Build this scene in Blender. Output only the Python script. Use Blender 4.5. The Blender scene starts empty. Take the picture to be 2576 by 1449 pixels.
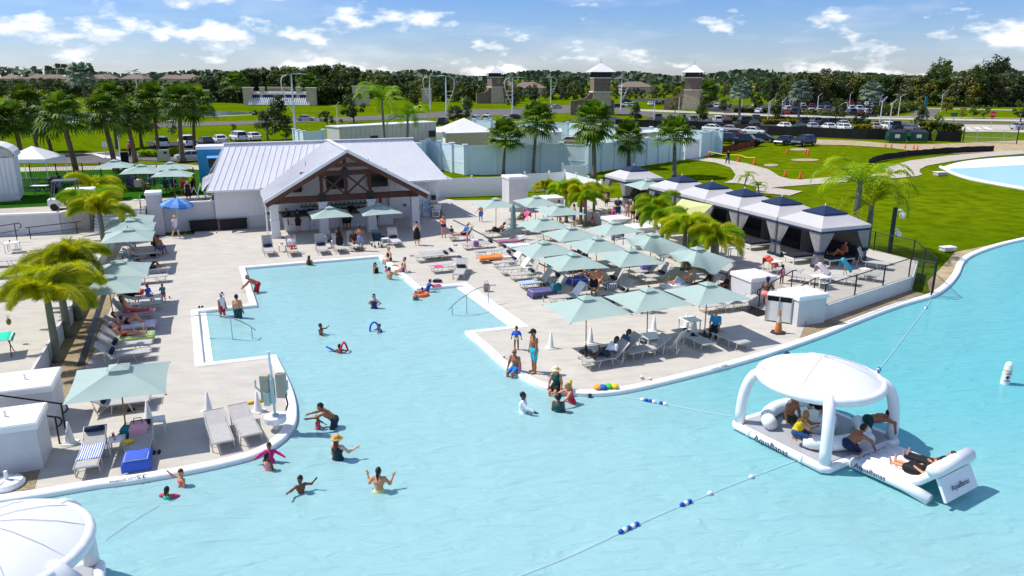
import bpy,bmesh,math,random
import numpy as np
from mathutils import Vector,Matrix
from mathutils.geometry import tessellate_polygon
random.seed(7)
sc=bpy.context.scene
col=sc.collection
R=math.radians
# camera
FPX,HOR,CAMH=1900.0,190.0,11.0
PITCH=math.atan((724.5-HOR)/FPX)
cd=bpy.data.cameras.new('camera');cam=bpy.data.objects.new('camera',cd);col.objects.link(cam)
cam.location=(0,0,CAMH);cam.rotation_euler=(math.pi/2-PITCH,0,0)
cd.sensor_width=36;cd.lens=36*FPX/2576;cd.clip_end=6000;cd.clip_start=.5
sc.camera=cam
# light
SUN_EL=R(55);SUN_DIR=Vector((-.975,.22,0)).normalized()
sd=bpy.data.lights.new('sun','SUN');sd.energy=3.8;sd.angle=R(.55);sd.color=(1,.955,.88)
so=bpy.data.objects.new('sun',sd);col.objects.link(so)
sv=Vector((SUN_DIR.x*math.cos(SUN_EL),SUN_DIR.y*math.cos(SUN_EL),math.sin(SUN_EL)))
so.rotation_euler=sv.to_track_quat('Z','Y').to_euler()
w=bpy.data.worlds.new('World');sc.world=w;w.use_nodes=True
nt=w.node_tree;N=nt.nodes;LK=nt.links
bg=N['Background'];bg.inputs[1].default_value=.077
sky=N.new('ShaderNodeTexSky');sky.sky_type='NISHITA';sky.sun_disc=False
sky.sun_elevation=SUN_EL;sky.sun_rotation=math.atan2(SUN_DIR.x,SUN_DIR.y)
sky.altitude=0;sky.air_density=1.0;sky.dust_density=.15;sky.ozone_density=4.0
def wn(t,**k):
 n=N.new(t)
 for a,b in k.items():setattr(n,a,b)
 return n
def wmath(op,a,b=None,clamp=False):
 n=wn('ShaderNodeMath',operation=op,use_clamp=clamp)
 for i,q in enumerate((a,b)):
  if q is None:continue
  if isinstance(q,(int,float)):n.inputs[i].default_value=q
  else:LK.new(q,n.inputs[i])
 return n.outputs[0]
tc=wn('ShaderNodeTexCoord')
def cloud_noise(off,sx,sz,scale,detail,rough):
 mp=wn('ShaderNodeMapping');mp.inputs['Scale'].default_value=(sx,sx,sz);mp.inputs['Location'].default_value=off
 LK.new(tc.outputs['Generated'],mp.inputs['Vector'])
 nz=wn('ShaderNodeTexNoise');nz.inputs['Scale'].default_value=scale;nz.inputs['Detail'].default_value=detail
 nz.inputs['Roughness'].default_value=rough
 LK.new(mp.outputs[0],nz.inputs['Vector']);return nz.outputs['Fac']
n1=cloud_noise((5.3,.4,1.62),1,2.5,12.5,6,.55)
n1b=cloud_noise((5.3,.4,1.62+.035),1,2.5,12.5,2,.55)
n2=cloud_noise((2.3,5.2,1.0),1,1.6,3.2,3,.5)
n3=cloud_noise((1.3,9.2,2.0),1,5.0,6.0,3,.6)
def ramp(x,a,b):return wmath('MULTIPLY',wmath('SUBTRACT',x,a),1/(b-a),True)
cov=wmath('MULTIPLY',wmath('SUBTRACT',n2,.5),.34)
dens=wmath('ADD',n1,cov)
mask=ramp(dens,.52,.645)
wisp=wmath('MULTIPLY',ramp(wmath('ADD',n3,cov),.45,.85),.38)
allm=wmath('MAXIMUM',mask,wisp)
shade=ramp(wmath('SUBTRACT',n1,n1b),-.08,.06)
cr=wn('ShaderNodeMix',data_type='RGBA');LK.new(shade,cr.inputs[0])
cr.inputs[6].default_value=(8.6,9.3,10.4,1);cr.inputs[7].default_value=(12.6,12.6,12.6,1)
mx=wn('ShaderNodeMix',data_type='RGBA')
LK.new(allm,mx.inputs[0]);tint=wn('ShaderNodeMix',data_type='RGBA',blend_type='MULTIPLY');tint.inputs[0].default_value=1
LK.new(sky.outputs[0],tint.inputs[6]);tint.inputs[7].default_value=(.86,.95,1.3,1)
hs=wn('ShaderNodeHueSaturation');hs.inputs['Saturation'].default_value=1.16;LK.new(tint.outputs[2],hs.inputs['Color'])
LK.new(hs.outputs[0],mx.inputs[6]);LK.new(cr.outputs[2],mx.inputs[7]);LK.new(mx.outputs[2],bg.inputs[0])
sc.view_settings.view_transform='Standard';sc.view_settings.look='None'
sc.view_settings.exposure=.38;sc.view_settings.gamma=1
cy=sc.cycles
cy.use_denoising=True
try:cy.denoiser='OPENIMAGEDENOISE'
except Exception:pass
cy.max_bounces=5;cy.diffuse_bounces=3;cy.glossy_bounces=2;cy.transmission_bounces=2;cy.transparent_max_bounces=8
w.cycles.sampling_method='MANUAL';w.cycles.sample_map_resolution=256
cy.caustics_reflective=False;cy.caustics_refractive=False;cy.sample_clamp_indirect=4
cy.use_adaptive_sampling=True;cy.adaptive_threshold=.015
# helpers
K_=.37267
TL=dict(T=(0,0,1.4907),A=(0,200,K_),B=(960,200,K_),C=(1920,200,K_),D=(2880,200,K_),E=(0,640,K_),F=(960,640,K_),
G=(1920,640,K_),H=(2880,640,K_),I=(0,1100,K_),J=(960,1100,K_),K=(1920,1000,K_),L=(2640,1000,K_),M=(0,1500,.4555),
N=(900,1500,.28986),O=(2680,1300,.41408),Q=(1800,1150,.31056),R=(2200,600,.24845),S=(1700,700,.24845),U=(640,900,.559),
V=(0,540,.24845),W=(0,880,.28986),X=(2640,380,.2795),Y=(1000,700,.23292),Z=(1860,860,.23465),P=(2180,940,.23465),a=(340,920,.20704),b=(340,1100,.20704),c=(600,600,.138))
_c,_s=math.cos(PITCH),math.sin(PITCH)
def at(t,x,y,z=0.0):
 ox,oy,k=TL[t]
 u=((ox+x*k)/1.4907-1288)/FPX;v=-((oy+y*k)/1.4907-724.5)/FPX
 d=Vector((u,_c+v*_s,-_s+v*_c));q=(z-CAMH)/d.z
 return Vector((d.x*q,d.y*q,z))
SA=R(21.2);EX=Vector((math.cos(SA),math.sin(SA),0));EY=Vector((-math.sin(SA),math.cos(SA),0))
def S(a,b,z=0.0):return EX*a+EY*b+Vector((0,0,z))
def lin(c):
 def f(x):
  x=x/255.0
  return x/12.92 if x<=.04045 else((x+.055)/1.055)**2.4
 return tuple(f(x)for x in c)
_mats={}
def mat(name,rgb,rough=.6,var=.12,scale=2.5,metal=0,bump=0,bscale=30,spec=.4,trans=0,sheen=0,lin_rgb=False):
 if name in _mats:return _mats[name]
 m=bpy.data.materials.new(name);m.use_nodes=True
 t=m.node_tree;p=t.nodes['Principled BSDF']
 c=rgb if lin_rgb else lin(rgb)
 p.inputs['Roughness'].default_value=rough;p.inputs['Metallic'].default_value=metal
 p.inputs['Specular IOR Level'].default_value=spec
 co=t.nodes.new('ShaderNodeTexCoord')
 if var:
  nz=t.nodes.new('ShaderNodeTexNoise');nz.inputs['Scale'].default_value=scale;nz.inputs['Detail'].default_value=5
  t.links.new(co.outputs['Object'],nz.inputs['Vector'])
  rp=t.nodes.new('ShaderNodeValToRGB')
  rp.color_ramp.elements[0].position=.3;rp.color_ramp.elements[1].position=.7
  rp.color_ramp.elements[0].color=tuple(min(1,x*(1-var))for x in c)+(1,)
  rp.color_ramp.elements[1].color=tuple(min(1,x*(1+var))for x in c)+(1,)
  t.links.new(nz.outputs['Fac'],rp.inputs[0]);t.links.new(rp.outputs[0],p.inputs['Base Color'])
 else:p.inputs['Base Color'].default_value=tuple(c)+(1,)
 if bump:
  nb=t.nodes.new('ShaderNodeTexNoise');nb.inputs['Scale'].default_value=bscale;nb.inputs['Detail'].default_value=4
  t.links.new(co.outputs['Object'],nb.inputs['Vector'])
  b=t.nodes.new('ShaderNodeBump');b.inputs['Strength'].default_value=bump;b.inputs['Distance'].default_value=.02
  t.links.new(nb.outputs['Fac'],b.inputs['Height']);t.links.new(b.outputs[0],p.inputs['Normal'])
 if trans:
  tr=t.nodes.new('ShaderNodeBsdfTranslucent');tr.inputs[0].default_value=tuple(min(1,x*1.25)for x in c)+(1,)
  ms=t.nodes.new('ShaderNodeMixShader');ms.inputs[0].default_value=trans
  out=t.nodes['Material Output']
  t.links.new(p.outputs[0],ms.inputs[1]);t.links.new(tr.outputs[0],ms.inputs[2]);t.links.new(ms.outputs[0],out.inputs[0])
 _mats[name]=m;return m
class MB:
 def __init__(s):s.v=[];s.f=[];s.m=[]
 def add(s,vs,fs,mi=0):
  o=len(s.v);s.v+=[tuple(q)for q in vs];s.f+=[tuple(i+o for i in f)for f in fs];s.m+=[mi]*len(fs);return s
 def box(s,x0,x1,y0,y1,z0,z1,mi=0,T=None):
  vs=[Vector((x,y,z))for z in(z0,z1)for y in(y0,y1)for x in(x0,x1)]
  if T is not None:vs=[T@q for q in vs]
  return s.add(vs,[(0,2,3,1),(4,5,7,6),(0,1,5,4),(2,6,7,3),(0,4,6,2),(1,3,7,5)],mi)
 def bar(s,p,q,wd,hg,mi=0,up=Vector((0,0,1))):
  p=Vector(p);q=Vector(q);d=(q-p);L=d.length;d=d.normalized()
  x=d.cross(up)
  if x.length<1e-4:x=Vector((1,0,0))
  x.normalize();u=x.cross(d)
  vs=[p+d*t*L+x*a*wd/2+u*b*hg/2 for t in(0,1)for b in(-1,1)for a in(-1,1)]
  return s.add(vs,[(0,1,3,2),(4,6,7,5),(0,4,5,1),(2,3,7,6),(0,2,6,4),(1,5,7,3)],mi)
 def tube(s,pts,r,n=6,mi=0,cap=True,closed=False):
  pts=[Vector(p)for p in pts];k=len(pts)
  rs=r if isinstance(r,(list,tuple))else[r]*k
  o=len(s.v);pu=None
  for i,p in enumerate(pts):
   a=pts[i-1]if(i or closed)else p;b=pts[(i+1)%k]if(i<k-1 or closed)else p
   d=(b-a).normalized()if(b-a).length>1e-9 else Vector((0,0,1))
   if pu is None:
    pu=Vector((0,0,1))if abs(d.z)<.95 else Vector((1,0,0))
   x=d.cross(pu).normalized();pu=x.cross(d)
   s.v+=[tuple(p+(x*math.cos(2*math.pi*j/n)+pu*math.sin(2*math.pi*j/n))*rs[i])for j in range(n)]
  for i in range(k if closed else k-1):
   i2=(i+1)%k
   for j in range(n):
    s.f.append((o+i*n+j,o+i*n+(j+1)%n,o+i2*n+(j+1)%n,o+i2*n+j));s.m.append(mi)
  if cap and not closed:
   s.f.append(tuple(o+j for j in range(n))[::-1]);s.f.append(tuple(o+(k-1)*n+j for j in range(n)));s.m+=[mi,mi]
  return s
 def lathe(s,prof,n=16,mi=0,c=(0,0,0)):
  o=len(s.v);c=Vector(c)
  for r,z in prof:s.v+=[(c.x+r*math.cos(2*math.pi*j/n),c.y+r*math.sin(2*math.pi*j/n),c.z+z)for j in range(n)]
  for i in range(len(prof)-1):
   for j in range(n):s.f.append((o+i*n+j,o+i*n+(j+1)%n,o+(i+1)*n+(j+1)%n,o+(i+1)*n+j));s.m.append(mi)
  s.f.append(tuple(o+j for j in range(n))[::-1]);s.f.append(tuple(o+(len(prof)-1)*n+j for j in range(n)));s.m+=[mi,mi]
  return s
 def sph(s,c,rx,ry=None,rz=None,n=10,m=6,mi=0):
  ry=rx if ry is None else ry;rz=rx if rz is None else rz
  o=len(s.v);c=Vector(c)
  for i in range(m+1):
   th=math.pi*i/m
   for j in range(n):
    ph=2*math.pi*j/n
    s.v.append((c.x+rx*math.sin(th)*math.cos(ph),c.y+ry*math.sin(th)*math.sin(ph),c.z+rz*math.cos(th)))
  for i in range(m):
   for j in range(n):s.f.append((o+i*n+j,o+(i+1)*n+j,o+(i+1)*n+(j+1)%n,o+i*n+(j+1)%n));s.m.append(mi)
  return s
 def sheet(s,pts,mi=0):
  pts=[Vector(p)for p in pts];tri=tessellate_polygon([[Vector((p.x,p.y,0))for p in pts]])
  fs=[]
  for t in tri:
   a,b,c=(pts[i]for i in t)
   fs.append(t if(b-a).cross(c-a).z>0 else t[::-1])
  return s.add(pts,fs,mi)
 def prism(s,pts,z0,z1,mi=0):
  pts=[Vector((p[0],p[1],0))for p in pts]
  ar=sum(pts[i].x*pts[(i+1)%len(pts)].y-pts[(i+1)%len(pts)].x*pts[i].y for i in range(len(pts)))
  if ar<0:pts=pts[::-1]
  n=len(pts);s.sheet([p+Vector((0,0,z1))for p in pts],mi)
  o=len(s.v);s.v+=[(p.x,p.y,z0)for p in pts]+[(p.x,p.y,z1)for p in pts]
  for i in range(n):s.f.append((o+i,o+(i+1)%n,o+n+(i+1)%n,o+n+i));s.m.append(mi)
  tri=tessellate_polygon([pts])
  for t in tri:
   a,b,c=(pts[i]for i in t)
   t=tuple(t)if(b-a).cross(c-a).z<0 else tuple(t[::-1])
   s.f.append(tuple(o+i for i in t));s.m.append(mi)
  return s
 def xform(s,T,i0=0):
  for i in range(i0,len(s.v)):s.v[i]=tuple(T@Vector(s.v[i]))
  return s
 def mesh(s,name,mats,smooth=False):
  me=bpy.data.meshes.new(name);me.from_pydata(s.v,[],s.f)
  for m in(mats if isinstance(mats,(list,tuple))else[mats]):me.materials.append(m)
  if any(s.m):me.polygons.foreach_set('material_index',s.m)
  if smooth:me.polygons.foreach_set('use_smooth',[True]*len(s.f))
  me.update();return me
 def build(s,name,mats,parent=None,smooth=False,loc=None,rz=0,**kw):
  return O(name,s.mesh(name,mats,smooth),parent,loc,rz,**kw)
def O(name,me,parent=None,loc=None,rz=0,label=None,cat=None,group=None,kind=None):
 o=bpy.data.objects.new(name,me);col.objects.link(o)
 if parent is not None:o.parent=parent
 if loc is not None:o.location=loc
 if rz:o.rotation_euler[2]=rz
 for k,v in(('label',label),('category',cat),('group',group),('kind',kind)):
  if v:o[k]=v
 return o
def thing(name,label,cat,loc=(0,0,0),rz=0,group=None):return O(name,None,None,loc,rz,label,cat,group)
def struct(name,mb,m,**k):return mb.build(name,m,kind='structure',**k)
def dup(o,loc=None,rz=None,label=None,group=None,parent=None,swap=None,scale=None):
 c=o.copy();col.objects.link(c);c.parent=parent
 if loc is not None:c.location=loc
 if rz is not None:c.rotation_euler[2]=rz
 if scale is not None:c.scale=scale if hasattr(scale,'__len__')else(scale,)*3
 if label:c['label']=label
 if group:c['group']=group
 if swap:
  for sl in c.material_slots:
   if sl.material and sl.material.name in swap:
    nm=swap[sl.material.name];sl.link='OBJECT';sl.material=nm
 for ch in o.children:dup(ch,parent=c,swap=swap)
 return c
def catmull(pts,n=4):
 pts=[Vector(p)for p in pts];out=[]
 for i in range(len(pts)-1):
  p0=pts[max(i-1,0)];p1=pts[i];p2=pts[i+1];p3=pts[min(i+2,len(pts)-1)]
  for k in range(n):
   t=k/n
   out.append(.5*((2*p1)+(p2-p0)*t+(2*p0-5*p1+4*p2-p3)*t*t+(3*p1-p0-3*p2+p3)*t**3))
 out.append(pts[-1]);return out
def offset(pts,d):
 out=[]
 for i,p in enumerate(pts):
  a=pts[max(i-1,0)];b=pts[min(i+1,len(pts)-1)]
  d1=(p-a);d2=(b-p)
  d1=d1.normalized()if d1.length>1e-6 else d2.normalized()
  d2=d2.normalized()if d2.length>1e-6 else d1
  n1=Vector((-d1.y,d1.x,0));n2=Vector((-d2.y,d2.x,0));m=n1+n2
  m=m/max(.35,m.dot(n1))if m.length>1e-6 else n1
  out.append(p+m*d)
 return out
def text_mesh(txt,size,name='lettering',m=None,parent=None,T=None,label=None):
 cu=bpy.data.curves.new('tmp','FONT');cu.body=txt;cu.size=size;cu.align_x='CENTER';cu.align_y='CENTER';cu.extrude=.003
 ob=bpy.data.objects.new('tmp',cu);col.objects.link(ob)
 dg=bpy.context.evaluated_depsgraph_get();me=bpy.data.meshes.new_from_object(ob.evaluated_get(dg))
 bpy.data.objects.remove(ob);bpy.data.curves.remove(cu);me.name=name
 if T is not None:me.transform(T)
 me.materials.clear();me.materials.append(m);return O(name,me,parent,label=label)
def frame(x,y,o=(0,0,0)):
 x=Vector(x).normalized();z=x.cross(Vector(y)).normalized();y=z.cross(x)
 return Matrix(((x.x,y.x,z.x,o[0]),(x.y,y.y,z.y,o[1]),(x.z,y.z,z.z,o[2]),(0,0,0,1)))
ORD=['first','second','third','fourth','fifth','sixth','seventh','eighth','ninth','tenth','eleventh','twelfth','thirteenth','fourteenth','fifteenth','sixteenth','seventeenth','eighteenth','nineteenth','twentieth']
# materials of the setting
def ground_mat(name,c1,c2,c3,s1,s2,s3,bump=.3,bs=40,rough=.9,stretch=None):
 m=bpy.data.materials.new(name);m.use_nodes=True;t=m.node_tree;p=t.nodes['Principled BSDF']
 p.inputs['Roughness'].default_value=rough;p.inputs['Specular IOR Level'].default_value=0
 co=t.nodes.new('ShaderNodeTexCoord');src=co.outputs['Object']
 if stretch:
  mp=t.nodes.new('ShaderNodeMapping');mp.inputs['Scale'].default_value=stretch;mp.inputs['Rotation'].default_value=(0,0,-SA)
  t.links.new(src,mp.inputs[0]);src2=mp.outputs[0]
 else:src2=src
 def nz(s,d,v):
  n=t.nodes.new('ShaderNodeTexNoise');n.inputs['Scale'].default_value=s;n.inputs['Detail'].default_value=d;n.inputs['Roughness'].default_value=.62
  t.links.new(v,n.inputs['Vector']);return n.outputs['Fac']
 def rr(f,a,b):
  r=t.nodes.new('ShaderNodeMapRange');r.inputs[1].default_value=a;r.inputs[2].default_value=b;t.links.new(f,r.inputs[0]);return r.outputs[0]
 def mixc(f,a,b):
  x=t.nodes.new('ShaderNodeMix');x.data_type='RGBA';t.links.new(f,x.inputs[0])
  for i,q in((6,a),(7,b)):
   if isinstance(q,tuple):x.inputs[i].default_value=lin(q)+(1,)
   else:t.links.new(q,x.inputs[i])
  return x.outputs[2]
 f1=rr(nz(s1,6,src),.35,.65);f2=rr(nz(s2,6,src2),.4,.68);f3=nz(s3,4,src2)
 c=mixc(f2,mixc(f1,c1,c2),c3);t.links.new(c,p.inputs['Base Color'])
 b=t.nodes.new('ShaderNodeBump');b.inputs['Strength'].default_value=bump;b.inputs['Distance'].default_value=.03
 t.links.new(f3,b.inputs['Height']);t.links.new(b.outputs[0],p.inputs['Normal']);return m
m_grass=ground_mat('lawn_grass',(84,108,6),(110,126,9),(70,92,5),.035,.7,6,.6)
m_far=ground_mat('meadow_grass',(96,124,34),(120,138,44),(82,104,30),.02,.15,2,.3)
m_turf=ground_mat('artificial_turf',(44,92,22),(52,100,26),(38,80,20),.3,3,20,.4)
m_deck=ground_mat('stamped_concrete',(200,195,184),(192,187,176),(183,178,168),.16,.8,7,.12,rough=.75,stretch=(1,2.4,1))
m_path=ground_mat('path_concrete',(196,188,174),(184,176,163),(170,162,150),.3,2,20,.2)
m_road=ground_mat('asphalt_grey',(120,117,115),(108,106,105),(98,97,97),.05,.6,12,.3)
m_asph=ground_mat('dark_asphalt',(84,83,84),(76,75,76),(68,68,70),.08,1,12,.3)
m_gravel=ground_mat('gravel_bed',(186,168,136),(160,142,112),(120,106,86),.8,14,22,1.0)
m_dirt=ground_mat('dry_sand',(190,172,140),(176,158,128),(150,136,108),.2,1,10,.5)
m_white=mat('white_plaster',(236,235,232),.55,.04,1.2,bump=.15,bscale=25)
m_stucco=mat('grey_white_stucco',(206,206,206),.8,.05,2,bump=.4,bscale=60)
m_cop=mat('white_coping',(240,240,238),.5,.04,1.5)
m_basin=mat('pool_basin_white',(236,240,238),.6,.04,.6)
m_black=mat('black_metal',(22,22,24),.4,0)
m_wmetal=mat('white_powder_coat',(232,233,232),.4,.03)
# shoreline of pool and lagoon (edge of the water, read at coping level)
shA=catmull([at('T',x,y)for x,y in((-200,1290),(0,1260),(122,1241),(244,1220),(318,1211),(428,1193),(519,1175.6),(580,1162),(642,1145),(687,1122),(720,1097),(741,1068),(747,1043),(745,1010),(735,975),(720,940))],3)
shB=[at('T',695.6,891.7)]+[at('U',x,y)for x,y in((225,825),(187,478),(583,436),(500,185),(1395,110),(1650,328),(1960,300),(2340,572),(1972,612))]
shC=catmull([at('T',x,y)for x,y in((1225,882),(1256,911),(1291,935),(1332,959),(1370,974.5),(1416,985),(1457,989),(1499,990),(1550,985.8),(1610,975),(1663,963),(1788,932),(1932,890.8),(2071,843),(2171,803),(2271,766),(2342,746),(2372,731),(2396,711),(2414,687),(2422,667),(2432,652),(2457,637),(2507,619),(2576,602),(2760,566))],3)
shore=shA+shB+shC
cop_out=offset(shore,.34)
WZ=-.13
far_close=[Vector((95,shore[-1].y,0)),Vector((95,-30,0)),Vector((-60,-30,0)),Vector((-60,shore[0].y,0))]
g=MB();ring=[p+Vector((0,0,-.06))for p in offset(shore,.2)]+[Vector((4000,shore[-1].y,-.06)),Vector((4000,4500,-.06)),Vector((-4000,4500,-.06)),Vector((-4000,shore[0].y,-.06))]
g.sheet(ring);struct('ground',g,m_grass)
cp=MB();prof=[(0,-3.2),(0,-.01),(.03,.022),(.07,.03),(.30,.03),(.34,.015),(.34,-.08)]
offs=[[p+Vector((0,0,z))for p in offset(shore,d)]for d,z in prof]
o=0
for r_ in offs:cp.v+=[tuple(p)for p in r_]
n_=len(shore)
for j in range(len(prof)-1):
 for i in range(n_-1):cp.f.append((j*n_+i,(j+1)*n_+i,(j+1)*n_+i+1,j*n_+i+1));cp.m.append(0)
struct('pool_coping',cp,m_cop,smooth=False)
bf=MB();nx,ny=64,64
def depth(x,y):
 d=.9+.014*max(0,30-y)
 e=max(0,min(1,(x-3)/9));d+=2.1*e*e*(3-2*e)*max(0,min(1,(y-12)/10))
 e2=max(0,min(1,(-4-x)/6))*max(0,min(1,(21-y)/4));d+=.7*e2
 return d
for j in range(ny+1):
 for i in range(nx+1):
  x=-62+160*(i/nx);y=-32+150*(j/ny);bf.v.append((x,y,-depth(x,y)))
for j in range(ny):
 for i in range(nx):k=j*(nx+1)+i;bf.f.append((k,k+1,k+nx+2,k+nx+1));bf.m.append(0)
struct('pool_basin',bf,m_basin,smooth=True)
def water_mat(name,absorb,dens,milk,milk_col,deep=None):
 m=bpy.data.materials.new(name);m.use_nodes=True;t=m.node_tree;t.nodes.remove(t.nodes['Principled BSDF']);out=t.nodes['Material Output']
 co=t.nodes.new('ShaderNodeTexCoord')
 mp=t.nodes.new('ShaderNodeMapping');mp.inputs['Rotation'].default_value=(0,0,.25);mp.inputs['Scale'].default_value=(.6,1.7,1);t.links.new(co.outputs['Object'],mp.inputs[0])
 n1=t.nodes.new('ShaderNodeTexNoise');n1.inputs['Scale'].default_value=1.5;n1.inputs['Detail'].default_value=3;n1.inputs['Distortion'].default_value=.8;t.links.new(mp.outputs[0],n1.inputs['Vector'])
 n2=t.nodes.new('ShaderNodeTexNoise');n2.inputs['Scale'].default_value=.35;n2.inputs['Detail'].default_value=2;t.links.new(mp.outputs[0],n2.inputs['Vector'])
 ad=t.nodes.new('ShaderNodeMath');ad.operation='MULTIPLY_ADD';t.links.new(n2.outputs[0],ad.inputs[0]);ad.inputs[1].default_value=1.4;t.links.new(n1.outputs[0],ad.inputs[2])
 bu=t.nodes.new('ShaderNodeBump');bu.inputs['Strength'].default_value=.3;bu.inputs['Distance'].default_value=.06;t.links.new(ad.outputs[0],bu.inputs['Height'])
 bu2=t.nodes.new('ShaderNodeBump');bu2.inputs['Strength'].default_value=.8;bu2.inputs['Distance'].default_value=.15;t.links.new(ad.outputs[0],bu2.inputs['Height'])
 tr=t.nodes.new('ShaderNodeBsdfTransparent')
 df=t.nodes.new('ShaderNodeBsdfDiffuse');df.inputs[0].default_value=milk_col+(1,)
 if deep:
  sx=t.nodes.new('ShaderNodeSeparateXYZ');t.links.new(co.outputs['Object'],sx.inputs[0]);r1=t.nodes.new('ShaderNodeMapRange');r1.interpolation_type='SMOOTHSTEP';r1.inputs[1].default_value=1;r1.inputs[2].default_value=13;t.links.new(sx.outputs[0],r1.inputs[0])
  r2=t.nodes.new('ShaderNodeMapRange');r2.interpolation_type='SMOOTHSTEP';r2.inputs[1].default_value=12;r2.inputs[2].default_value=27;t.links.new(sx.outputs[1],r2.inputs[0]);m3=t.nodes.new('ShaderNodeMath');m3.operation='MULTIPLY';t.links.new(r1.outputs[0],m3.inputs[0]);t.links.new(r2.outputs[0],m3.inputs[1])
  mc=t.nodes.new('ShaderNodeMix');mc.data_type='RGBA';t.links.new(m3.outputs[0],mc.inputs[0]);mc.inputs[6].default_value=milk_col+(1,);mc.inputs[7].default_value=deep+(1,);t.links.new(mc.outputs[2],df.inputs[0])
 t.links.new(bu2.outputs[0],df.inputs['Normal'])
 m1=t.nodes.new('ShaderNodeMixShader');m1.inputs[0].default_value=milk;t.links.new(tr.outputs[0],m1.inputs[1]);t.links.new(df.outputs[0],m1.inputs[2])
 gl=t.nodes.new('ShaderNodeBsdfGlossy');gl.inputs['Roughness'].default_value=.06;t.links.new(bu.outputs[0],gl.inputs['Normal'])
 fr=t.nodes.new('ShaderNodeFresnel');fr.inputs[0].default_value=1.33;t.links.new(bu.outputs[0],fr.inputs['Normal'])
 fm=t.nodes.new('ShaderNodeMath');fm.operation='MULTIPLY';fm.inputs[1].default_value=.5;t.links.new(fr.outputs[0],fm.inputs[0])
 m2=t.nodes.new('ShaderNodeMixShader');t.links.new(fm.outputs[0],m2.inputs[0]);t.links.new(m1.outputs[0],m2.inputs[1]);t.links.new(gl.outputs[0],m2.inputs[2])
 t.links.new(m2.outputs[0],out.inputs[0])
 if dens:
  va=t.nodes.new('ShaderNodeVolumeAbsorption');va.inputs[0].default_value=absorb+(1,);va.inputs[1].default_value=dens;t.links.new(va.outputs[0],out.inputs['Volume'])
 return m
m_water=water_mat('pool_water',(.02,.88,.97),.34,.80,(.34,.59,.605),(.165,.535,.565))
wt=MB();wt.prism([(p.x,p.y)for p in offset(shore,.02)]+[(p.x,p.y)for p in far_close],-3.3,WZ)
wo=wt.build('water',m_water);wo['kind']='structure'
def step_run(name,pa,pb,inward,n,wd,rise,first):
 s=MB()
 for i in range(n):
  a=Vector(pa)+inward*(i*wd);b=Vector(pb)+inward*(i*wd)
  z1=WZ-first-rise*i
  s.prism([(a.x,a.y),(b.x,b.y),((b+inward*wd).x,(b+inward*wd).y),((a+inward*wd).x,(a+inward*wd).y)],-2.4,z1)
 struct(name,s,m_cop)
pA,pB=at('U',225,825),at('U',187,478)
step_run('pool_steps',pA,pB,EX,4,.34,.2,-.015)
pA,pB=at('U',1960,300),at('U',2340,572)
step_run('pool_steps',pA,pB,-EX,4,.36,.2,-.015)
for pts in([('T',735,905),('T',790,1010),('T',800,1075),('T',775,1060),('T',768,1005),('T',722,915)],[('T',805,1085),('T',760,1135),('T',690,1175),('T',675,1165),('T',740,1120),('T',780,1080)],
[('T',1185,850),('T',1270,940),('T',1400,1000),('T',1385,1012),('T',1250,955),('T',1168,862)],[('T',1440,1012),('T',1530,1012),('T',1532,1026),('T',1440,1027)],
[('T',660,1180),('T',540,1222),('T',500,1236),('T',490,1226),('T',600,1190)]):
 s=MB();P=[at(*q,WZ)for q in pts];s.prism([(p.x,p.y)for p in P],-2.3,WZ-.62);struct('pool_bench',s,m_cop)
deck=[p+Vector((0,0,.0))for p in cop_out]
iend=min(range(len(cop_out)),key=lambda i:(cop_out[i]-at('T',2050,852)).length)
dk=MB();pts=cop_out[:iend+1]+[at('L',1010,600),S(25.5,26.0),S(34,28.4),S(37,56),S(33,62),S(20,66),S(18,72),S(-2,78),S(-2,58),S(-30,62),S(-45,40),Vector((-60,shore[0].y+.3,0))]
dk.sheet([Vector((p.x,p.y,0))for p in pts]);struct('pool_deck',dk,m_deck)
gv=MB();P=[at('L',1010,600),at('L',1190,545),at('L',2040,235),at('L',2280,285)]
i0,i1=iend,min(range(len(cop_out)),key=lambda i:(cop_out[i]-at('L',2290,300)).length)
gv.sheet([Vector((p.x,p.y,.012))for p in P]+[Vector((p.x,p.y,.012))for p in cop_out[i1:i0-1:-1]]);struct('gravel_strip',gv,m_gravel)
gv=MB();P=[at('L',2285,290)]+cop_out[i1:i1+34]+[at('H',2576,665),at('H',2300,735),at('H',1880,820),at('H',1730,990),at('H',1600,1120)]
gv.sheet([Vector((p.x,p.y,.004))for p in P]);struct('sandy_bank',gv,m_dirt)
gv=MB();gv.sheet([S(-6.95,27.9,.012),S(-5.9,27.9,.012),S(-5.5,33,.012),S(-5.7,50,.012),S(-6.95,50,.012)]);struct('gravel_planter',gv,m_gravel)
gv=MB();gv.sheet([S(25.6,30.8,.012),S(26.8,30.8,.012),S(26.8,56,.012),S(25.9,56,.012)]);struct('gravel_planter',gv,m_gravel)
gv=MB();P=[('M',280,740),('M',345,535),('M',-80,600),('M',-80,765)];gv.sheet([Vector((at(*p).x,at(*p).y,.012))for p in P]);struct('gravel_patch',gv,m_gravel)
ul=[at('D',x,y)for x,y in((1735,1150),(1800,1180),(1850,1210),(2000,1262),(2200,1305),(2576,1372),(2900,1420),(2900,1020),(2576,1035),(2300,1052),(2050,1075),(1880,1105))]
ulc=catmull(ul+ul[:1],3)[:-1]
s=MB();s.sheet([Vector((p.x,p.y,.02))for p in ulc]);struct('upper_lagoon_beach',s,m_cop)
uw=catmull([at('D',x,y)for x,y in((1800,1165),(1860,1200),(2000,1250),(2200,1292),(2576,1360),(2900,1405),(2900,1130),(2576,1125),(2300,1140),(2000,1158),(1850,1160))],3)
m_uw=water_mat('shallow_lagoon_water',(.1,.9,1),0,.72,(.42,.76,.84))
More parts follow.
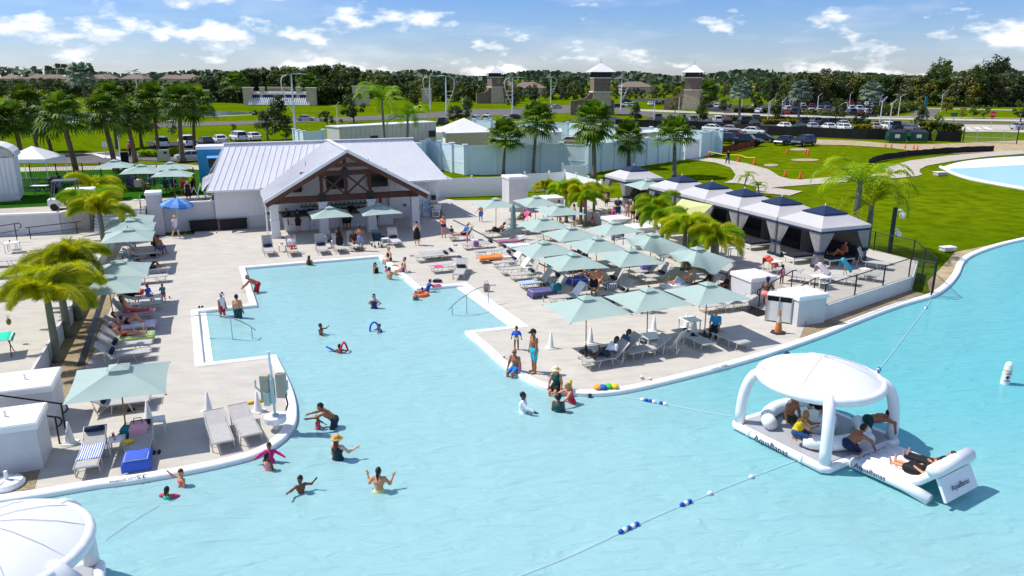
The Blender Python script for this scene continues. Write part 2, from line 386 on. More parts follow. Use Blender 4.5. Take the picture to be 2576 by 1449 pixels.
s=MB();s.sheet([Vector((p.x,p.y,.06))for p in uw[:-1]]);struct('upper_lagoon_water',s,m_uw)
s=MB();s.tube([Vector((p.x,p.y,.06))for p in catmull(ul[:7],5)],.2,8);struct('upper_lagoon_coping',s,m_cop)
# paths, roads, car parks
def flat(name,pts,m,z,closed_curve=False):
 P=[at(*p)for p in pts]
 if closed_curve:P=catmull(P+P[:1],4)[:-1]
 s=MB();s.sheet([Vector((p.x,p.y,z))for p in P]);return struct(name,s,m)
flat('garden_path',[('C',1690,1060),('C',1900,1045),('C',2120,1065),('C',2350,1105),('C',2576,1165),('D',60,1200),('D',110,1235),('D',220,1265),('D',330,1270),('D',700,1238),('D',1160,1210),('D',1195,1195),('D',1178,1165),('D',1210,1140),('D',1420,1080),('D',1800,1030),('D',2300,985),('D',2576,975),('D',2576,1010),('D',2200,1040),('D',1850,1085),('D',1600,1130),('D',1530,1165),('D',1525,1195),('D',1555,1218),('D',1500,1235),('D',1300,1255),('D',700,1300),('D',100,1345),('C',2576,1360),('C',2450,1340),('C',2300,1310),('C',2130,1300),('C',2220,1270),('C',2250,1220),('C',2200,1150),('C',2050,1100),('C',1850,1075)],m_path,.008)
flat('garden_path',[('D',-120,1352),('D',110,1360),('D',345,1388),('D',220,1432),('D',-120,1400)],m_path,.012)
flat('sand_track',[('D',470,865),('D',900,880),('D',1400,915),('D',2000,900),('D',2300,885),('D',2700,880),('D',2700,960),('D',2300,985),('D',1850,1010),('D',1420,975),('D',1200,950),('D',800,925),('D',480,915)],m_dirt,.006,True)
for c,rx,ry in((('D',315,967),100,12),(('D',370,1072),145,14),(('D',30,1125),75,14)):
 flat('bare_patch',[(c[0],c[1]+rx*math.cos(i*.524),c[2]+ry*math.sin(i*.524))for i in range(12)],m_dirt,.005)
flat('boulevard_road',[('A',1500,745),('A',2576,715),('B',0,705),('B',640,690),('B',1700,655),('B',2576,620),('C',580,605),('C',1050,590),('C',1050,612),('C',1400,640),('D',0,668),('D',1000,690),('D',2700,720),('D',2700,705),('D',1000,672),('D',0,655),('C',1500,600),('C',1180,560),('C',1000,520),('C',560,520),('C',100,545),('B',2576,560),('B',2100,560),('B',1700,600),('B',900,640),('B',0,668),('A',2576,680),('A',1500,700)],m_road,.006)
flat('cross_road',[('C',1200,575),('C',1500,590),('C',2576,632),('D',1000,660),('D',2700,690),('D',2700,668),('D',1000,642),('C',2576,618),('C',1560,572),('C',1250,560)],m_path,.01)
flat('side_road',[('D',1340,640),('D',1480,600),('D',1460,560),('D',1600,552),('D',1740,556),('D',1700,610),('D',1640,650)],m_road,.008)
flat('cross_road',[('D',1400,700),('D',1760,712),('D',2700,722),('D',2700,800),('D',2300,790),('D',2000,790),('D',1740,745)],m_path,.01)
flat('parking_lot',[('C',1150,470),('C',1500,500),('C',1560,525),('C',1560,470),('C',1300,450)],m_asph,.006)
flat('parking_lot',[('C',1940,560),('C',2100,600),('C',2576,606),('D',200,630),('D',1180,640),('D',1190,540),('D',700,505),('D',180,505),('C',2300,520),('C',1960,500)],m_asph,.006)
flat('parking_lot',[('C',1300,690),('C',2000,720),('C',2576,740),('D',0,735),('D',1200,780),('D',1900,800),('D',1900,740),('D',1000,690),('C',2000,655),('C',1400,640)],m_asph,.009)
flat('parking_lot',[('A',1460,890),('A',2576,890),('B',0,900),('B',0,990),('A',2576,1010),('A',2300,1100),('A',1400,1010),('A',1520,960)],m_asph,.006)
flat('access_road',[('A',130,1020),('A',900,1005),('A',1500,985),('A',2300,1040),('A',2300,1110),('A',1400,1075),('A',1350,1100),('A',900,1110),('A',130,1110)],m_road,.01)
flat('asphalt_patch',[('C',490,690),('C',760,620),('C',960,625),('C',1200,680),('C',1000,705)],m_asph,.02)
m_pond=water_mat('pond_water',(0,0,0),0,.6,(.10,.16,.22))
flat('pond',[('A',-200,545),('A',60,542),('A',290,570),('A',600,600),('A',1400,600),('A',1900,585),('A',2300,582),('A',2576,598),('A',2400,612),('A',1800,635),('A',1450,650),('A',900,690),('A',-200,695)],m_pond,.01,True)
for pts in([('A',250,706),('A',1500,655),('A',2576,616),('A',2576,620),('A',1500,664),('A',250,715)],[('A',130,1022),('A',900,1004),('A',1100,990),('A',1100,996),('A',900,1013),('A',130,1032)],[('D',1100,632),('D',2700,655),('D',2700,660),('D',1100,638)],[('C',1300,565),('C',2576,612),('D',1000,640),('D',1000,644),('C',2576,616),('C',1300,572)],[('D',1600,552),('D',2470,568),('D',2470,576),('D',1600,557)]):
 flat('kerb',pts,m_path,.03)
for k in range(7):
 flat('crosswalk_stripe',[('A',905+k*42,1004+k*6),('A',930+k*42,1003+k*6),('A',1060+k*42,1050+k*5),('A',1035+k*42,1052+k*5)],m_wmetal,.018)
for k in range(5):
 flat('crosswalk_stripe',[('D',1780+k*95,745),('D',1830+k*95,745),('D',1900+k*95,775),('D',1840+k*95,775)],m_wmetal,.018)
flat('bare_field',[('D',0,340),('D',230,345),('D',260,380),('D',60,390),('C',2400,370),('C',2400,330)],m_dirt,.02)
PL=2.0
m_walk=m_path
pl=MB();pts=[S(-0.5,59.9),S(-5.0,59.9),S(-5.6,58.6),S(-10,58.2),S(-30,60.5),S(-40,72),S(-32,92),S(-4,88),S(-0.5,84)]
pl.prism([(p.x,p.y)for p in pts],-.05,PL);struct('upper_walk',pl,m_path)
s=MB();s.sheet([S(-.5,63.5,PL+.012),S(-5.5,63.3,PL+.012),S(-10,61.9,PL+.012),S(-30,62.6,PL+.012),S(-40,72,PL+.012),S(-32,88,PL+.012),S(-4,84,PL+.012),S(-.5,80,PL+.012)]);struct('turf_lawn',s,m_turf)
TZ=.75
m_ter=m_deck
tr_=MB();pts=[S(26.8,57),S(26.8,31.0),S(26.0,29.0),S(26.0,27.2),S(25.55,26.0),S(33.8,28.5),S(37,31),S(36,58)]
tr_.prism([(p.x,p.y)for p in pts],-.05,TZ);ter=struct('right_terrace',tr_,[m_deck])
tl_=MB();pts=[S(-7,58.4),S(-7,27.9),S(-7.4,26.2),S(-7.4,23),S(-30,23),S(-40,58.4)]
tl_.prism([(p.x,p.y)for p in pts],-.05,TZ);struct('left_terrace',tl_,m_deck)
for nm,a,b,z in(('retaining_wall',(26.8,31.0),(26.8,57.0),TZ+.03),('retaining_wall',(-7,58.3),(-7,27.9),TZ+.03),('retaining_wall',(25.5,25.97),(33.8,28.47),TZ-.02),('retaining_wall',(33.8,28.47),(37,31),TZ-.02)):
 p,q=S(*a),S(*b);d=(q-p).normalized();n=Vector((d.y,-d.x,0))if nm and a[0]>0 and b[0]>a[0]+1 else Vector((-d.y,d.x,0))
 if a[0]==-7:n=EX
 if a[0]==26.8:n=-EX
 s=MB();s.prism([(p.x,p.y),(q.x,q.y),((q+n*.09).x,(q+n*.09).y),((p+n*.09).x,(p+n*.09).y)],-.05,z);struct(nm,s,m_stucco)
 # pavilion with the bar
m_roof=mat('white_metal_roof',(224,224,226),.42,.03,.7)
m_side=mat('white_board_siding',(226,227,228),.6,.03)
m_wood=mat('stained_timber',(92,56,42),.6,.2,4)
m_dark=mat('dark_screen',(14,16,20),.2,0)
m_dgrey=mat('dark_iron_plate',(44,46,50),.5,.05)
m_rail=m_black;m_cabg_=mat('groove_shade_grey',(120,120,122),.9,.05)  # wall core coloured dark so the gaps between boards read as shaded
pav=thing('pavilion','open white pavilion with metal roof, timber truss gable and bar inside','pavilion')
P3=lambda a,b,z:S(a,b,z)
def quadpanel(mb,p,q,r,s_,th=.03):
 n=(Vector(q)-Vector(p)).cross(Vector(s_)-Vector(p)).normalized()*th
 a=[Vector(x)for x in(p,q,r,s_)];b=[x-n for x in a]
 mb.add(a+b,[(0,1,2,3),(7,6,5,4),(0,4,5,1),(1,5,6,2),(2,6,7,3),(3,7,4,0)])
RZ,EZ,RB,EB=6.0,3.0,62.3,58.55
def seam_panels(parent,p0,p1,q0,q1,n,name='roof_panel',m=m_roof):
 for i in range(n):
  t0,t1=i/n,(i+1)/n
  a,b=p0.lerp(p1,t0),p0.lerp(p1,t1);c,d=q0.lerp(q1,t1),q0.lerp(q1,t0)
  mb=MB();quadpanel(mb,a,b,c,d)
  nn=(b-a).cross(d-a).normalized()
  mb.bar(a+nn*.015,d+nn*.015,.03,.035,up=nn)
  mb.build(name,m,parent)
seam_panels(pav,S(-.9,EB,EZ),S(3.2,EB,EZ),S(.7,RB,RZ),S(4.6,RB,RZ),9)
seam_panels(pav,S(3.2,EB,EZ),S(8.3,RB-.1,RZ-.03),S(4.6,RB,RZ),S(8.3,RB,RZ),8)
seam_panels(pav,S(8.5,RB-.1,RZ-.03),S(13.6,EB,EZ),S(8.5,RB,RZ),S(12.4,RB,RZ),8)
seam_panels(pav,S(13.6,EB,EZ),S(17.2,EB,EZ),S(12.4,RB,RZ),S(15.2,RB,RZ),8)
seam_panels(pav,S(17.2,66.1,EZ),S(-.9,66.1,EZ),S(15.2,RB,RZ),S(.7,RB,RZ),24)
for a0,a1,sg in((-.9,.72,-1),(17.2,15.18,1)):
 z1=4.5 if sg<0 else 4.3
 f=(z1-EZ)/(RZ-EZ);b0,b1=EB+(RB-EB)*f,66.1-(66.1-RB)*f
 A_,B_=S(a0-.25*0+sg*.3,EB,EZ),S(a0+sg*.3,66.1,EZ);C_,D_=S(a1,b1,z1),S(a1,b0,z1)
 if sg<0:A_,B_,C_,D_=B_,A_,D_,C_
 seam_panels(pav,A_,B_,C_,D_,16)
 mb=MB();mb.add([S(a1,b0,z1),S(a1,b1,z1),S(a1,RB,RZ-.02)],[(0,1,2),(2,1,0)]);mb.build('gable_end',m_side,pav)
mb=MB();mb.bar(S(.5,RB,RZ+.03),S(15.4,RB,RZ+.03),.34,.06);mb.build('ridge_cap',m_roof,pav)
GA0,GA1,GAM,GB,GZ0,GZ1=2.75,14.05,8.4,53.0,2.72,5.95
seam_panels(pav,S(GA0,EB-.4+.1,GZ0+.1),S(GA0,GB,GZ0+.1),S(GAM,RB,GZ1+.1),S(GAM,GB,GZ1+.1),26)
seam_panels(pav,S(GA1,GB,GZ0+.1),S(GA1,EB-.3,GZ0+.1),S(GAM,GB,GZ1+.1),S(GAM,RB,GZ1+.1),26)
mb=MB();mb.bar(S(GAM,GB-.05,GZ1+.15),S(GAM,RB,GZ1+.15),.3,.05);mb.build('ridge_cap',m_roof,pav)
for sg,a0 in((1,GA0),(-1,GA1)):
 mb=MB();mb.bar(S(a0-.1*sg,GB-.04,GZ0+.06),S(GAM,GB-.04,GZ1+.08),.1,.2);mb.build('rake_trim',m_wmetal,pav)
 mb=MB();mb.bar(S(a0+.05*sg,GB+.12,GZ0-.16),S(GAM,GB+.12,GZ1-.18),.22,.34);mb.build('truss_rafter',m_wood,pav)
 mb=MB();mb.bar(S(a0+.05*sg,GB+.05,GZ0+.0),S(a0+.05*sg,EB-.3,GZ0+.0),.1,.16);mb.build('gutter',m_wmetal,pav)
TB=54.8
mb=MB();mb.bar(S(3.1,TB,2.58),S(13.75,TB,2.58),.32,.42);mb.build('tie_beam',m_wood,pav)
mb=MB();mb.bar(S(5.35,TB,4.32),S(11.45,TB,4.32),.26,.32);mb.build('collar_beam',m_wood,pav)
mb=MB();mb.bar(S(6.9,TB-1.2,5.0),S(9.9,TB-1.2,5.0),.24,.26);mb.build('collar_beam',m_wood,pav)
for a in(6.75,8.45,10.2):
 mb=MB();mb.bar(S(a,TB,2.7),S(a,TB,5.3 if a==8.45 else 4.3),.2,.2);mb.build('truss_post',m_wood,pav)
 mb=MB();mb.box(-.22,.22,-.24,.24,-.3,.3);mb.xform(Matrix.Translation(S(a,TB,2.62 if a!=8.45 else 4.3))@Matrix.Rotation(SA,4,'Z'));mb.build('iron_plate',m_dgrey,pav)
for p,q in(((6.8,2.8),(8.4,4.2)),((8.4,2.8),(6.8,4.2)),((8.5,2.8),(10.1,4.2)),((10.1,2.8),(8.5,4.2))):
 mb=MB();mb.bar(S(p[0],TB+.02*(p[1]-q[1]),p[1]),S(q[0],TB,q[1]),.13,.13);mb.build('truss_brace',m_wood,pav)
for a in(3.4,6.75,10.2,13.45):
 mb=MB();T=Matrix.Translation(S(a,TB,0))@Matrix.Rotation(SA,4,'Z')
 mb.box(-.29,.29,-.29,.29,0,1.15,0,T);mb.box(-.32,.32,-.32,.32,1.15,1.24,0,T);mb.box(-.27,.27,-.27,.27,1.24,2.2,0,T);mb.box(-.33,.33,-.33,.33,2.2,2.37,0,T);mb.box(-.34,.34,-.34,.34,0,.3,0,T)
 mb.build('pillar',m_side,pav)
def board_wall(parent,a0,a1,b,z0,z1,n,m=m_side,nrm=-1,zt=None):
 for i in range(n):
  x0=a0+(a1-a0)*i/n;x1=a0+(a1-a0)*(i+1)/n;mb=MB()
  T=Matrix.Rotation(SA,4,'Z');zz=zt((x0+x1)/2)if zt else z1
  mb.box(min(x0,x1)+.012,max(x0,x1)-.018,b-.04,b+.04,z0,zz,0,T);mb.box(x0-.035,x0+.035,b-.065,b-.04,z0,zz,0,T)
  mb.build('wall_board',m,parent)
gz=lambda a:min(5.6,GZ0+(GZ1-GZ0)*(1-abs(a-GAM)/(GAM-GA0))-.15)
board_wall(pav,-.4,3.0,59.2,.9,3.05,9)
board_wall(pav,3.0,13.9,59.2,1.1,0,26,zt=lambda a:max(3.0,gz(a)))
board_wall(pav,13.9,16.5,59.2,.9,3.05,7)
mb=MB();T=Matrix.Rotation(SA,4,'Z');mb.box(-.36,16.46,59.26,65.6,0,2.98,0,T);mb.build('wall_core',m_cabg_,pav)
mb=MB();mb.box(-.45,16.55,59.1,59.255,0,.9,0,T);mb.build('wall_base',m_stucco,pav)
mb=MB();mb.bar(S(-.95,EB-.05,EZ-.06),S(2.8,EB-.05,EZ-.06),.14,.14);mb.build('gutter',m_wmetal,pav)
mb=MB();mb.bar(S(13.9,EB-.05,EZ-.06),S(17.5,EB-.05,EZ-.06),.14,.14);mb.build('gutter',m_wmetal,pav)
mb=MB();mb.tube([S(2.78,53.2,2.7),S(2.75,53.4,2.5),S(2.85,54.7,2.2),S(2.85,54.75,.1)],.05,8);mb.build('downspout',m_wmetal,pav)
bar=thing('bar_counter','long bar counter with dark top under the pavilion roof','counter')
mb=MB();mb.box(4.2,12.2,56.7,57.0,0,1.05,0,T);mb.box(4.2,4.5,57.0,58.9,0,1.05,0,T);mb.build('counter_front',m_side,bar)
mb=MB();mb.box(4.05,12.35,56.45,57.2,1.06,1.12,0,T);mb.box(4.05,4.75,57.2,58.9,1.06,1.12,0,T);mb.build('counter_top',m_dgrey,bar)
bs=thing('back_shelf','dark back shelf lined with bottles behind the bar','shelf')
mb=MB();mb.box(5.2,11.6,58.75,59.05,0,1.0,0,T);mb.box(5.6,11.2,58.85,59.1,1.35,1.39,0,T);mb.build('shelf_body',m_dgrey,bs)
mbt=mat('bottle_glass',(60,90,60),.15,.5,30)
for i in range(34):
 mb=MB();h=random.uniform(.22,.34);mb.lathe([(.04,0),(.04,h*.6),(.015,h*.75),(.015,h)],6,c=S(5.7+i*.16,58.93,1.0 if i%2 else 1.39));mb.build('bottle',mbt,bs)
for i,(a,lab)in enumerate(((5.0,'leftmost of the three black screens under the pavilion gable'),(8.45,'middle one of the three black screens under the pavilion gable'),(11.6,'rightmost of the three black screens under the pavilion gable'))):
 mb=MB();b_=59.02;mb.box(a-.75,a+.75,b_-.08,b_,2.65 if i!=0 else 2.55,3.65 if i!=0 else 3.5,0,T);o=thing('wall_screen',lab,'screen',group='screens above the bar');mb.build('screen_panel',m_dark,o)
 mb=MB();z0_,z1_=(2.55,3.5)if i==0 else(2.65,3.65)
 for q in((a-.79,a-.75,z0_-.04,z1_+.04),(a+.75,a+.79,z0_-.04,z1_+.04),(a-.75,a+.75,z0_-.04,z0_),(a-.75,a+.75,z1_,z1_+.04)):mb.box(q[0],q[1],b_-.1,b_,q[2],q[3],0,T)
 mb.build('bezel',m_black,o)
for i,(a,lab)in enumerate(((6.0,'ceiling fan hanging left of the truss centre post'),(10.6,'ceiling fan hanging right of the truss centre post'))):
 f=thing('ceiling_fan',lab,'fan',S(a,57,4.1));mb=MB();mb.lathe([(.1,-.08),(.13,0),(.06,.1),(.02,.12),(.02,.9)],8);mb.build('motor',m_black,f)
 for k in range(5):
  mb=MB();c_,s_=math.cos(k*1.2566),math.sin(k*1.2566);mb.bar((.1*c_,.1*s_,0),(.65*c_,.65*s_,.02),.13,.015);mb.build('blade',m_black,f)
d=thing('wall_door','white louvered door at the right end of the porch wall','door');mb=MB();mb.box(12.55,13.45,59.02,59.1,0,2.1,0,T);mb.build('leaf',m_white,d)
mb=MB();mb.box(12.45,12.55,59.0,59.1,0,2.2,0,T);mb.box(13.45,13.55,59.0,59.1,0,2.2,0,T);mb.build('door_frame',m_side,d)
for k in range(6):
 mb=MB();mb.box(12.68,13.32,59.0,59.02,.25+k*.13,.33+k*.13,0,T);mb.build('louver',m_side,d)
fe=thing('fire_extinguisher','red fire extinguisher cabinet on the porch wall','extinguisher');mb=MB();mb.lathe([(.09,0),(.1,.05),(.1,.42),(.04,.5),(.04,.56)],8,c=S(11.75,58.98,1.25));mb.build('cylinder',mat('red_paint',(170,24,26),.4,.05),fe)
mb=MB();mb.bar(S(11.7,58.98,1.83),S(11.85,58.98,1.83),.03,.05);mb.build('handle',m_black,fe)
ws=thing('wet_floor_sign','yellow folding wet floor sign on the porch','sign',S(11.9,58.3),SA)
my=mat('yellow_plastic',(226,190,20),.5,.05)
for sg in(-1,1):
 mb=MB();quadpanel(mb,(-.17,sg*.16,0),(.17,sg*.16,0),(.12,sg*.02,.72),(-.12,sg*.02,.72),.02);mb.build('panel',my,ws)
m_wick=mat('dark_wicker',(34,30,30),.7,.3,40,bump=.6,bscale=60)
for(x0,x1,y),lab in(((1940,2180,585),'black wicker deck chest under the blue parasol wall'),((2230,2475,570),'black wicker deck chest with dark bags on top, nearer the pavilion')):
 p=at('E',(x0+x1)/2,y+15);t=thing('deck_chest',lab,'chest',p,SA);mb=MB();mb.box(-.95,.95,-.35,.35,.06,.72);mb.build('body',m_wick,t);mb=MB();mb.box(-1,1,-.39,.39,.725,.79);mb.build('lid',m_wick,t)
p=at('E',2390,555);t=thing('duffel_bag','black duffel bag on the deck chest nearer the pavilion','bag',(p.x,p.y+.1,.79),SA);mb=MB();mb.sph((0,0,.2),.62,.24,.2,12,8);mb.build('body',m_black,t,True);mb=MB();mb.tube([(-.2,0,.36),(-.15,0,.52),(.15,0,.52),(.2,0,.36)],.02,5);mb.build('handle',m_black,t)
p=at('E',2125,575);t=thing('board_game','blue and green float mat on the deck chest under the parasol wall','mat',(p.x,p.y+.15,.79),SA);mb=MB();mb.box(-.35,.35,-.12,.12,0,.04);mb.build('mat_body',mat('teal_foam',(40,150,170),.6,.2,6),t)
sh_=thing('outdoor_shower','chrome outdoor shower head on the right end wall','shower');mc=mat('chrome',(190,194,198),.2,0,metal=.9)
q=S(15.3,59.0,0);mb=MB();mb.tube([q+Vector((0,0,2.2)),q-EY*.3+Vector((0,0,2.35)),q-EY*.34+Vector((0,0,2.75)),q-EY*.45+EX*.12+Vector((0,0,2.75)),q-EY*.45+EX*.16+Vector((0,0,2.3))],.025,8);mb.build('pipe',mc,sh_);mb=MB();mb.lathe([(.03,.1),(.1,0),(.1,-.02)],10,c=q-EY*.45+EX*.16+Vector((0,0,2.2)));mb.build('shower_head',mc,sh_)
sb_=thing('spine_board','tan rescue board with navy head pad leaning on the wall','rescue board',S(16.0,58.55),SA);mt=mat('tan_plastic',(206,190,164),.6,.05)
mb=MB();quadpanel(mb,(-.24,-.12,0),(.24,-.12,0),(.26,.3,1.9),(-.26,.3,1.9),.06);mb.build('board',mt,sb_);mb=MB();mb.bar((0,.14,1.35),(0,.22,1.72),.36,.14,up=Vector((0,-1,.2)));mb.build('head_pad',mat('navy_foam',(16,32,66),.7,.1),sb_)
for k,z in enumerate((.45,.75,1.1)):
 mb=MB();mb.bar((-.3,-.14+z*.22,z),(.3,-.14+z*.22,z),.03,.06);mb.build('strap',m_black,sb_)
sg_=thing('reserved_sign','white A-frame sign with blue lettering beside the wheelchair','sign',at('F',1720,458),SA)
mlt=mat('pale_blue_board',(196,214,232),.5,.03);mnv=mat('navy_print',(20,60,120),.6,0)
mb=MB();quadpanel(mb,(-.36,-.2,.02),(.36,-.2,.02),(.33,.05,1.35),(-.33,.05,1.35),.03);mb.build('front_panel',mlt,sg_);mb=MB();quadpanel(mb,(.36,.35,.02),(-.36,.35,.02),(-.33,.08,1.35),(.33,.08,1.35),.03);mb.build('back_panel',mlt,sg_)
for k,(tx,z)in enumerate((('Area',1.12),('Reserved',.94),('for:',.78),('PRIVATE',.6),('EVENT',.44))):
 yy=-.2+.25*(z/1.33)-.006;text_mesh(tx,.19 if k<2 else .16,'lettering',mnv,sg_,frame((1,0,0),(0,.185,.98),(0,yy,z)))
wc=thing('pool_wheelchair','white plastic pool wheelchair by the end wall','wheelchair',at('F',1820,470),SA-.5)
mb=MB();mb.tube([(-.28,.25,.05),(-.28,.25,1.15),(.28,.25,1.15),(.28,.25,.05)],.03,6);mb.tube([(-.28,.25,.72),(-.28,-.3,.72),(-.28,-.3,.1)],.03,6);mb.tube([(.28,.25,.72),(.28,-.3,.72),(.28,-.3,.1)],.03,6);mb.build('frame',m_wmetal,wc)
mb=MB();mb.box(-.26,.26,-.3,.25,.48,.54);mb.build('seat',m_white,wc);mb=MB();mb.box(-.24,.24,.2,.25,.58,1.0);mb.build('backrest',m_white,wc);mb=MB();mb.box(-.25,.25,-.55,-.35,.12,.16);mb.build('footrest',m_white,wc)
for sx in(-.36,.36):
 mb=MB();mb.tube([(sx,.05+.32*math.cos(a*.3927),.32+.32*math.sin(a*.3927))for a in range(16)],.025,6,closed=True)
 for a in range(8):mb.bar((sx,.05,.32),(sx,.05+.31*math.cos(a*.785),.32+.31*math.sin(a*.785)),.012,.012)
 mb.build('wheel',m_black,wc)
 mb=MB();mb.lathe([(.06,-.02),(.08,0),(.06,.02)],8);mb.xform(Matrix.Translation((sx*.75,-.5,.08))@Matrix.Rotation(math.pi/2,4,'Y'));mb.build('caster',m_black,wc)
m_alu=mat('brushed_aluminium',(176,180,182),.35,.04,metal=.5)
def stool_proto():
 t=thing('bar_stool','x','stool')
 for sx in(-.2,.2):
  for sy in(-.2,.2):
   mb=MB();mb.tube([(sx,sy,0),(sx*.9,sy*.9,.75)],.018,5);mb.build('leg',m_alu,t)
 mb=MB();mb.box(-.21,.21,-.21,.21,.75,.79);mb.build('seat',m_dgrey,t)
 mb=MB();mb.tube([(-.19,-.19,.76),(-.2,-.22,1.12),(.2,-.22,1.12),(.19,-.19,.76)],.018,5);mb.build('back_frame',m_alu,t);mb=MB();mb.box(-.18,.18,-.23,-.2,.9,1.1);mb.build('backrest',m_dgrey,t)
 mb=MB();mb.tube([(-.19,-.19,.3),(.19,-.19,.3),(.19,.19,.3),(-.19,.19,.3)],.013,5,closed=True);mb.build('foot_ring',m_alu,t);return t
st0=stool_proto()
for i,(x,y,l)in enumerate(((320,600,'left of the bar, with a woman sitting on it'),(560,590,'between the first pillar gap and the first porch umbrella'),(820,555,'just right of the second pillar'),(1090,540,'with a blue seat edge left of the third pillar'),(1340,520,'right of the third pillar behind the second umbrella'))):
 p=at('F',x,y);lab='metal bar stool '+l
 if i==0:st0.location=p;st0.rotation_euler[2]=SA;st0['label']=lab;st0['group']='stools at the bar'
 else:dup(st0,p,SA+.2*i,lab)
 # masonry blocks, walls and stairs round the pool
def block(label,a0,a1,b0,b1,z1,z0=0.0,pin=True):
 t=thing('plaster_block',label,'plaster block');mb=MB();T=Matrix.Rotation(SA,4,'Z')
 mb.box(a0+.06,a1-.06,b0+.06,b1-.06,z0-.02,z1-.2,0,T);mb.build('body',m_stucco,t)
 mb=MB();mb.box(a0,a1,b0,b1,z1-.2,z1-.03,0,T);mb.box(a0+.03,a1-.03,b0+.03,b1-.03,z1-.03,z1,0,T);mb.build('cap',m_white,t)
 if pin:mb=MB();mb.lathe([(.035,0),(.035,.2)],8,c=S((a0+a1)/2,(b0+b1)/2,z1));mb.build('stub_pipe',m_white,t)
 return t
block('white plaster block beside the stairs, nearest the lower left corner',-7.35,-5.5,23.2,24.75,1.5)
block('white plaster block behind the lower left stairs rail',-7.4,-5.6,26.1,27.9,1.5)
block('white plaster block beside the trash bins and chain link fence',23.8,25.5,25.65,27.15,1.42)
block('white plaster block left of the terrace stairs with the pink shorts man',23.85,25.4,29.05,30.75,1.42)
block('white plaster block right of the middle terrace stairs under the umbrellas',24.9,26.5,42.0,43.6,1.45)
block('white plaster block left of the middle terrace stairs',24.9,26.5,45.3,46.9,1.45)
block('white plaster block at the far terrace stairs by the fence, lower one',24.4,26.0,55.2,57.0,1.5)
block('tall white plaster pillar block in front of the white fence',22.4,24.2,58.5,60.3,2.9,pin=False)
block('white plaster gate pillar at the wall beside the blue parasol',-5.0,-3.9,58.7,60.1,3.05,pin=False)
block('white plaster gate pillar among the yellow palms, upper left',-10.2,-8.3,60.2,61.6,3.3,pin=False)
block('low white plaster curb block left of the near planter palms',-7.6,-6.9,28.0,29.3,1.0,.3,pin=False)
def wall(label,pts,z0,z1,th=.3,cap=True):
 t=thing('plaster_wall',label,'wall');mb=MB();mc_=MB()
 for i in range(len(pts)-1):
  p,q=S(*pts[i]),S(*pts[i+1]);dd=(q-p).normalized()*.03*(i>0)
  mb.bar(p-dd+Vector((0,0,(z0+z1)/2-.06)),q+Vector((0,0,(z0+z1)/2-.06)),th,z1-z0-.12)
  mc_.bar(p-dd*4+Vector((0,0,z1-.058)),q+Vector((0,0,z1-.058)),th+.1,.116)
 mb.build('body',m_stucco,t);mc_.build('cap',m_white,t)
wall('long white retaining wall with cap at the far left behind the ramp rail',[(-30,60.2),(-13.9,58.2),(-10.2,57.75),(-8.6,59.6)],TZ,2.2)
wall('grey white retaining wall joining the pavilion, behind the deck chests',[(-5.0,59.6),(-.4,59.55)],0,2.15)
def stairs(label,a0,a1,b0,b1,z,n):
 t=thing('stairs',label,'stairs');T=Matrix.Rotation(SA,4,'Z')
 for i in range(n):
  x0=a0+(a1-a0)*i/n;mb=MB();mb.box(min(x0,a1),max(x0,a1),b0,b1,z*i/n-(.02 if i==0 else 0),z*(i+1)/n-(.004 if i==n-1 else 0),0,T);mb.build('step',m_stucco,t)
stairs('concrete stairs up to the cabana terrace between two plaster blocks',24.5,26.0,27.2,29.0,TZ,5)
stairs('concrete stairs in the middle of the terrace front',25.2,26.8,43.65,45.25,TZ,5)
stairs('concrete stairs between the two lower left blocks',-5.9,-7.4,24.8,26.05,TZ,5)
t=thing('stairs','wide steps from the pool deck to the upper walk past the gate pillar','stairs');T=Matrix.Rotation(SA,4,'Z')
for i in range(10):
 mb=MB();mb.box(-8.2,-5.05,56.2+i*.26,58.9,.2*i,.2*(i+1)-(.005 if i==9 else 0),0,T);mb.build('step',m_stucco,t)
def rail(label,pts,posts,r=.028,cat='handrail',m=m_black,mid=False,curl=True):
 t=thing('handrail',label,cat);pts=[Vector(p)for p in pts];mb=MB();mb.tube(pts,r,7);mb.build('rail',m,t)
 if curl:
  e=pts[-1];d=(pts[-1]-pts[-2]);d.z=0;d=d.normalized()if d.length else EX;mb=MB();mb.tube([e+d*(.16*math.sin(k*.45))+Vector((0,0,-.16+.16*math.cos(k*.45)))for k in range(8)],r,7);mb.build('return_loop',m,t)
 for p,z in posts:
  p=Vector(p);mb=MB();mb.tube([p,Vector((p.x,p.y,z))],r,7);mb.build('post',m,t)
 if mid:mb=MB();mb.tube([p-Vector((0,0,.45))for p in pts],r*.8,6);mb.build('mid_rail',m,t)
def stair_rail(label,a_top,a_bot,b,zt,curl=True):
 tp,bt=S(a_top,b,zt+.9),S(a_bot,b,.9);rail(label,[S(a_top+(.25 if a_top>a_bot else-.25),b,zt+.9),tp,bt],[(S(a_top,b,zt),zt+.9),(S(a_bot,b,0),.9)],curl=curl)
stair_rail('black stair handrail left of the pink shorts man',26.2,24.3,28.9,TZ)
stair_rail('black stair handrail behind the trash bins',26.2,24.3,27.35,TZ)
stair_rail('black handrail at the middle terrace stairs, nearer the camera',27,25,43.75,TZ);stair_rail('black handrail at the middle terrace stairs, farther one',27,25,45.15,TZ)
stair_rail('black handrail of the lower left stairs, farther from the camera',-7.6,-5.4,25.95,TZ);stair_rail('black handrail of the lower left stairs, nearer the camera',-7.6,-5.4,24.9,TZ)
stair_rail('black handrail at the far terrace stairs beside the tall plaster pillar',26.6,24.2,57.4,TZ)
rail('black ramp railing along the far left retaining wall',[S(-24,56.4,1.35),S(-16,55.9,1.45),S(-12.2,55.6,1.95)],[(S(-20,56.1,TZ),1.4),(S(-15.8,55.9,TZ),1.48),(S(-12.4,55.6,TZ),1.93)],mid=True)
